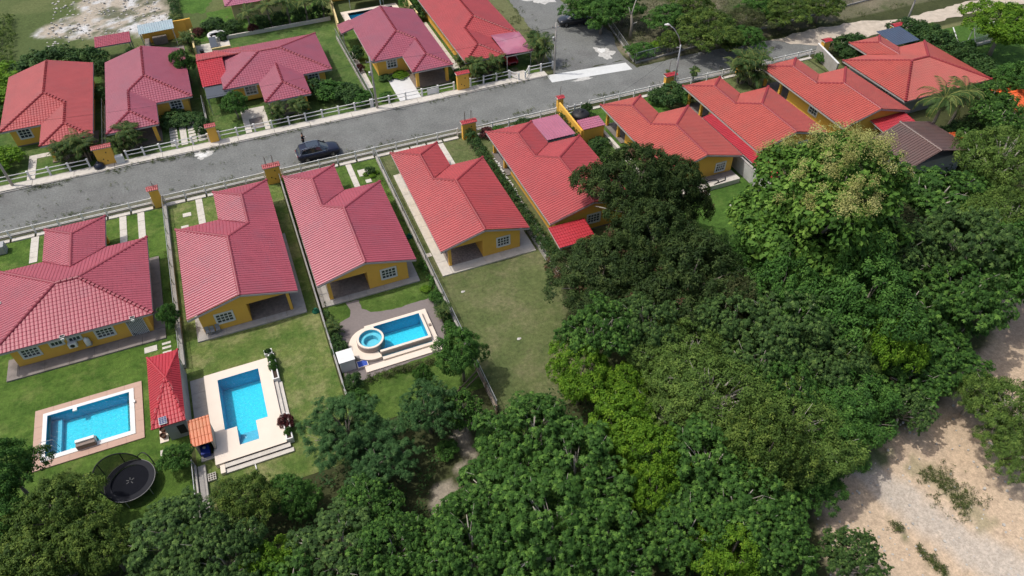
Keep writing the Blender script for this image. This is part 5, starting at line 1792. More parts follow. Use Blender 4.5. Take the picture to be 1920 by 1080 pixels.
t = thing("pump_house", "little pump house with an orange corrugated roof and an open blue lid", "pump house", (-10.7, 34.9, 0))
mw = mat("wall_beige_render", (0.45, 0.42, 0.36), vary=0.1, stain=0.3, stain_col=(0.28, 0.26, 0.22))
MB().box(-10.6, -10.45, 35.0, 36.6, 0, 1.75).build("wall", mw, t)
MB().box(-9.5, -9.35, 35.0, 36.6, 0, 1.75).build("wall", mw, t)
MB().box(-10.45, -9.5, 36.45, 36.6, 0, 1.75).build("wall", mw, t)
MB().box(-10.6, -9.3, 34.55, 34.98, 0, 0.1).build("step", M_CONC_LIGHT, t)
roof_slope("roof_slope", [(-10.75, 34.7, 1.8), (-9.25, 34.7, 1.8), (-9.25, 36.95, 2.1), (-10.75, 36.95, 2.1)], M_ROOF_ORANGE, t, rib=0.24, course=0.7, amp=0.05)
MB().add([(-10.7, 34.75, 1.77), (-9.3, 34.75, 1.77), (-9.3, 36.9, 2.06), (-10.7, 36.9, 2.06)], [(3, 2, 1, 0)]).build("deck_board", M_FASCIA, t)
mblue = mat("plastic_royal_blue", (0.02, 0.045, 0.30), rough=0.4, vary=0.12)
MB().box(-10.4, -9.85, 34.78, 35.6, 0.12, 0.62).build("pump_cover", mblue, t, bevel=0.04)
MB().add([(-10.44, 34.72, 0.64), (-9.82, 34.72, 0.64), (-9.82, 35.4, 0.75), (-10.44, 35.4, 0.75), (-10.44, 34.72, 0.6), (-9.82, 34.72, 0.6), (-9.82, 35.4, 0.71), (-10.44, 35.4, 0.71)], [(0, 1, 2, 3), (7, 6, 5, 4), (0, 4, 5, 1), (1, 5, 6, 2), (2, 6, 7, 3), (3, 7, 4, 0)]).build("blue_lid", mblue, t)
MB().lathe((-10.15, 35.2, 0.74), [(0.1, 0), (0.12, 0.1), (0.04, 0.16)], 12).build("pump_cap", M_METAL, t)
MB().tube([(-9.6, 34.85, 0.12), (-9.6, 34.85, 0.5), (-9.6, 35.3, 0.5)], 0.04, 8).build("pipe", M_BLACK, t)
t = thing("breeze_block", "hollow concrete vent block propped against the drain fence", "concrete block", (-10.45, 32.8, 0))
for i in range(4):
    MB().box(-10.28, -9.72, 32.65 + i * 0.19, 32.69 + i * 0.19, 0.02, 0.2).build("bar", M_CONC_LIGHT, t)
for i in range(4):
    MB().box(-10.28 + i * 0.17, -10.24 + i * 0.17, 32.655, 33.255, 0.021, 0.19).build("web", M_CONC_LIGHT, t)
t = tag(MB().tube([(-7.0, 32.85, 0.05), (-6.95, 32.2, 0.05)], 0.05, 8).build("pipe", M_WHITE, None, off=(0, 0, 0)), "short white pipe end below the pool steps", "pipe")

# ================================================================== TRAMPOLINE
T0 = (-15.25, 34.4)
tp = thing("trampoline", "round black trampoline with a half-collapsed safety net", "trampoline", (T0[0], T0[1], 0))
mmat = mat("trampoline_mat", (0.010, 0.011, 0.015), rough=0.95, spec=0.08, vary=0.15)
mpad = mat("trampoline_pad", (0.02, 0.021, 0.026), rough=0.7, spec=0.15, vary=0.2)
MB().lathe((T0[0], T0[1], 0.78), [(1.28, 0), (0.01, -0.03)], 48, closed=False).build("mat", mmat, tp)
ring(T0, 1.26, 1.66, 0.80, 0.86, 48).build("pad", mpad, tp, bevel=0.02)
MB().tube([(T0[0] + 1.68 * math.cos(a), T0[1] + 1.68 * math.sin(a), 0.82) for a in np.linspace(0, 2 * math.pi, 49)], 0.035, 6, cap=False).build("frame_ring", mat("steel_dull", (0.16, 0.16, 0.16), rough=0.5, metal=0.5), tp)
for i in range(6):
    a = i * math.pi / 3 + 0.3
    x, y = T0[0] + 1.66 * math.cos(a), T0[1] + 1.66 * math.sin(a)
    MB().tube([(x, y, 0.8), (x, y, 0.0)], 0.035, 6).build("leg", M_METAL, tp)
# enclosure: leaning hoop and net on the far left half
hoop = []
base = []
for i, a in enumerate(np.linspace(math.radians(62), math.radians(232), 26)):
    t_ = (a - math.radians(62)) / math.radians(170)
    hgt = 0.86 + 1.45 * math.sin(math.pi * min(1, max(0, t_))) ** 0.6
    k = 1.68 + 0.12 * math.sin(math.pi * t_)
    hoop.append((T0[0] + k * math.cos(a) - 0.15 * math.sin(math.pi * t_), T0[1] + k * math.sin(a), hgt))
    base.append((T0[0] + 1.6 * math.cos(a), T0[1] + 1.6 * math.sin(a), 0.86))
MB().tube(hoop, 0.045, 6).build("net_hoop", M_BLACK, tp)
V = hoop + base
n = len(hoop)
MB().add(V, [(i, i + 1, n + i + 1, n + i) for i in range(n - 1)]).build("net", net_mat("net_black", (0.012, 0.015, 0.010), 1, 0.22), tp)
V = [(T0[0] + (p[0] - T0[0]) * 0.72, T0[1] + (p[1] - T0[1]) * 0.72, 0.87) for p in base]
for a in (1.0, 1.75, 2.6, 3.4):
    x, y = T0[0] + 1.7 * math.cos(a), T0[1] + 1.7 * math.sin(a)
    j = min(range(n), key=lambda i: (hoop[i][0] - x) ** 2 + (hoop[i][1] - y) ** 2)
    MB().tube([(x, y, 0.2), hoop[j]], 0.03, 6).build("net_pole", M_BLACK, tp)
arc = [(T0[0] + 1.68 * math.cos(a) + 0.1, T0[1] + 1.68 * math.sin(a) + 0.15, 0.86 + 0.75 * math.sin(math.pi * i / 11)) for i, a in enumerate(np.linspace(math.radians(15), math.radians(75), 12))]
MB().tube(arc, 0.04, 6).build("loose_hoop", M_BLACK, tp)
MB().tube([(T0[0] - 1.2, T0[1] - 1.0, 0.88), (T0[0] - 1.5, T0[1] - 1.0, 1.0), (T0[0] - 1.65, T0[1] - 0.85, 0.7)], 0.07, 6).build("net_bundle", mat("netting_olive", (0.14, 0.14, 0.09), vary=0.3), tp)
mlogo = mat("print_grey", (0.11, 0.11, 0.11))
for a in (0.5, 1.6, 2.65, 3.7, 5.3):
    MB().bar((T0[0] + 0.1 * math.cos(a), T0[1] + 0.1 * math.sin(a), 0.765), (T0[0] + 0.3 * math.cos(a), T0[1] + 0.3 * math.sin(a), 0.77), 0.05, 0.01).build("print", mlogo, tp)

# ================================================================== CARS
M_NAVY = mat("car_paint_navy", (0.012, 0.015, 0.036), rough=0.32, metal=0.4, vary=0.06, coat=0.8)
M_CARRED = mat("car_paint_red", (0.22, 0.01, 0.015), rough=0.35, vary=0.06, coat=0.8)
M_CARBLACK = mat("car_paint_black", (0.02, 0.022, 0.026), rough=0.3, vary=0.06, coat=0.8)
M_TYRE = mat("tyre", (0.02, 0.02, 0.02), rough=0.9)
M_CHROME = mat("chrome", (0.62, 0.62, 0.62), rough=0.2, metal=0.9)
M_CARGLASS = mat("car_glass", (0.02, 0.03, 0.04), rough=0.06, vary=0.05, spec=0.9, coat=1.0)


def suv(loc, rz, label, paint):
    t = thing("parked_car", label, "car", (0, 0, 0))
    st = [(-2.36, .60, .80, .72), (-2.30, .80, 1.00, .93), (-2.05, .90, 1.06, .99), (-1.4, .935, 1.06, 1.0), (-0.5, .935, 1.05, .99), (0.4, .935, 1.05, .98), (1.0, .93, 1.05, .97),
          (1.35, .925, 1.01, .94), (1.8, .90, .95, .87), (2.1, .83, .86, .79), (2.28, .70, .76, .70), (2.36, .5, .62, .56)]
    V = []
    for x, w, ztp, zs in st:
        lowz = 0.26 if abs(x) < 2.2 else 0.38
        sec = [(0, lowz), (w * .88, lowz), (w * .98, lowz + .14), (w, .62 * zs + .08), (w * .965, zs), (w * .80, zs + (ztp - zs) * .75), (w * .4, ztp), (0, ztp + .012)]
        full = sec + [(-a, b) for a, b in sec[-2:0:-1]]
        V += [(x, a, b) for a, b in full]
    n = 14
    F = []
    for i in range(len(st) - 1):
        for k in range(n):
            F.append((i * n + k, i * n + (k + 1) % n, (i + 1) * n + (k + 1) % n, (i + 1) * n + k))
    F += [tuple(range(n - 1, -1, -1)), tuple(range((len(st) - 1) * n, len(st) * n))]
    b = MB().add(V, F).build("body", paint, t, smooth=True)
    # glasshouse
    lo = [(-2.18, .50), (-2.0, .80), (-.9, .86), (.5, .85), (1.0, .76), (1.22, .35), (1.22, -.35), (1.0, -.76), (.5, -.85), (-.9, -.86), (-2.0, -.80), (-2.18, -.50)]
    hi = [(-1.92, .40), (-1.78, .62), (-.9, .66), (.1, .64), (.28, .58), (.34, .28), (.34, -.28), (.28, -.58), (.1, -.64), (-.9, -.66), (-1.78, -.62), (-1.92, -.40)]
    zl, zh = 1.0, [1.5, 1.53, 1.62, 1.60, 1.58, 1.585, 1.585, 1.58, 1.60, 1.62, 1.53, 1.5]
    m_ = len(lo)
    V = [(x, y, zl) for x, y in lo] + [(x, y, z) for (x, y), z in zip(hi, zh)]
    MB().add(V, [(i, (i + 1) % m_, m_ + (i + 1) % m_, m_ + i) for i in range(m_)]).build("windows", M_CARGLASS, t)
    V = [(x, y, z) for (x, y), z in zip(hi, zh)] + [(x * 0.97 - .03, y * .82, z + .035) for (x, y), z in zip(hi, zh)]
    MB().add(V, [(i, (i + 1) % m_, m_ + (i + 1) % m_, m_ + i) for i in range(m_)] + [tuple(range(m_, 2 * m_))]).build("roof", paint, t, smooth=False)
    MB().box(-1.15, 0.15, -.48, .48, 1.640, 1.668).build("sunroof", M_CARGLASS, t)
    for s in (1, -1):
        MB().bar((.30, s * .59, 1.59), (1.06, s * .76, 1.0), .07, .05).build("pillar", paint, t)
        MB().bar((-.35, s * .66, 1.6), (-.3, s * .865, 1.0), .07, .04).build("pillar", M_BLACK, t)
        MB().bar((-1.78, s * .63, 1.53), (-2.02, s * .81, 1.0), .22, .05).build("pillar", paint, t)
        MB().tube([(1.02, s * .78, 1.02), (.3, s * .865, 1.03), (-.9, s * .875, 1.04), (-1.6, s * .86, 1.07), (-2.0, s * .80, 1.14)], .022, 6).build("chrome_strip", M_CHROME, t)
        MB().tube([(1.0, s * .75, 1.06), (.25, s * .64, 1.575), (-.9, s * .68, 1.62), (-1.6, s * .66, 1.5), (-2.0, s * .79, 1.14)], .018, 6).build("chrome_strip", M_CHROME, t)
        MB().tube([(.1, s * .6, 1.66), (-.9, s * .62, 1.70), (-1.7, s * .58, 1.60)], .022, 6).build("roof_rail", M_CHROME, t)
        MB().lathe((0, 0, 0), [(.02, -.08), (.09, -.05), (.10, .04), (.03, .08)], 10).build("mirror", paint, t, smooth=True, off=(-.92, -s * 1.0, -1.06))
        hl = MB().box(-.22, .05, -.14, .14, -.07, .06).build("headlight", mat("lamp_glass", (0.55, 0.57, 0.6), rough=0.1), t, off=(-2.12, -s * .62, -.70), bevel=.03)
        MB().box(-.05, .12, -.16, .16, -.09, .08).build("tail_light", mat("tail_red", (0.25, 0.01, 0.01), rough=0.2), t, off=(2.31, -s * .60, -.86), bevel=.03)
        for xw in (-1.42, 1.42):
            wv = MB()
            wv.tube([(xw, s * .70, .36), (xw, s * .945, .36)], .36, 24)
            w_ = wv.build("wheel", M_TYRE, t)
            MB().tube([(xw, s * .93, .36), (xw, s * .955, .36)], .235, 16).build("rim", mat("rim_dark", (0.12, 0.12, 0.13), rough=0.3, metal=0.7), w_)
            for k in range(5):
                a = k * 1.2566
                MB().bar((xw, s * .958, .36), (xw + .22 * math.cos(a), s * .958, .36 + .22 * math.sin(a)), .05, .012).build("spoke", M_CHROME, w_)
    MB().box(2.26, 2.36, -.42, .42, .40, .66).build("grille", M_BLACK, t, bevel=.02)
    MB().box(-2.40, -2.37, -.26, .26, .60, .72).build("number_plate", M_FRAME, t)
    t.location = (loc[0], loc[1], loc[2])
    t.rotation_euler = (0, 0, rz)
    return t


suv((5.28, 69.95, 0.004), math.radians(1.5), "navy SUV parked at the near edge of the street", M_NAVY)
suv((45.6, 88.3, 0.008), math.radians(172), "dark car in the tree shade on the side road", M_CARBLACK)
suv((32.75, 82.2, 0.0), math.radians(-90), "dark red car under the purple carport sheets", M_CARRED)
tag(MB().box(32.3, 33.2, 78.6, 79.84, 0, 0.02).build("oil_mat", mat("olive_grit", (0.12, 0.13, 0.06)), None, off=(0, 0, 0)), "patch of trodden olive ground before the dark red car", "ground patch")

# ================================================================== POLES AND WIRES
def pole(x, y, h, label, r=0.15, arm=None, hw=True):
    t = thing("utility_pole", label, "utility pole", (x, y, 0))
    MB().tube([(x, y, -0.1), (x, y, h)], [r, r * 0.6], 10).build("pole", M_CONC, t, smooth=True)
    if hw:
        MB().bar((x - 0.5, y, h - 0.6), (x + 0.5, y, h - 0.6), 0.08).build("crossarm", M_METAL, t)
        for dx in (-0.45, 0.45):
            MB().lathe((x + dx, y, h - 0.55), [(0.05, 0), (0.07, 0.1), (0.03, 0.2)], 8).build("insulator", M_CONC_DARK, t)
        MB().lathe((x - 0.22, y + 0.1, h - 2.3), [(0.14, 0), (0.17, 0.05), (0.17, 0.45), (0.08, 0.5)], 10).build("meter_can", M_METAL, t)
    return t


pole(13.8, 76.95, 6.7, "concrete pole at the kerb left of the very pale drive", hw=True)
pole(37.0, 76.35, 6.8, "concrete pole at the corner of the side road")
pole(-25.9, 77.0, 8.0, "concrete pole at the left edge of the photo")
pole(86.5, 67.9, 7.0, "grey pole among shrubs beside the dirt road")
t = thing("street_lamp", "tall street lamp with a bent arm above the shrub between two near houses", "street lamp", (48.5, 66.3, 0))
MB().tube([(48.5, 66.3, -0.1), (48.5, 66.3, 6.3)], [0.14, 0.08], 10).build("pole", M_METAL, t, smooth=True)
MB().tube([(48.5, 66.3, 6.2), (48.25, 66.6, 7.2), (47.7, 67.0, 8.1), (47.2, 67.3, 8.5)], 0.055, 8).build("arm", M_METAL, t, smooth=True)
MB().tube([(47.3, 67.25, 8.48), (47.05, 67.4, 8.54), (46.7, 67.6, 8.5)], [0.06, 0.16, 0.07], 10).build("lamp_head", M_WHITE, t, smooth=True)
MB().bar((48.5, 66.3, 5.9), (48.1, 66.5, 5.95), 0.1).build("bracket", M_METAL, t)


def wire(label, pts, sag=0.6, r=0.012):
    a, b = Vector(pts[0]), Vector(pts[1])
    P = [a.lerp(b, i / 14) - Vector((0, 0, sag * 4 * (i / 14) * (1 - i / 14))) for i in range(15)]
    return tag(MB().tube(P, r, 4).build("power_line", M_BLACK, None, off=(0, 0, 0)), label, "power line")


wire("power line from the pale-drive pole to the side road pole", ((13.8, 76.95, 6.2), (37.0, 76.35, 6.3)))
wire("power line from the left edge pole to the pale-drive pole", ((-25.9, 77.0, 7.3), (13.8, 76.95, 6.2)), 1.0)
wire("service wire from the pale-drive pole down to the roof corner with the white bracket", ((13.8, 76.95, 5.9), (15.6, 84.0, 2.9)), 0.2)
wire("service wire from the side road pole to the corner house's roof", ((37.0, 76.35, 6.1), (33.0, 84.6, 3.3)), 0.3)
wire("service wire from the street lamp down to the annexe by the water tank", ((48.5, 66.3, 5.9), (36.9, 63.4, 2.7)), 0.4)

# ================================================================== SMALL THINGS
def person():
    t = thing("person", "person in dark clothes standing behind the navy SUV, holding up a controller", "person", (0, 0, 0))

    def skin(name, verts, edges, rad, m, root=0, lv=2):
        me = bpy.data.meshes.new(name)
        me.from_pydata(verts, edges, [])
        o = bpy.data.objects.new(name, me)
        COL.objects.link(o)
        o.parent = t
        me.materials.append(m)
        md = o.modifiers.new("skin", 'SKIN')
        sv = me.skin_vertices[0].data
        for i, r in enumerate(rad):
            sv[i].radius = (r, r) if not hasattr(r, '__len__') else r
        for i in range(len(verts)):
            sv[i].use_root = (i == root)
        md.use_smooth_shade = True
        s = o.modifiers.new("sub", 'SUBSURF')
        s.levels = lv
        s.render_levels = lv
        return o
    sk = mat("skin", (0.26, 0.13, 0.08), vary=0.05)
    dk = mat("cloth_black", (0.012, 0.012, 0.015), rough=0.9, vary=0.1)
    # body faces +x ; arms bent forward holding a controller at chest height
    V = [(0, 0, .95), (0, 0, 1.15), (0.01, 0, 1.38), (0.02, 0, 1.50), (0.05, 0, 1.60), (0.06, 0, 1.72),
         (0.0, .20, 1.42), (0.03, .25, 1.17), (0.28, .13, 1.19), (0.35, .09, 1.20),
         (0.0, -.20, 1.42), (0.03, -.25, 1.17), (0.28, -.13, 1.19), (0.35, -.09, 1.20),
         (0, .10, .88), (0.03, .11, .50), (0.0, .12, .09), (0.16, .13, .04),
         (0, -.10, .88), (0.0, -.11, .50), (-0.03, -.12, .09), (0.13, -.13, .04)]
    E = [(0, 1), (1, 2), (2, 3), (3, 4), (4, 5), (2, 6), (6, 7), (7, 8), (8, 9), (2, 10), (10, 11), (11, 12), (12, 13), (0, 14), (14, 15), (15, 16), (16, 17), (0, 18), (18, 19), (19, 20), (20, 21)]
    R = [.13, .12, .14, .055, .085, .075, .06, .043, .033, .035, .06, .043, .033, .035, .085, .058, .042, .04, .085, .058, .042, .04]
    skin("body", V, E, R, sk)
    skin("shirt", [(0, 0, .93), (0, 0, 1.15), (0.01, 0, 1.40), (0.0, .21, 1.42), (0.03, .25, 1.18), (0.25, .14, 1.19), (0.0, -.21, 1.42), (0.03, -.25, 1.18), (0.25, -.14, 1.19)], [(0, 1), (1, 2), (2, 3), (3, 4), (4, 5), (2, 6), (6, 7), (7, 8)], [.155, .145, .165, .08, .062, .05, .08, .062, .05], dk)
    skin("trousers", [(0, 0, .96), (0, .10, .86), (0.03, .11, .50), (0.0, .12, .13), (0, -.10, .86), (0.0, -.11, .50), (-0.03, -.12, .13)], [(0, 1), (1, 2), (2, 3), (0, 4), (4, 5), (5, 6)], [.15, .105, .078, .062, .105, .078, .062], mat("trousers_black", (0.015, 0.015, 0.018), vary=0.1))
    skin("hair", [(0.02, 0, 1.70), (0.035, 0, 1.76)], [(0, 1)], [.104, .095], mat("hair_black", (0.01, 0.009, 0.008)))
    skin("shoe", [(0, .12, .05), (0.15, .13, .04)], [(0, 1)], [.05, .045], dk)
    skin("shoe", [(-0.03, -.12, .05), (0.12, -.13, .04)], [(0, 1)], [.05, .045], dk)
    # fingers, nose and ears
    f = MB()
    for s in (1, -1):
        for k in range(4):
            f.tube([(0.36, s * (.105 - k * .018), 1.195), (0.40, s * (.098 - k * .018), 1.19), (0.42, s * (.08 - k * .016), 1.17)], [.010, .009, .007], 6)
        f.tube([(0.33, s * .07, 1.215), (0.36, s * .045, 1.23)], [.011, .008], 6)
        f.lathe((0.05, s * .082, 1.63), [(.008, -.03), (.016, 0), (.008, .03)], 8)
    f.lathe((0.142, 0, 1.63), [(.008, -.02), (.016, 0), (.006, .03)], 8)
    f.build("fingers_and_features", sk, t, smooth=True)
    c = tag(MB().box(0.34, 0.44, -.11, .11, 1.20, 1.24).build("remote_controller", mat("controller_grey", (0.45, 0.45, 0.45)), None, off=(0, 0, 0)), "pale grey controller held by the person behind the SUV", "controller")
    t.location = (4.1, 72.25, 0.004)
    t.scale = (1.06, 1.06, 1.06)
    t.rotation_euler = (0, 0, math.radians(-15))
    c.location = (4.1, 72.25, 0.07)
    c.rotation_euler = (0, 0, math.radians(-15))


person()


def hose_reel(x, y, label):
    t = thing("hose_reel", label, "hose reel", (x, y, 0))
    g = mat("hose_green", (0.01, 0.10, 0.055), vary=0.2)
    for k in range(5):
        r = 0.3 - 0.03 * k
        MB().tube([(x + r * math.cos(a), y + r * math.sin(a), 0.06 + k * 0.05) for a in np.linspace(0, 6.28, 18)], 0.03, 6, cap=False).build("coil", g, t)
    MB().tube([(x, y, 0), (x, y, 0.4)], 0.12, 10).build("drum", g, t)


hose_reel(0.15, 46.4, "green coiled hose at the fence corner below the right-hand patio")
hose_reel(10.6, 52.8, "green coiled hose against the fence right of the spa house")
for x, y, l in ((12.9, 43.7, "white rag lying on the upper part of the olive lawn"), (15.4, 36.6, "pale scrap lying lower down on the olive lawn"), (42.3, 44.8, "pale rag on the lawn below the raised terrace steps")):
    t = poly_obj("rag", [(-.28, -.1, .03), (-.05, -.2, .05), (.26, -.08, .03), (.3, .1, .04), (.05, .06, .12), (-.1, .2, .04), (-.25, .08, .05)], [(0, 1, 4), (1, 2, 4), (2, 3, 4), (3, 5, 4), (5, 6, 4), (6, 0, 4)], mat("rag_dull_white", (0.5, 0.48, 0.44)))
    t.location = (x, y, 0)
    t.scale = (.7, .7, .7)
    tag(t, l, "rag")
for i, (x, y) in enumerate(((-8.8, 47.1), (-8.4, 47.05), (-7.95, 47.1))):
    t = thing("garden_chair", ["left one of three small grey chairs against the ochre back wall", "middle one of three small grey chairs against the ochre back wall", "right one of three small grey chairs against the ochre back wall"][i], "chair", (x, y, 0.13))
    g = mat("plastic_grey", (0.3, 0.3, 0.3), vary=0.1)
    MB().box(x - .17, x + .17, y - .17, y + .15, .50, .54).build("seat", g, t)
    MB().box(x - .17, x + .17, y + .15, y + .18, .54, .95).build("backrest", g, t)
    for sx_ in (-1, 1):
        for sy_ in (-1, 1):
            MB().bar((x + sx_ * .15, y + sy_ * .13, .13), (x + sx_ * .14, y + sy_ * .12, .5), .03).build("leg", g, t)
t = thing("football_goal", "small white-framed goal with a net on the little green pitch", "goal", (95.2, 61.6, 0))
for a, b in (((93.0, 62.6, 0), (93.0, 62.6, 1.9)), ((97.6, 62.6, 0), (97.6, 62.6, 1.9)), ((93.0, 62.6, 1.9), (97.6, 62.6, 1.9)), ((93.0, 62.6, 1.9), (93.0, 61.4, 0)), ((97.6, 62.6, 1.9), (97.6, 61.4, 0)), ((93.0, 61.4, 0.03), (97.6, 61.4, 0.03))):
    MB().tube([a, b], 0.06, 8).build("post", M_WHITE, t)
MB().add([(93.0, 62.6, 1.88), (97.6, 62.6, 1.88), (97.6, 61.4, 0.03), (93.0, 61.4, 0.03)], [(0, 1, 2, 3)]).build("net", net_mat("net_white", (0.5, 0.5, 0.5), 1, 0.7), t)
structure(sheet("pitch_line", [(90.8, 62.2), (91.0, 62.2), (94.2, 66.3), (94.0, 66.3)], 0.012, M_WHITE))
tag(MB().tube([(27.4, 46.6, 3.2), (29.5, 43.0, 4.2), (30.3, 41.0, 4.7)], 0.05, 6).build("dead_branch", M_BARK_PALE, None, off=(0, 0, 0)), "bare pale pole sticking out between the mango and the leafy trees", "branch")
t = thing("stone_edging", "line of white-painted stones between the hedge and the red-roofed house", "stone edging", (23.0, 46, 0))
r = random.Random(9)
for i in range(46):
    y = 45.8 + i * 0.37
    x = 22.55 + 0.012 * i + r.uniform(-.08, .08)
    if 47 < y < 62:
        s = r.uniform(.10, .2)
        a0 = r.uniform(0, 6)
        pts = [(x + s * math.cos(a0 + k * 1.05) * r.uniform(.8, 1.2), y + s * math.sin(a0 + k * 1.05) * r.uniform(.8, 1.2)) for k in range(6)]
        MB().prism(pts, 0, r.uniform(.08, .2)).build("stone", mat("stone_white", (0.6, 0.59, 0.56), vary=0.2, scale=4), t)

t = thing("utility_box", "grey utility cabinet at the left edge of the photo inside the near fence", "cabinet", (-26.2, 66.2, 0))
MB().box(-27.0, -25.6, 65.4, 66.3, 0, 0.9).build("cabinet", M_WALL_GREY, t, bevel=0.03)
MB().box(-26.9, -25.7, 65.38, 65.398, 0.1, 0.8).build("door", M_CONC, t)

# ================================================================== TREES AND PLANTS
LM = {
    'palmate': leaf_mat("leaf_palmate_dark", (0.020, 0.052, 0.010), (0.046, 0.115, 0.020), (0.125, 0.24, 0.042)),
    'palmate_b': leaf_mat("leaf_palmate_bluish", (0.024, 0.052, 0.015), (0.052, 0.105, 0.026), (0.13, 0.21, 0.052)),
    'mango': leaf_mat("leaf_mango", (0.020, 0.040, 0.012), (0.042, 0.075, 0.020), (0.082, 0.12, 0.032), 0.12, accent=(0.10, 0.058, 0.032)),
    'teak': leaf_mat("leaf_teak", (0.040, 0.095, 0.016), (0.088, 0.185, 0.028), (0.18, 0.30, 0.05)),
    'lime': leaf_mat("leaf_lime", (0.06, 0.135, 0.013), (0.12, 0.24, 0.020), (0.21, 0.34, 0.030), 0.28),
    'acacia': leaf_mat("leaf_olive_light", (0.048, 0.088, 0.018), (0.10, 0.175, 0.034), (0.18, 0.26, 0.055)),
    'olive': leaf_mat("leaf_olive_yellow", (0.035, 0.070, 0.014), (0.080, 0.135, 0.024), (0.17, 0.235, 0.045)),
    'green': leaf_mat("leaf_mid_green", (0.028, 0.075, 0.016), (0.058, 0.145, 0.026), (0.11, 0.225, 0.042)),
    'longleaf': leaf_mat("leaf_long_green", (0.024, 0.065, 0.02), (0.048, 0.115, 0.034), (0.09, 0.17, 0.052)),
    'brown': leaf_mat("leaf_dry_brown", (0.035, 0.045, 0.018), (0.07, 0.085, 0.03), (0.12, 0.13, 0.05)),
    'shrub': leaf_mat("leaf_shrub", (0.022, 0.055, 0.018), (0.045, 0.10, 0.028), (0.085, 0.15, 0.04)),
    'red': leaf_mat("leaf_dark_red", (0.035, 0.010, 0.012), (0.09, 0.025, 0.025), (0.16, 0.06, 0.045)),
    'palm': leaf_mat("leaf_palm", (0.028, 0.055, 0.016), (0.055, 0.105, 0.026), (0.13, 0.17, 0.045)),
    'hedge': leaf_mat("leaf_hedge", (0.020, 0.048, 0.015), (0.042, 0.09, 0.024), (0.085, 0.15, 0.035)),
    'cream': leaf_mat("flower_cream", (0.22, 0.225, 0.065), (0.36, 0.36, 0.12), (0.50, 0.49, 0.19)),
    'weed': leaf_mat("leaf_weed", (0.05, 0.075, 0.022), (0.09, 0.12, 0.035), (0.16, 0.18, 0.06)),
}


def unit(a):
    return a / np.maximum(np.linalg.norm(a, axis=-1, keepdims=True), 1e-9)


def leaf_quads(C, A, N, Lh, W, r):
    """kite-shaped leaves: base C, axis A, normal N; lengths and widths per leaf"""
    n = len(C)
    B = unit(np.cross(A, N))
    N2 = unit(np.cross(B, A))
    Lh = np.broadcast_to(Lh, (n,))[:, None]
    W = np.broadcast_to(W, (n,))[:, None]
    mid = C + A * Lh * 0.45 + N2 * Lh * 0.06
    V = np.stack([C, mid + B * W / 2, C + A * Lh - N2 * Lh * 0.10, mid - B * W / 2], 1).reshape(-1, 3)
    Q = np.arange(4 * n).reshape(n, 4)
    return V, Q


def lobed_points(r, R, Rz, nl, npts, cz, spread=0.62, lowcut=-0.35):
    """points with outward directions on the skin of a crown made of overlapping lobes"""
    ang = r.random() * 6.28 + np.arange(nl) * 6.28 / max(nl - 1, 1) + r.uniform(-.35, .35, nl)
    rad = np.full(nl, spread) * R * (r.uniform(.75, 1.12, nl) if nl < 12 else np.where(np.arange(nl) % 2, r.uniform(.95, 1.22, nl), r.uniform(.45, .75, nl)))
    rad[0] = 0.1 * R
    cen = np.stack([rad * np.cos(ang), rad * np.sin(ang), cz + Rz * (r.uniform(-.30, .25, nl) if nl < 12 else r.uniform(-.55, .30, nl))], 1)
    cen[0, 2] = cz + Rz * 0.3
    lr = R * r.uniform(.30, .50, nl) * (1.0 if nl < 12 else .70)
    lr[0] = R * 0.55
    w = lr ** 2
    out, dirs, lob = [], [], []
    got = 0
    while got < npts:
        k = r.choice(nl, npts, p=w / w.sum())
        d = unit(r.normal(size=(npts, 3)))
        flip = (d[:, 2] < 0) & (r.random(npts) < 0.55)
        d[flip, 2] *= -1
        d = d[d[:, 2] > lowcut] if False else d
        sc = np.array([1, 1, Rz / R * 1.0])
        bump = 1 + 0.16 * np.sin(d[:, 0] * 5.1 + k * 1.7) * np.cos(d[:, 1] * 4.3 + k) + r.normal(0, .05, npts)
        shell = np.where(r.random(npts) < 0.8, 1.0, r.uniform(.55, 1.0, npts))
        p = cen[k] + d * lr[k][:, None] * sc * (bump * shell)[:, None]
        dd = ((p[:, None, :] - cen[None]) / sc)
        ins = (np.linalg.norm(dd, axis=2) < lr[None] * 0.80)
        ins[np.arange(npts), k] = False
        ok = ~ins.any(1) & (d[:, 2] > lowcut)
        out.append(p[ok])
        dirs.append(d[ok])
        lob.append(k[ok])
        got += ok.sum()
    return np.concatenate(out)[:npts], np.concatenate(dirs)[:npts], np.concatenate(lob)[:npts], cen, lr


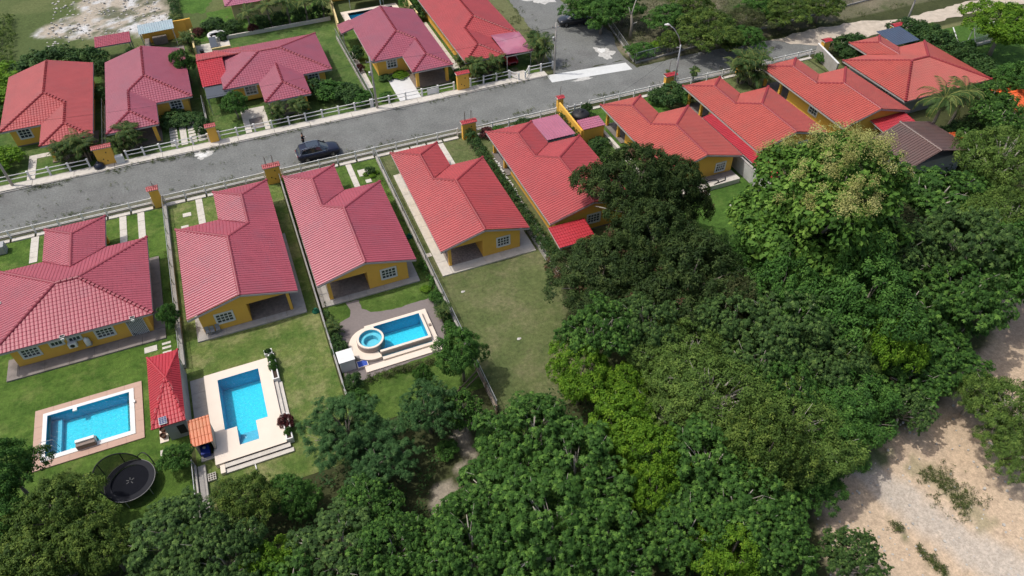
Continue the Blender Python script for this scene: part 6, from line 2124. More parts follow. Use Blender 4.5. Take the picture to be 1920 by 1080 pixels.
def rosettes(r, P, D, nleaf, Lh, W, droop):
    n = len(P)
    g = P[::9]
    gi = np.minimum(np.arange(n) // 9, len(g) - 1)
    P = g[gi] + (unit(r.normal(size=(n, 3))) * .42 + D[::9][gi] * .15) * r.uniform(.3, 1, (n, 1))
    D = D[::9][gi]
    m = unit(D * 0.4 + np.array([0, 0, 1.0]) + r.normal(0, .18, (n, 3)))
    a = unit(np.cross(m, r.normal(size=(n, 3))))
    b = np.cross(m, a)
    th = (np.arange(nleaf)[None] / nleaf * 2 * np.pi + r.random((n, 1)) * 6.28 + r.normal(0, .12, (n, nleaf)))[..., None]
    dr = (droop + r.normal(0, .12, (n, nleaf)))[..., None]
    rad = a[:, None] * np.cos(th) + b[:, None] * np.sin(th)
    A = unit(rad * np.cos(dr) - m[:, None] * np.sin(dr))
    N = unit(m[:, None] * np.cos(dr) + rad * np.sin(dr))
    sz = (r.uniform(.75, 1.2, (n, 1)) * r.uniform(.85, 1.1, (n, nleaf))).ravel()
    C = np.repeat(P, nleaf, 0)
    V, Q = leaf_quads(C, A.reshape(-1, 3), N.reshape(-1, 3), Lh * sz, W * sz, r)
    t = np.clip(r.normal(.46, .24, (n, 1)) + r.normal(0, .07, (n, nleaf)), 0.02, .96).ravel()
    return V, Q, np.repeat(t, 4)


def puffs(r, P, D, per, rc, Lh, W, accent=0.0, droop=0.25, T=None):
    n = len(P)
    d = unit(r.normal(size=(n, per, 3)) + D[:, None] * 0.9)
    pos = P[:, None] + d * rc * r.uniform(.35, 1.0, (n, per, 1))
    N = unit(d + np.array([0, 0, .5]) + r.normal(0, .35, (n, per, 3)))
    A = unit(np.cross(N, r.normal(size=(n, per, 3)))) + d * 0.35 - np.array([0, 0, droop])
    A = unit(A)
    sz = r.uniform(.7, 1.25, n * per)
    V, Q = leaf_quads(pos.reshape(-1, 3), A.reshape(-1, 3), N.reshape(-1, 3), Lh * sz, W * sz, r)
    base = r.normal(.46, .23, (n, 1)) if T is None else T[:, None]
    t = np.clip(base + r.normal(0, .12, (n, per)), 0.02, .96)
    if accent > 0:
        t[r.random(n) < accent] += 0.55
    return V, Q, np.repeat(t.ravel(), 4)


KINDS_T = {
    # kind: leaf material, mode, points, per, clump radius, leaf length, width, lobes, Rz, accent
    'palmate': ('palmate', 'ros', 3000, 7, 0, .25, .115, 22, 2.0, 0),
    'palmate_b': ('palmate_b', 'ros', 2700, 7, 0, .23, .10, 21, 2.1, 0),
    'mango': ('mango', 'puff', 760, 50, .34, .22, .065, 16, 3.0, .05),
    'teak': ('teak', 'puff', 1300, 20, .34, .27, .17, 26, 3.9, 0),
    'lime': ('lime', 'puff', 560, 38, .34, .22, .12, 15, 2.2, 0),
    'acacia': ('acacia', 'puff', 620, 52, .34, .15, .07, 24, 1.8, 0),
    'olive': ('olive', 'puff', 560, 44, .36, .19, .10, 16, 2.8, 0),
    'green': ('green', 'puff', 560, 42, .36, .21, .11, 15, 2.4, 0),
    'longleaf': ('longleaf', 'ros', 2200, 8, 0, .30, .07, 16, 2.3, 0),
    'brown': ('brown', 'puff', 480, 30, .42, .17, .075, 13, 2.4, 0),
}
PROTO = {}


def make_trunk(name, r, cen, lr, fork, base_r, pale, seed, twigs=10):
    mb = MB()
    rr = random.Random(seed)
    top = (rr.uniform(-.2, .2), rr.uniform(-.2, .2), fork)
    mb.tube([(0, 0, -.3), (0.05, 0, fork * .5), top], [base_r, base_r * .8, base_r * .62], 8)
    for k in range(len(cen)):
        c = cen[k]
        mid = (top[0] + c[0] * .45, top[1] + c[1] * .45, fork + (c[2] - fork) * .62)
        end = (c[0] * 1.05, c[1] * 1.05, c[2] + lr[k] * .25)
        mb.tube([top, mid, end], [base_r * .5, base_r * .32, base_r * .12], 6)
        for _ in range(max(1, twigs // len(cen) + 1)):
            a, e = rr.uniform(0, 6.28), rr.uniform(0.1, 1.1)
            l = lr[k] * rr.uniform(.6, 1.0)
            q = (end[0] + l * math.cos(a) * math.cos(e), end[1] + l * math.sin(a) * math.cos(e), end[2] + l * .75 * math.sin(e))
            m2 = tuple((mid[i] * .35 + end[i] * .25 + q[i] * .4) + rr.uniform(-.3, .3) for i in range(3))
            mb.tube([mid, m2, q], [base_r * .16, base_r * .1, base_r * .03], 5)
    me = bpy.data.meshes.new(name)
    me.from_pydata(mb.V, [], mb.F)
    me.materials.append(M_BARK_PALE if pale else M_BARK)
    me.polygons.foreach_set("use_smooth", [True] * len(me.polygons))
    return me


def proto(kind, v):
    k = (kind, v)
    if k in PROTO:
        return PROTO[k]
    mk, mode, npt, per, rc, Lh, W, nl, Rz, acc = KINDS_T[kind]
    seed = sum(ord(c) for c in kind) * 10 + v
    r = np.random.default_rng(seed)
    R, cz = 4.0, (6.6 if kind == 'teak' else 4.6)
    P, D, lob, cen, lr = lobed_points(r, R, Rz, nl, npt, cz)
    if mode == 'ros':
        V, Q, t = rosettes(r, P, D, per, Lh, W, .38)
    else:
        V, Q, t = puffs(r, P, D, per, rc, Lh, W, acc)
    crown = quad_mesh("crown", V, Q, LM[mk], t)
    extra = None
    if kind == 'teak':
        topz = np.quantile(P[:, 2], .52)
        ok = (P[:, 2] > topz) & (D[:, 2] > .2)
        Pt, Dt = P[ok], D[ok]
        # nearer the top the flowers get denser
        pr_ = ((Pt[:, 2] - topz) / (P[:, 2].max() - topz)) ** 1.3
        sel = r.random(len(Pt)) < pr_ * .55 + .03
        Pt, Dt = Pt[sel] + Dt[sel] * .25 + np.array([0, 0, .25]), Dt[sel]
        V, Q, t = puffs(r, Pt, Dt, 150, .42, .075, .04, droop=-.3)
        extra = quad_mesh("flower_panicles", V, Q, LM['cream'], t)
    trunk = make_trunk("trunk", r, cen, lr, 2.2, .26, kind in ('palmate', 'palmate_b', 'acacia'), seed, 14 if kind in ('palmate', 'palmate_b', 'acacia') else 8)
    PROTO[k] = (crown, trunk, extra)
    return PROTO[k]


def tree(kind, x, y, R, zc, label, v=None, cat="tree", name="tree", group=None):
    v = (int(abs(x) * 7 + abs(y) * 3) % 3) if v is None else v
    if kind in ('teak', 'brown', 'longleaf'):
        v = v % 2
    crown, trunk, extra = proto(kind, v)
    t = thing(name, label, cat, (x, y, 0), group)
    s = R / 4.0
    jz = 1 + 0.16 * math.sin(x * 12.9 + y * 7.7) if (y < 45 and R > 2.5) else 1.0
    t.scale = (s, s, zc / 6.6) if kind == 'teak' else (s, s, zc / 4.6 * jz)
    t.rotation_euler = (0, 0, (x * 1.7 + y * 2.3) % 6.28)
    for nm, me in (("crown", crown), ("trunk", trunk), ("flower_panicles", extra)):
        if me is None:
            continue
        o = bpy.data.objects.new(nm, me)
        COL.objects.link(o)
        o.parent = t
    return t


SHR = {}


def shrub(kind, x, y, R, h, label, cat="shrub", name="shrub", v=None, group=None):
    """bushy plant from the ground up"""
    v = int(abs(x) * 5 + abs(y) * 7) % 2 if v is None else v
    k = (kind, v)
    if k not in SHR:
        r = np.random.default_rng(hash_(kind) + v)
        P, D, lob, cen, lr = lobed_points(r, 1.0, .85, 6, 150, .75, spread=.55, lowcut=-.6)
        V, Q, t = puffs(r, P, D, 20, .17, .15, .075)
        crown = quad_mesh("foliage", V, Q, LM[kind], t)
        mb = MB()
        for i in range(len(cen)):
            mb.tube([(0.05 * math.cos(i), .05 * math.sin(i), -.05), tuple(cen[i] * np.array([.6, .6, .55])), tuple(cen[i])], [.035, .025, .012], 5)
        me = bpy.data.meshes.new("stem")
        me.from_pydata(mb.V, [], mb.F)
        me.materials.append(M_BARK)
        SHR[k] = (crown, me)
    t = thing(name, label, cat, (x, y, 0), group)
    t.scale = (R, R, h / 1.5)
    t.rotation_euler = (0, 0, (x + y) % 6.28)
    for nm, me in (("foliage", SHR[k][0]), ("stem", SHR[k][1])):
        o = bpy.data.objects.new(nm, me)
        COL.objects.link(o)
        o.parent = t
    return t


def hash_(s):
    return sum(ord(c) * (i + 3) for i, c in enumerate(s))


def frond(r, base, az, el, Lh, nseg, lw, ll, droop):
    """one feather leaf: returns rachis points and leaflet arrays"""
    p = np.array(base, float)
    pts = [p.copy()]
    e = el
    for i in range(nseg):
        d = np.array([math.cos(az) * math.cos(e), math.sin(az) * math.cos(e), math.sin(e)])
        p = p + d * Lh / nseg
        pts.append(p.copy())
        e -= droop / nseg * (1 + 1.2 * i / nseg)
    pts = np.array(pts)
    nl = nseg * 3
    tt = np.linspace(.12, .98, nl)
    C = np.stack([np.interp(tt * nseg, np.arange(nseg + 1), pts[:, k]) for k in range(3)], 1)
    T = unit(np.stack([np.interp(tt * nseg, np.arange(nseg + 1), np.gradient(pts[:, k])) for k in range(3)], 1))
    side = unit(np.cross(T, np.array([0, 0, 1.0])))
    up_v = np.cross(side, T)
    out = []
    for s in (1, -1):
        A = unit(side * s * .85 + T * .55 - up_v * .22 + np.array([0, 0, -.22]) + r.normal(0, .06, (nl, 3)))
        lens = ll * np.sin(np.clip(tt * 1.05 + .1, 0, 1) * np.pi) ** .6 * r.uniform(.85, 1.1, nl)
        out.append(leaf_quads(C, A, up_v, lens, np.full(nl, lw), r)[0])
    return pts, np.concatenate(out)


PALMS = {}


def palm_mesh(kind, v):
    k = (kind, v)
    if k in PALMS:
        return PALMS[k]
    r = np.random.default_rng(hash_(kind) + v * 17)
    Vs = []
    ts = []
    stems = MB()
    if kind == 'coconut':
        H = 4.0
        stems.tube([(0, 0, -.2), (.15, .05, H * .5), (.1, .1, H)], [.2, .14, .12], 8)
        heads = [((.1, .1, H), 19, 3.1, .075, .62, 1.55)]
    elif kind == 'fan':   # small street palm
        stems.tube([(0, 0, -.2), (0, 0, 1.6)], [.1, .07], 8)
        heads = [((0, 0, 1.6), 9, 1.1, .13, .42, 1.3)]
    else:                 # areca clump
        heads = []
        for i in range(9):
            a = i * .7 + r.random()
            q = r.uniform(.1, .5)
            h = r.uniform(.5, 1.7)
            b = (q * math.cos(a), q * math.sin(a))
            stems.tube([(b[0] * .4, b[1] * .4, -.1), (b[0], b[1], h)], [.05, .035], 6)
            heads.append(((b[0], b[1], h), 6, 1.35, .055, .36, 1.5))
    rach = MB()
    for (b, nf, Lf, lw, ll, dr) in heads:
        for i in range(nf):
            az = i * 2.4 + r.uniform(-.2, .2)
            el = r.uniform(.0, 1.25) if kind != 'areca' else r.uniform(.5, 1.3)
            pts, V = frond(r, b, az, el, Lf * r.uniform(.8, 1.1), 9 if kind == 'coconut' else 6, lw, ll, dr)
            Vs.append(V)
            tv = np.clip(r.normal(.45, .2), .05, .96)
            if r.random() < .12:
                tv = .96
            ts.append(np.full(len(V), tv) + np.repeat(r.normal(0, .06, len(V) // 4), 4))
            rach.tube([tuple(p) for p in pts[::2]], [.03 if kind == 'coconut' else .012] * len(pts[::2]), 4)
    V = np.concatenate(Vs)
    Q = np.arange(len(V)).reshape(-1, 4)
    fr = quad_mesh("fronds", V, Q, LM['palm'], np.concatenate(ts))
    st = bpy.data.meshes.new("trunk" if kind != 'areca' else "stems")
    st.from_pydata(stems.V, [], stems.F)
    st.materials.append(M_PALMTRUNK)
    ra = bpy.data.meshes.new("leaf_stalks")
    ra.from_pydata(rach.V, [], rach.F)
    ra.materials.append(mat("stalk_yellow_green", (0.20, 0.22, 0.06)))
    PALMS[k] = (fr, st, ra)
    return PALMS[k]


def palm(kind, x, y, s, label, h=1.0, v=0, group=None):
    fr, st, ra = palm_mesh(kind, v)
    t = thing("coconut_palm" if kind == 'coconut' else "palm", label, "palm", (x, y, 0), group)
    t.scale = (s, s, s * h)
    t.rotation_euler = (0, 0, (x * 3.1 + y) % 6.28)
    for me in (fr, st, ra):
        o = bpy.data.objects.new(me.name.split(".")[0], me)
        COL.objects.link(o)
        o.parent = t
    return t


def banana(x, y, s, label, v=0):
    r = np.random.default_rng(int(abs(x * 100 + y)) + v)
    t = thing("banana_plant", label, "banana plant", (x, y, 0))
    MB().tube([(0, 0, -.1), (0, 0, 1.1 * s)], [.14 * s, .09 * s], 8).build("stem", mat("banana_stem", (0.12, 0.13, 0.05)), t, off=(0, 0, 0))
    for i in range(8):
        az = i * 2.4 + r.uniform(-.3, .3)
        e = r.uniform(.5, 1.2)
        p = np.array([0, 0, 1.05 * s])
        V = []
        n = 7
        for k in range(n):
            d = np.array([math.cos(az) * math.cos(e), math.sin(az) * math.cos(e), math.sin(e)])
            side = np.array([-math.sin(az), math.cos(az), 0])
            w = .28 * s * math.sin(math.pi * min(.97, (k + .35) / n)) ** .6
            V += [p - side * w + np.array([0, 0, .06]), p, p + side * w + np.array([0, 0, .06])]
            p = p + d * .30 * s
            e -= .30
        F = []
        for k in range(n - 1):
            F += [(3 * k, 3 * k + 1, 3 * k + 4, 3 * k + 3), (3 * k + 1, 3 * k + 2, 3 * k + 5, 3 * k + 4)]
        me = quad_mesh("leaf", np.array(V), np.array(F), LM['green'], np.full(len(V), float(r.uniform(.3, .95))))
        o = bpy.data.objects.new("leaf", me)
        COL.objects.link(o)
        o.parent = t
    return t


def leafy_strip(name, label, cat, pts, width, height, mk, dens=14, seed=1, leaf=(.16, .07), per=22, kind=None):
    """clipped or rambling growth along a line, as one plant mass"""
    r = np.random.default_rng(seed)
    P = []
    D = []
    for (x0, y0), (x1, y1) in zip(pts[:-1], pts[1:]):
        L = math.hypot(x1 - x0, y1 - y0)
        n = int(L * dens * width)
        t = r.random(n)
        dx, dy = (x1 - x0) / L, (y1 - y0) / L
        s = r.uniform(-1, 1, n)
        hh = height * (1 - .35 * np.abs(s) ** 2.5) * r.uniform(.25, 1.08, n) ** .45
        P.append(np.stack([x0 + (x1 - x0) * t - dy * s * width / 2 + r.normal(0, .07, n), y0 + (y1 - y0) * t + dx * s * width / 2 + r.normal(0, .07, n), hh], 1))
        D.append(unit(np.stack([-dy * s, dx * s, np.full(n, .8)], 1)))
    V, Q, t = puffs(r, np.concatenate(P), np.concatenate(D), per, .2, leaf[0], leaf[1])
    o_ = np.array([pts[0][0], pts[0][1], 0])
    if kind == 'stuff':
        o = quad_obj(name, V, Q, LM[mk], None, t)
        o["kind"] = "stuff"
        tag(o, label, cat)
        return o
    root = thing(name, label, cat, tuple(o_))
    quad_obj("foliage", V - o_, Q, LM[mk], root, t)
    mb = MB()
    for (x0, y0), (x1, y1) in zip(pts[:-1], pts[1:]):
        L = math.hypot(x1 - x0, y1 - y0)
        for i in range(max(1, int(L / .8))):
            q = (i + .5) / max(1, int(L / .8))
            x, y = x0 + (x1 - x0) * q, y0 + (y1 - y0) * q
            mb.tube([(x, y, -.05), (x + .05, y, height * .75)], [.03, .015], 5)
    mb.build("stems", M_BARK, root)
    return root


def scatter(name, label, cat, P, mk, per, rc, Lh, W, seed):
    r = np.random.default_rng(seed)
    D = np.tile(np.array([0, 0, 1.0]), (len(P), 1))
    V, Q, t = puffs(r, P, D, per, rc, Lh, W, droop=-.3)
    o = quad_obj(name, V, Q, LM[mk], None, t)
    o["kind"] = "stuff"
    return tag(o, label, cat)


TREES = [
    ('mango', 29.4, 44.0, 5.0, 5.8, 'dark mango tree touching the red roof, nearest the lean-to'),
    ('mango', 23.3, 37.4, 4.9, 4.8, 'dark mango tree overhanging the right edge of the olive lawn'),
    ('mango', 33.2, 42.4, 3.5, 5.4, 'dark mango tree in front of the raised terrace house'),
    ('mango', 28.7, 33.0, 5.0, 5.2, 'dark mango tree with brownish tips, lowest of the mango clump'),
    ('mango', 27.3, 37.0, 4.4, 5.6, 'dark mango tree in the middle of the mango clump'),
    ('teak', 40.0, 32.1, 6.5, 10.4, 'tall teak tree topped with cream flower panicles, before the brown roof'),
    ('green', 33.4, 28.3, 3.6, 5.6, 'leafy green tree at the left foot of the flowering teak'),
    ('palmate', 19.7, 31.0, 3.2, 5.0, "palm-lobed dark tree just below the mango clump, at the lawn's edge"),
    ('palmate_b', 23.1, 29.8, 2.9, 5.4, 'thin open tree with bare pale branches below the mango clump'),
    ('acacia', 24.3, 27.0, 4.0, 4.8, 'feathery olive tree with crossing pale limbs in mid forest'),
    ('acacia', 24.8, 23.0, 4.6, 4.6, 'largest feathery olive-green tree in mid forest'),
    ('acacia', 21.4, 22.7, 3.4, 4.2, 'feathery olive tree below the largest one'),
    ('lime', 17.1, 28.7, 2.8, 3.4, 'lime-green bushy tree at the bottom right of the olive lawn'),
    ('lime', 19.4, 26.7, 2.2, 3.4, "small lime-green tree right of the olive lawn's bottom edge"),
    ('lime', 17.4, 23.1, 3.3, 4.0, 'bright lime tree between the olive lawn and the dark palmate trees'),
    ('lime', 18.2, 20.2, 2.8, 4.2, 'brightest lime-green tree in the lower centre'),
    ('lime', 17.2, 17.9, 2.0, 4.4, 'small lime tree squeezed between two dark palmate trees'),
    ('lime', 19.4, 12.8, 2.7, 4.0, 'lime-green tree at the bottom edge, right of centre'),
    ('palmate', 10.9, 24.4, 3.6, 4.4, 'dark palmate tree right of the bare patch by the wooden fence'),
    ('palmate', 12.4, 20.9, 3.9, 4.8, 'dark palmate tree in the lower centre, above two others'),
    ('palmate', 8.1, 21.2, 3.6, 4.6, 'dark palmate tree right of the bare ground track'),
    ('palmate', 9.5, 17.8, 4.0, 4.8, 'dark palmate tree at the bottom centre'),
    ('palmate', 4.8, 19.2, 3.2, 4.4, 'dark palmate tree at the bottom edge, left of centre'),
    ('palmate', 12.1, 15.7, 3.2, 4.6, 'dark palmate tree at the bottom edge, right of centre'),
    ('palmate', 20.5, 17.9, 3.7, 4.8, 'dark palmate tree right of the brightest lime tree'),
    ('palmate', 22.0, 15.4, 3.5, 4.6, 'dark palmate tree nearer the sandy clearing'),
    ('palmate', 17.7, 15.2, 3.0, 4.4, 'dark palmate tree above the bottom-edge lime tree'),
    ('palmate', 22.2, 12.6, 2.8, 4.0, 'palmate tree at the bottom edge beside the sandy clearing'),
    ('acacia', 27.9, 18.4, 4.4, 5.4, "brownish-green feathery tree left of the clearing's upper end"),
    ('olive', 24.5, 17.1, 3.2, 4.8, 'dull olive tree wedged between forest and clearing'),
    ('green', 27.4, 15.1, 2.4, 3.0, 'round green tree casting shade onto the sandy clearing'),
    ('green', 31.0, 17.0, 2.6, 3.6, "dark green tree at the clearing's top left"),
    ('palmate_b', 32.7, 25.6, 4.2, 6.2, 'bluish-green tree with a dark gap in its crown, mid forest right'),
    ('palmate_b', 28.9, 23.8, 3.0, 5.0, 'bluish-green tree right of the crossing pale limbs'),
    ('green', 38.4, 24.0, 4.4, 6.0, 'bright green tree below the flowering teak'),
    ('lime', 38.5, 21.4, 2.8, 5.0, 'yellowish-green tree below the bright green one'),
    ('palmate_b', 34.2, 21.9, 3.0, 4.6, 'bluish-green tree over the dark hollow in the forest'),
    ('green', 33.8, 19.1, 3.8, 4.4, 'broad green tree above the sandy clearing'),
    ('palmate_b', 37.9, 17.5, 2.0, 3.0, 'small bluish-green tree at the narrow top of the clearing'),
    ('palmate', 56.3, 33.5, 5.0, 6.0, 'wide dark tree right of the brown roof'),
    ('acacia', 64.5, 34.8, 4.8, 6.0, 'pale olive tree at the right edge, below the orange roof'),
    ('palmate_b', 46.1, 28.0, 4.0, 6.5, "grey-green tree right of the flowering teak's lower crown"),
    ('palmate_b', 49.9, 26.0, 4.8, 6.2, 'grey-green tree with forked pale limbs on the right'),
    ('acacia', 57.1, 27.6, 4.2, 6.0, 'olive tree at the right edge, middle height'),
    ('palmate', 43.3, 23.7, 4.2, 6.0, 'dark tree above the right-hand forest hollow'),
    ('palmate', 46.9, 22.9, 3.8, 5.4, 'dark tree with a bare pale branch near the right edge'),
    ('green', 53.1, 23.9, 3.8, 5.4, 'green tree at the right edge above the second sandy patch'),
    ('palmate', 43.2, 20.4, 3.6, 4.6, 'dark green tree bordering the second sandy patch'),
    ('palmate', 40.0, 19.3, 3.0, 4.2, 'dark green tree left of the second sandy patch'),
    ('acacia', 43.8, 14.2, 3.2, 3.4, 'yellow-olive tree on the sand at the right edge'),
    ('acacia', 42.2, 11.8, 2.4, 2.8, 'yellow-olive tree at the right edge, lower of two'),
    ('acacia', 43.8, 16.5, 2.2, 2.8, 'yellow-olive bushy tree, upper left of the pair on the sand'),
    ('palmate_b', 26.1, 9.9, 2.0, 3.6, 'sparse big-leaved tree at the bottom edge on the sand'),
    ('green', 38.8, 37.8, 1.5, 2.0, "low leafy tree at the lawn's edge left of the flowering teak"),
    ('longleaf', -0.4, 30.8, 3.2, 3.9, 'long-leaved green tree right of the raised pool deck'),
    ('longleaf', 1.4, 28.5, 2.8, 3.5, 'long-leaved green tree left of the bare track'),
    ('longleaf', 5.7, 30.6, 2.4, 3.4, 'long-leaved tree reaching over the spa garden lawn'),
    ('palmate', 8.1, 29.8, 1.5, 2.8, 'dark palmate tree above the bare track'),
    ('green', 9.6, 34.2, 2.2, 3.6, 'single round-headed young tree beside the spa pool'),
    ('green', 6.5, 34.2, 0.9, 2.2, 'sapling alone on the lawn below the spa pool'),
    ('palmate', -0.2, 24.8, 2.2, 3.2, "bright-tipped palmate tree below the bare track's left side"),
    ('palmate_b', -2.3, 22.4, 3.4, 4.0, 'bluish palmate tree at the bottom, left of centre'),
    ('palmate', 0.7, 21.0, 2.6, 3.4, 'dark palmate tree at the bottom beside the bluish one'),
    ('olive', -7.2, 28.3, 2.4, 3.0, "dark olive tree below the raised pool's steps"),
    ('green', -4.5, 27.7, 1.7, 2.4, 'thin green tree on the lawn below the long-leaved trees'),
    ('palmate_b', -11.6, 26.4, 3.6, 4.4, 'big bluish-green tree at the bottom left, right of the yellow-olive ones'),
    ('palmate_b', -9.1, 23.7, 2.8, 4.2, 'bluish-green tree at the bottom left edge of the frame'),
    ('lime', -7.0, 22.9, 2.2, 3.6, 'light yellow-green tree at the bottom edge, left'),
    ('olive', -18.3, 31.4, 3.2, 4.4, 'yellow-olive tree left of the trampoline'),
    ('olive', -19.6, 28.6, 3.2, 4.4, 'yellow-olive tree in the bottom left corner'),
    ('olive', -16.0, 28.2, 2.4, 3.8, 'yellow-olive tree between the corner and the bluish tree'),
    ('green', -21.7, 35.7, 2.6, 3.8, 'dark green tree at the left edge below the pool'),
    ('green', -21.7, 32.1, 2.4, 3.6, 'dark green tree at the left edge, lower'),
    ('green', -11.9, 34.6, 1.3, 1.6, 'small leafy tree between the shed and the trampoline'),
    ('green', -11.3, 48.6, 1.1, 2.2, 'small tree over the fence beside the lattice door'),
    ('green', -2.0, 81.2, 1.9, 2.2, 'round bright shrubby tree before the hip-roofed far house'),
    ('green', -6.4, 92.2, 1.5, 3.0, 'small round tree between two far roofs'),
    ('green', 47.6, 83.9, 3.6, 3.2, 'dark tree shading the parked car on the side road'),
    ('green', 51.7, 85.3, 3.4, 3.2, 'dark tree above the bare trunk in the scrub plot'),
    ('green', 55.7, 80.4, 3.2, 2.6, 'green tree in the scrub plot, left of the large olive one'),
    ('olive', 57.9, 73.7, 4.6, 3.6, 'large olive tree in the middle of the scrub plot'),
    ('olive', 53.3, 75.5, 2.0, 1.8, 'yellowish bush tree in the scrub plot by the road'),
    ('brown', 64.5, 74.4, 3.8, 2.8, 'thin brownish tree in the scrub plot, right'),
    ('olive', 71.1, 75.2, 4.2, 2.8, 'olive tree at the top right of the scrub plot'),
    ('olive', 77.1, 74.8, 3.6, 2.8, 'olive tree at the top edge above the dirt road'),
    ('green', 69.3, 78.7, 3.2, 2.8, 'greener tree at the top edge of the scrub plot'),
    ('lime', 91.9, 58.1, 5.0, 4.4, 'bright green spreading tree over the little pitch'),
    ('green', 83.4, 47.8, 3.2, 3.6, 'green tree at the right edge below the pitch fence'),
    ('palmate', 73.9, 42.3, 3.0, 4.4, 'dark tree above the orange roof corner'),
    ('palmate', 69.5, 40.0, 2.8, 3.8, 'dark tree behind the big coconut palm'),
    ('palmate', 77.4, 46.4, 2.6, 3.6, "dark bush tree right of the hip roof's far corner"),
    ('acacia', 61.8, 33.3, 3.0, 5.0, 'small pale olive tree beside the wide dark one'),
    ('green', 41.8, 26.7, 3.0, 6.2, "green tree under the teak's right side"),
    ('green', 33.5, 33.6, 2.6, 4.4, 'leafy green tree between the mango clump and the teak'),
    ('palmate_b', 29.2, 27.8, 3.2, 5.4, 'dark bluish tree right of the mango clump'),
    ('brown', 30.8, 28.8, 2.6, 5.6, 'brownish half-bare tree right of the mango clump'),
    ('acacia', 36.0, 21.9, 2.4, 5.0, 'small feathery tree over the forest hollow'),
    ('palmate', 29.8, 21.1, 2.6, 4.6, 'dark palmate tree behind the brownish-green feathery one'),
    ('olive', 60.9, 72.4, 1.8, 1.4, 'low olive bush tree at the roadside wire fence'),
    ('green', 48.3, 75.7, 1.6, 1.2, "low green bush tree at the scrub plot's corner, nearest the junction"),
    ('green', 46.2, 87.7, 3.4, 3.4, 'dark tree at the top edge right of the side road'),
    ('olive', 60.6, 81.5, 3.2, 2.8, 'olive tree at the top edge of the scrub plot, middle'),
    ('green', 62.3, 71.2, 2.6, 2.4, "low green bush tree in the scrub plot's front"),
    ('green', 35.2, 25.8, 4.4, 6.4, 'large-leaved green tree directly below the flowering teak'),
    ('green', 39.4, 27.3, 3.6, 6.6, "green tree merging with the flowering teak's lower right side"),
    ('green', 36.9, 32.4, 3.0, 6.0, "green tree merging with the flowering teak's lower left side"),
]
for kd_, x_, y_, R_, z_, l_ in TREES:
    tree(kd_, x_, y_, R_, z_, l_)

# palms and shrubs in the gardens
GA = "areca palms in the front gardens"
for x, y, s, v, l in ((-20.2, 78.9, 1.15, 0, "leftmost areca palm behind the far fence"), (-18.3, 79.0, 1.25, 1, "areca palm left of the wide far pillar"),
                      (-13.6, 79.2, 1.2, 0, "areca palm right of the utility cabinet"), (-14.9, 79.3, 0.9, 1, "areca palm behind the wide far pillar"),
                      (2.3, 78.7, 0.95, 1, "areca palm at the fence below the hip roof's porch, left"), (5.0, 78.7, 0.95, 0, "areca palm at the fence below the hip roof's porch, right"),
                      (27.2, 78.5, 1.15, 0, "areca palm right of the wide pillar by the corner house"), (29.8, 78.6, 1.05, 1, "areca palm just left of the dark red car"),
                      (36.4, 79.6, 1.5, 1, "largest areca palm, beside the concrete pole at the side road"), (26.4, 82.0, 0.8, 0, "small areca palm under the pale-drive roof corner"),
                      (57.6, 65.0, 1.5, 0, "left trunk of the big palm shrub between two near roofs"), (58.8, 64.2, 1.6, 1, "right trunk of the big palm shrub between two near roofs"),
                      (-5.6, 101.2, 1.0, 1, "areca palm beside the white terrace"), (1.2, 43.2, 0.55, 1, "small palm at the left fence of the spa garden"), (10.3, 41.2, 0.6, 0, "small palm at the right fence of the spa garden"),
                      (-9.2, 30.6, 0.7, 1, "palm among the trees below the raised pool"), (0.4, 29.4, 0.9, 0, "broad palm under the long-leaved trees")):
    palm('areca', x, y, s * 1.2, l, v=v, group=GA)
GC = "coconut palms in the row behind the palm lawn"
for x, y, s, l in ((2.6, 103.8, .85, "leftmost coconut palm of the row"), (5.6, 104.0, .95, "second coconut palm from the left in the row"), (8.2, 104.2, 1.0, "middle coconut palm of the row"),
                   (10.6, 103.9, .9, "fourth coconut palm from the left in the row"), (13.0, 103.8, .85, "rightmost coconut palm of the row")):
    palm('coconut', x, y, s, l, v=int(x) % 2, group=GC, h=.8)
palm('coconut', 69.6, 46.6, 1.3, "big coconut palm in front of the broad hip roof at the right", v=0, h=.95)
palm('coconut', 73.6, 47.2, 1.1, "smaller coconut palm right of the big one", v=1)
palm('coconut', -6.8, 108.0, .5, "stubby palm beyond the galvanised roof", v=1)
palm('fan', 49.0, 68.0, 1.0, "slim street palm right beside the street lamp's foot")
palm('fan', 52.2, 67.6, .95, "slim street palm to the right of the street lamp")
banana(9.4, 29.2, .8, "banana plant on the bare patch below the wooden fence")
banana(45.8, 21.0, 1.2, "large-leaved banana plant at the second sandy patch")
banana(-4.2, 28.0, .8, "banana plant below the long-leaved trees", 3)

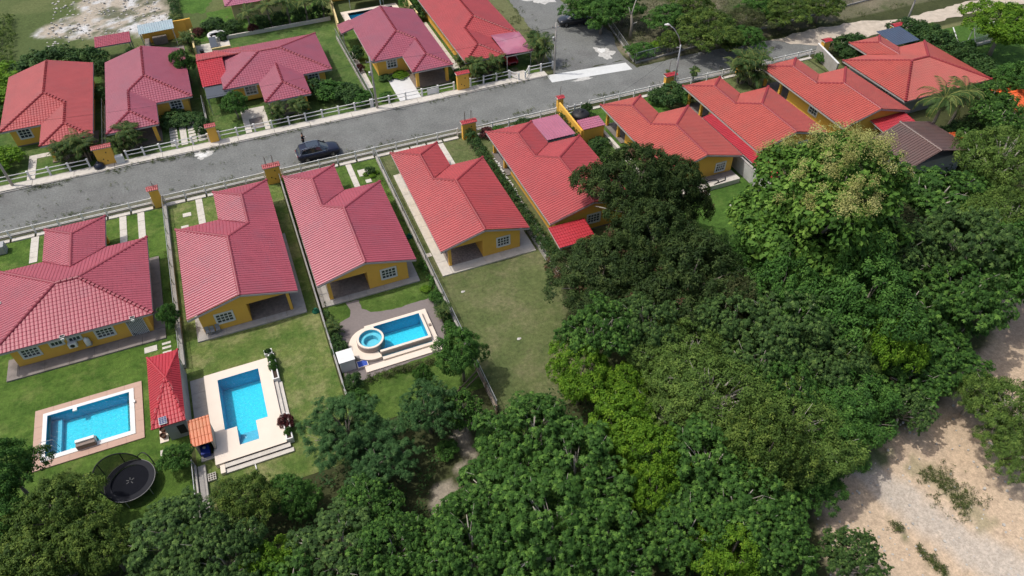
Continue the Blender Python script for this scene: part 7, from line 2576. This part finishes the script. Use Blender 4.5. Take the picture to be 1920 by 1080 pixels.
for a in (
    ('hedge', -21.0, 101.6, 2.9, 3.2, "first dark shrub of the row behind the leftmost far house"),
    ('shrub', -24.2, 101.2, 3.0, 3.2, "second dark shrub of the row behind the leftmost far house"),
    ('lime', -27.6, 100.0, 3.2, 3.0, "light green shrub at the left end of the row behind the leftmost far house"),
    ('lime', -29.0, 95.6, 2.8, 2.6, "light green shrub at the left edge beside the leftmost far roof"),
    ('green', -28.2, 91.0, 1.83, 2.16, "green shrub at the left edge, halfway down the leftmost far roof"),
    ('shrub', -18.2, 101.2, 2.3, 2.8, "dark shrub between the shelter and the leftmost far roof"),
    ('shrub', -16.3, 98.3, 1.34, 2.28, "narrow shrub in the gap between the two leftmost far roofs"),
    ('shrub', -16.5, 91.5, 1.1, 1.92, "narrow shrub lower in the gap between the two leftmost far roofs"),
    ('lime', -26.9, 81.2, 2.07, 2.16, "yellow-green bush at the left edge in front of the leftmost far house"),
    ('shrub', -13.0, 101.6, 1.0, 1.7, "shrub between the shelter and the galvanised roof"),
    ('shrub', -9.0, 83.2, 1.71, 1.2, "dark bush under the window of the stepping-stone house"),
    ('shrub', -7.4, 82.8, 1.59, 1.08, "low dark bush right of the stepping-stone house's window"),
    ('shrub', -5.9, 79.6, 1.22, 1.8, "bush behind the slim far pillar"),
    ('shrub', 7.6, 82.6, 1.83, 2.04, "large dark shrub right of the hip roof's porch"),
    ('green', 9.3, 81.6, 2.07, 2.04, "broad green shrub between the porch and the long fence"),
    ('shrub', 10.9, 80.2, 1.95, 1.92, "green shrub at the long fence's right end"),
    ('green', 12.4, 79.0, 1.46, 1.56, "shrub at the foot of the pale-drive pole"),
    ('shrub', 14.6, 89.6, 1.0, 1.9, "shrub with white blooms beside the pale-drive house's wall"),
    ('red', 14.1, 86.6, .6, 1.1, "small reddish shrub on the path beside the pale-drive house"),
    ('lime', 18.6, 83.3, 1.0, 0.7, "low light green bush under the pale-drive house's window"),
    ('shrub', 16.6, 83.4, 0.9, 0.6, "low bush at the left under the pale-drive house's window"),
    ('green', 15.4, 78.6, 0.9, 0.9, "small plant by the fence left of the very pale drive"),
    ('shrub', 25.2, 79.6, 1.0, 1.4, "shrub squeezed behind the wide pillar by the corner house"),
    ('shrub', 25.2, 98.2, 1.4, 2.0, "dark shrub between the two rightmost far roofs"),
    ('green', 25.6, 102.5, 1.7, 2.1, "green shrub at the top between the two rightmost far roofs"),
    ('shrub', -1.4, 102.8, 0.8, 1.2, "shrub beside the round hot tub"),
    ('red', -4.3, 105.6, .9, 1.1, "dark red shrub beyond the white terrace"),
    ('hedge', -2.0, 106.2, 1.8, 1.6, "dark shrub at the left end of the coconut palm row"),
    ('hedge', .6, 104.9, 1.5, 1.5, "dark shrub under the leftmost coconut palm"),
    ('red', 3.0, 103.6, .8, 1.2, "reddish shrub in front of the coconut palm row"),
    ('hedge', 4.3, 104.6, 1.6, 1.6, "dark shrub under the second coconut palm"),
    ('hedge', 7.2, 104.8, 1.5, 1.6, "dark shrub under the middle coconut palm"),
    ('hedge', 9.8, 104.8, 1.5, 1.7, "dark shrub under the fourth coconut palm"),
    ('hedge', 12.6, 104.4, 1.5, 2.0, "dark shrub at the right end of the coconut palm row"),
    ('shrub', 38.4, 86.0, 0.9, 1.2, "yellowish shrub on the verge of the side road"),
    ('green', 50.2, 76.6, 1.7, 1.2, "bright green bush at the corner of the scrub plot"),
    ('lime', 52.2, 77.0, 1.3, 1.0, "light green bush next to the corner of the scrub plot"),
    ('shrub', 47.0, 64.4, 1.9, 2.1, "dense shrub at the foot of the street lamp, left half"),
    ('green', 49.1, 64.0, 1.7, 1.7, "dense shrub at the foot of the street lamp, right half"),
    ('shrub', 45.6, 65.2, 1.3, 1.6, "shrub between the roof wing and the street lamp shrub"),
    ('hedge', 36.4, 66.0, 0.75, 1.4, "little round bush behind the black water tank"),
    ('hedge', 34.6, 59.3, 1.3, 1.1, "dark bush at the foot of the low annexe"),
    ('hedge', 33.3, 58.4, 1.0, 1.0, "dark bush below the low annexe, left"),
    ('hedge', 28.2, 66.0, 1.1, 1.3, "round dark bush behind the fence, left of the purple sheet roof"),
    ('red', 23.9, 66.2, .9, 1.0, "reddish bush right of the hedge-top pillar"),
    ('green', 25.3, 66.3, 0.8, 0.9, "small green bush between the reddish and the round dark bush"),
    ('green', 70.6, 65.6, 1.0, 1.2, "small bush inside the slatted wall corner"),
    ('hedge', 74.2, 66.2, 2.2, 2.2, "broad leafy shrub before the broad hip roof, left half"),
    ('hedge', 76.8, 66.6, 2.0, 2.0, "broad leafy shrub before the broad hip roof, right half"),
    ('hedge', 73.4, 63.6, 1.6, 2.0, "leafy shrub tucked against the small porch roof"),
    ('shrub', 84.8, 66.6, 2.4, 2.6, "dark shrub around the grey pole by the dirt road"),
    ('hedge', 86.6, 64.2, 2.4, 2.6, "dark shrub beyond the dark blue carport roof"),
    ('shrub', 86.0, 61.2, 2.3, 2.8, "dark flowering shrub behind the hip roof, upper"),
    ('hedge', 85.6, 58.2, 2.3, 2.8, "dark flowering shrub behind the hip roof, middle"),
    ('shrub', 85.6, 55.0, 2.2, 2.6, "dark shrub at the hip roof's far right corner"),
    ('hedge', 84.6, 51.4, 2.2, 2.6, "dark shrub right of the hip roof's near corner"),
    ('shrub', 83.0, 48.2, 2.2, 2.4, "dark shrub above the orange roof corner"),
    ('green', 89.6, 59.8, 1.0, 1.8, "slender shrub in front of the small goal"),
    ('shrub', 88.6, 67.0, 1.3, 1.6, "thin shrub right of the grey pole"),
    ('red', -4.3, 35.4, .65, 1.1, "dark red leafy shrub on the right side of the raised deck"),
    ('green', -4.25, 41.1, 0.42, 1.15, "spiky green plant in the long white planter"),
    ('green', -4.25, 42.0, 0.36, 1.0, "second green plant in the long white planter, upper"),
    ('green', -4.25, 34.4, 0.35, 0.95, "green plant in the lower planter below the red shrub"),
    ('shrub', -4.42, 43.0, 0.3, 0.75, "dark plant in the small square planter box"),
    ('hedge', 9.75, 64.5, 0.62, 0.75, "round clipped dark shrub in the flower bed"),
    ('lime', 9.15, 64.4, 0.3, 0.3, "yellow-green edging plant left of the round shrub"),
    ('lime', 10.3, 64.2, 0.32, 0.3, "yellow-green edging plant right of the round shrub"),
    ('lime', 9.8, 63.8, 0.36, 0.3, "yellow-green edging plant in front of the round shrub"),
    ('lime', .95, 66.2, 0.35, 0.9, "small yellowish plant by the wide tiled pillar"),
    ('hedge', 1.3, 36.9, 0.9, 1.4, "dark bush at the lower corner behind the white pump box"),
    ('green', 1.2, 35.6, 0.8, 1.1, "green bush at the lower left end of the spa garden"),
    ('shrub', 1.15, 40.8, 0.7, 1.1, "leafy bush left of the white pump box"),
    ('shrub', 1.1, 42.0, 0.6, 0.9, "leafy bush at the left fence above the pump box"),
    ('green', 10.3, 43.8, 0.6, 0.8, "leafy bush at the right fence of the spa garden, upper"),
    ('shrub', 10.4, 42.4, 0.6, 1.0, "leafy bush at the right fence level with the spa pool"),
    ('green', 10.3, 39.6, 0.65, 1.0, "leafy bush at the right fence near the round-headed young tree"),
    ('lime', 9.9, 45.2, 0.5, 0.4, "pale yellow-green low plant by the apron corner of the spa house"),
    ('hedge', 15.8, 35.0, 0.01, 0.01, "x"),
):
    if a[5] != "x":
        shrub(*a)
leafy_strip("hedge", "long clipped green hedge with a sunlit top between two near houses", "hedge", [(21.75, 66.4), (21.75, 58), (21.9, 50), (22.1, 43.2)], 1.15, 1.5, 'hedge', 26, 11, per=20)
leafy_strip("hedge", "clipped hedge along the ochre wall behind the purple sheet roof", "hedge", [(32.75, 66.2), (32.7, 60.6)], .6, 1.3, 'hedge', 26, 12)
leafy_strip("flower_border", "low flowering border along the bottom edge of the spa patio", "flower border", [(2.4, 37.1), (5.5, 37.1), (8.2, 36.9)], .45, .4, 'brown', 34, 13, leaf=(.12, .06))
for x_, y_, r_, l_ in ((8.9, 27.6, .8, 'dark low shrub on the bare track, middle'), (6.2, 28.4, .9, 'dark low shrub at the left of the bare track'), (5.6, 24.2, .8, 'low shrub at the lower end of the bare track'), (7.0, 26.0, .6, 'small light shrub on the bare track')):
    shrub('green', x_, y_, r_, 1.0, l_)
leafy_strip("climber", "overgrown dark plants along the fence left of the spa garden lawn", "climber", [(1.0, 45.6), (1.0, 41.0)], .45, .6, 'shrub', 26, 15)
leafy_strip("climber", "green growth along the fence right of the spa garden", "climber", [(10.6, 49.0), (10.7, 40.5)], .45, .5, 'green', 24, 16)
leafy_strip("hedge", "dark growth beside the rubble plot at the top", "hedge", [(-6.9, 108.5), (-6.6, 124)], 1.2, 1.2, 'shrub', 16, 17)
leafy_strip("hedge", "pale olive growth along the left edge of the rubble plot", "hedge", [(-29, 103), (-30, 122)], 3.0, .9, 'olive', 7, 18)
# dead trunk in the scrub plot
t = thing("dead_tree", "bare grey dead tree standing in the scrub plot near the side road", "dead tree", (50.4, 80.6, 0))
MB().tube([(50.4, 80.6, -.2), (50.45, 80.6, 2.2), (50.3, 80.8, 3.6)], [.26, .2, .13], 8).build("trunk", M_BARK, t, smooth=True)
MB().tube([(50.3, 80.8, 3.5), (50.9, 81.2, 4.8), (51.3, 81.2, 6.2)], [.11, .08, .03], 6).build("limb", M_BARK_PALE, t, smooth=True)
MB().tube([(50.3, 80.8, 3.4), (49.9, 81.0, 4.6)], [.08, .03], 6).build("limb", M_BARK_PALE, t, smooth=True)
MB().tube([(50.45, 80.6, 2.3), (51.1, 80.4, 2.6)], [.09, .05], 6).build("limb", M_BARK_PALE, t, smooth=True)

tree('green', -30.6, 71.9, 1.7, 3.4, "tree just outside the left edge of the photo whose shade falls on the street", v=1)

for x_, y_, r_, h_, l_ in ((71.6, 44.6, 1.8, 2.4, "dark shrub at the foot of the big coconut palm"), (74.8, 44.8, 2.0, 2.6, "dark shrub between the palms and the orange roof"), (58.6, 46.2, 1.8, 2.4, "green shrub under the flowering teak's upper left side")):
    shrub('hedge', x_, y_, r_, h_, l_)
for i_, (k_, x_, y_, r_, z_) in enumerate((('palmate', -6.5, 19.5, 3.4, 4.4), ('palmate_b', -13.5, 21.0, 3.6, 4.4), ('olive', -21.0, 24.0, 3.4, 4.4), ('green', -28.5, 30.0, 3.4, 4.2), ('palmate', .5, 15.2, 3.4, 4.4), ('green', -3.5, 12.5, 3.2, 4.4),
                                          ('palmate', 7.2, 11.6, 3.6, 4.6), ('lime', 13.6, 8.2, 3.0, 4.0), ('palmate', 19.6, 6.6, 3.4, 4.4), ('palmate_b', 12.5, 3.0, 3.4, 4.4), ('olive', -10.5, 14.0, 3.2, 4.2), ('green', -19.0, 16.5, 3.4, 4.2))):
    tree(k_, x_, y_, r_, z_, "forest tree just below the bottom edge of the photo", group="forest trees just below the bottom edge of the photo")


# ------------------------------------------------------------------ ground cover that nobody could count
def ground_cover():
    r = np.random.default_rng(5)
    # forest undergrowth
    n = 9000
    x, y = r.uniform(-35, 75, n), r.uniform(2, 46, n)
    poly = [(-35, 29), (-11, 30), (0, 30), (2, 33), (10, 31), (22, 29.5), (22, 40), (33, 40), (46, 42), (60, 41), (75, 50), (75, 30), (56, 28.5), (45, 22), (40, 19), (30, 17.8), (26, 14), (24, 4), (-35, 4)]
    cl = sdf(x, y, CLEARING)
    m = inside(x, y, poly) & (cl < -.4) & (segdist(x, y, [(9.6, 31), (8.2, 28.6), (4.5, 25.2)]) > 1.1)
    P = np.stack([x[m], y[m], r.uniform(.1, .8, m.sum())], 1)
    scatter("undergrowth", "dark low undergrowth between the forest trees", "undergrowth", P, 'shrub', 9, .5, .30, .13, 1)
    # scrub plot
    n = 5200
    x, y = r.uniform(48.5, 110, n), r.uniform(75, 110, n)
    m = (fbm(x, y, 4, 201) > .43) & (y > 76 + (x - 48) * .05)
    P = np.stack([x[m], y[m], r.uniform(.05, .6, m.sum())], 1)
    scatter("scrub", "dry olive scrub covering the plot beyond the side road", "scrub", P, 'brown', 10, .5, .26, .08, 2)
    # tall grass and weeds: road edges, fence feet, verge, clearing strips, upper left plot
    Ps = []

    def band(pts, w, n, hz=.06):
        for (x0, y0), (x1, y1) in zip(pts[:-1], pts[1:]):
            L = math.hypot(x1 - x0, y1 - y0)
            k = int(n * L)
            t = r.random(k)
            s = r.normal(0, w, k)
            xx = x0 + (x1 - x0) * t - (y1 - y0) / L * s
            yy = y0 + (y1 - y0) * t + (x1 - x0) / L * s
            keep = fbm(xx, yy, 1.6, 301) > .5
            Ps.append(np.stack([xx[keep], yy[keep], np.full(keep.sum(), hz)], 1))
    band([(-32, 75.6), (-1, 75.7)], .3, 16)
    band([(-1, 75.8), (36, 75.7)], .18, 7)
    band([(-32, 69.3), (35, 69.2), (74, 68.2)], .3, 9)
    band([(-30, 72.5), (0, 72.6)], 1.6, 3)
    band([(39.3, 77), (39.6, 97)], .8, 18)
    band([(37.8, 77), (38.2, 97)], .8, 18)
    band([(48.0, 74.2), (70, 74.3), (86, 74.4)], .5, 10)
    band([(48.2, 76), (50.4, 90)], .5, 10)
    band([(10.6, 67), (10.7, 45), (10.5, 34)], .2, 9)
    band([(0.95, 66), (0.95, 36)], .18, 9)
    band([(-11.5, 60), (-11.5, 32)], .12, 6)
    band([(37.4, 14.0), (38.0, 11.9), (38.2, 9.8)], .7, 95)
    band([(36.6, 12.6), (37.3, 10.6)], .4, 30)
    band([(32.0, 12.6), (32.5, 10.8), (33.0, 7.5)], .22, 60)
    band([(34.0, 16.2), (36.0, 16.4)], .6, 40)
    band([(28, 15.4), (31.7, 17.1), (40, 18.0), (47, 20.3), (54, 23.8)], .4, 18)
    band([(-30, 107), (-20, 107.5), (-10, 107)], 1.0, 12)
    band([(70, 74.8), (100, 74.6)], .6, 8)
    P = np.concatenate(Ps)
    scatter("weeds", "weeds and tufts of grass along road edges, fence feet and the sandy clearing", "weeds", P, 'weed', 9, .13, .16, .035, 3)
    # rubble and stones
    mb = MB()
    rr = random.Random(4)
    for i in range(560):
        if i < 300:
            x, y = rr.uniform(-24, -8), rr.uniform(110, 126)
            s = rr.uniform(.05, .22)
        else:
            x, y = rr.uniform(26, 44), rr.uniform(4, 19)
            s = rr.uniform(.04, .11)
        if i >= 300 and not inside(np.array([x]), np.array([y]), CLEARING)[0]:
            continue
        a0 = rr.uniform(0, 6)
        pts = [(x + s * math.cos(a0 + k * 1.25) * rr.uniform(.7, 1.2), y + s * math.sin(a0 + k * 1.25) * rr.uniform(.7, 1.2)) for k in range(5)]
        mb.prism(pts, -.1, s * rr.uniform(.3, .9))
    o = mb.build("rubble", mat("rubble_pale", (0.44, 0.42, 0.38), vary=0.35, scale=1.5))
    o["kind"] = "stuff"
    tag(o, "pale rubble and loose stones on the cleared plots", "rubble")


ground_cover()
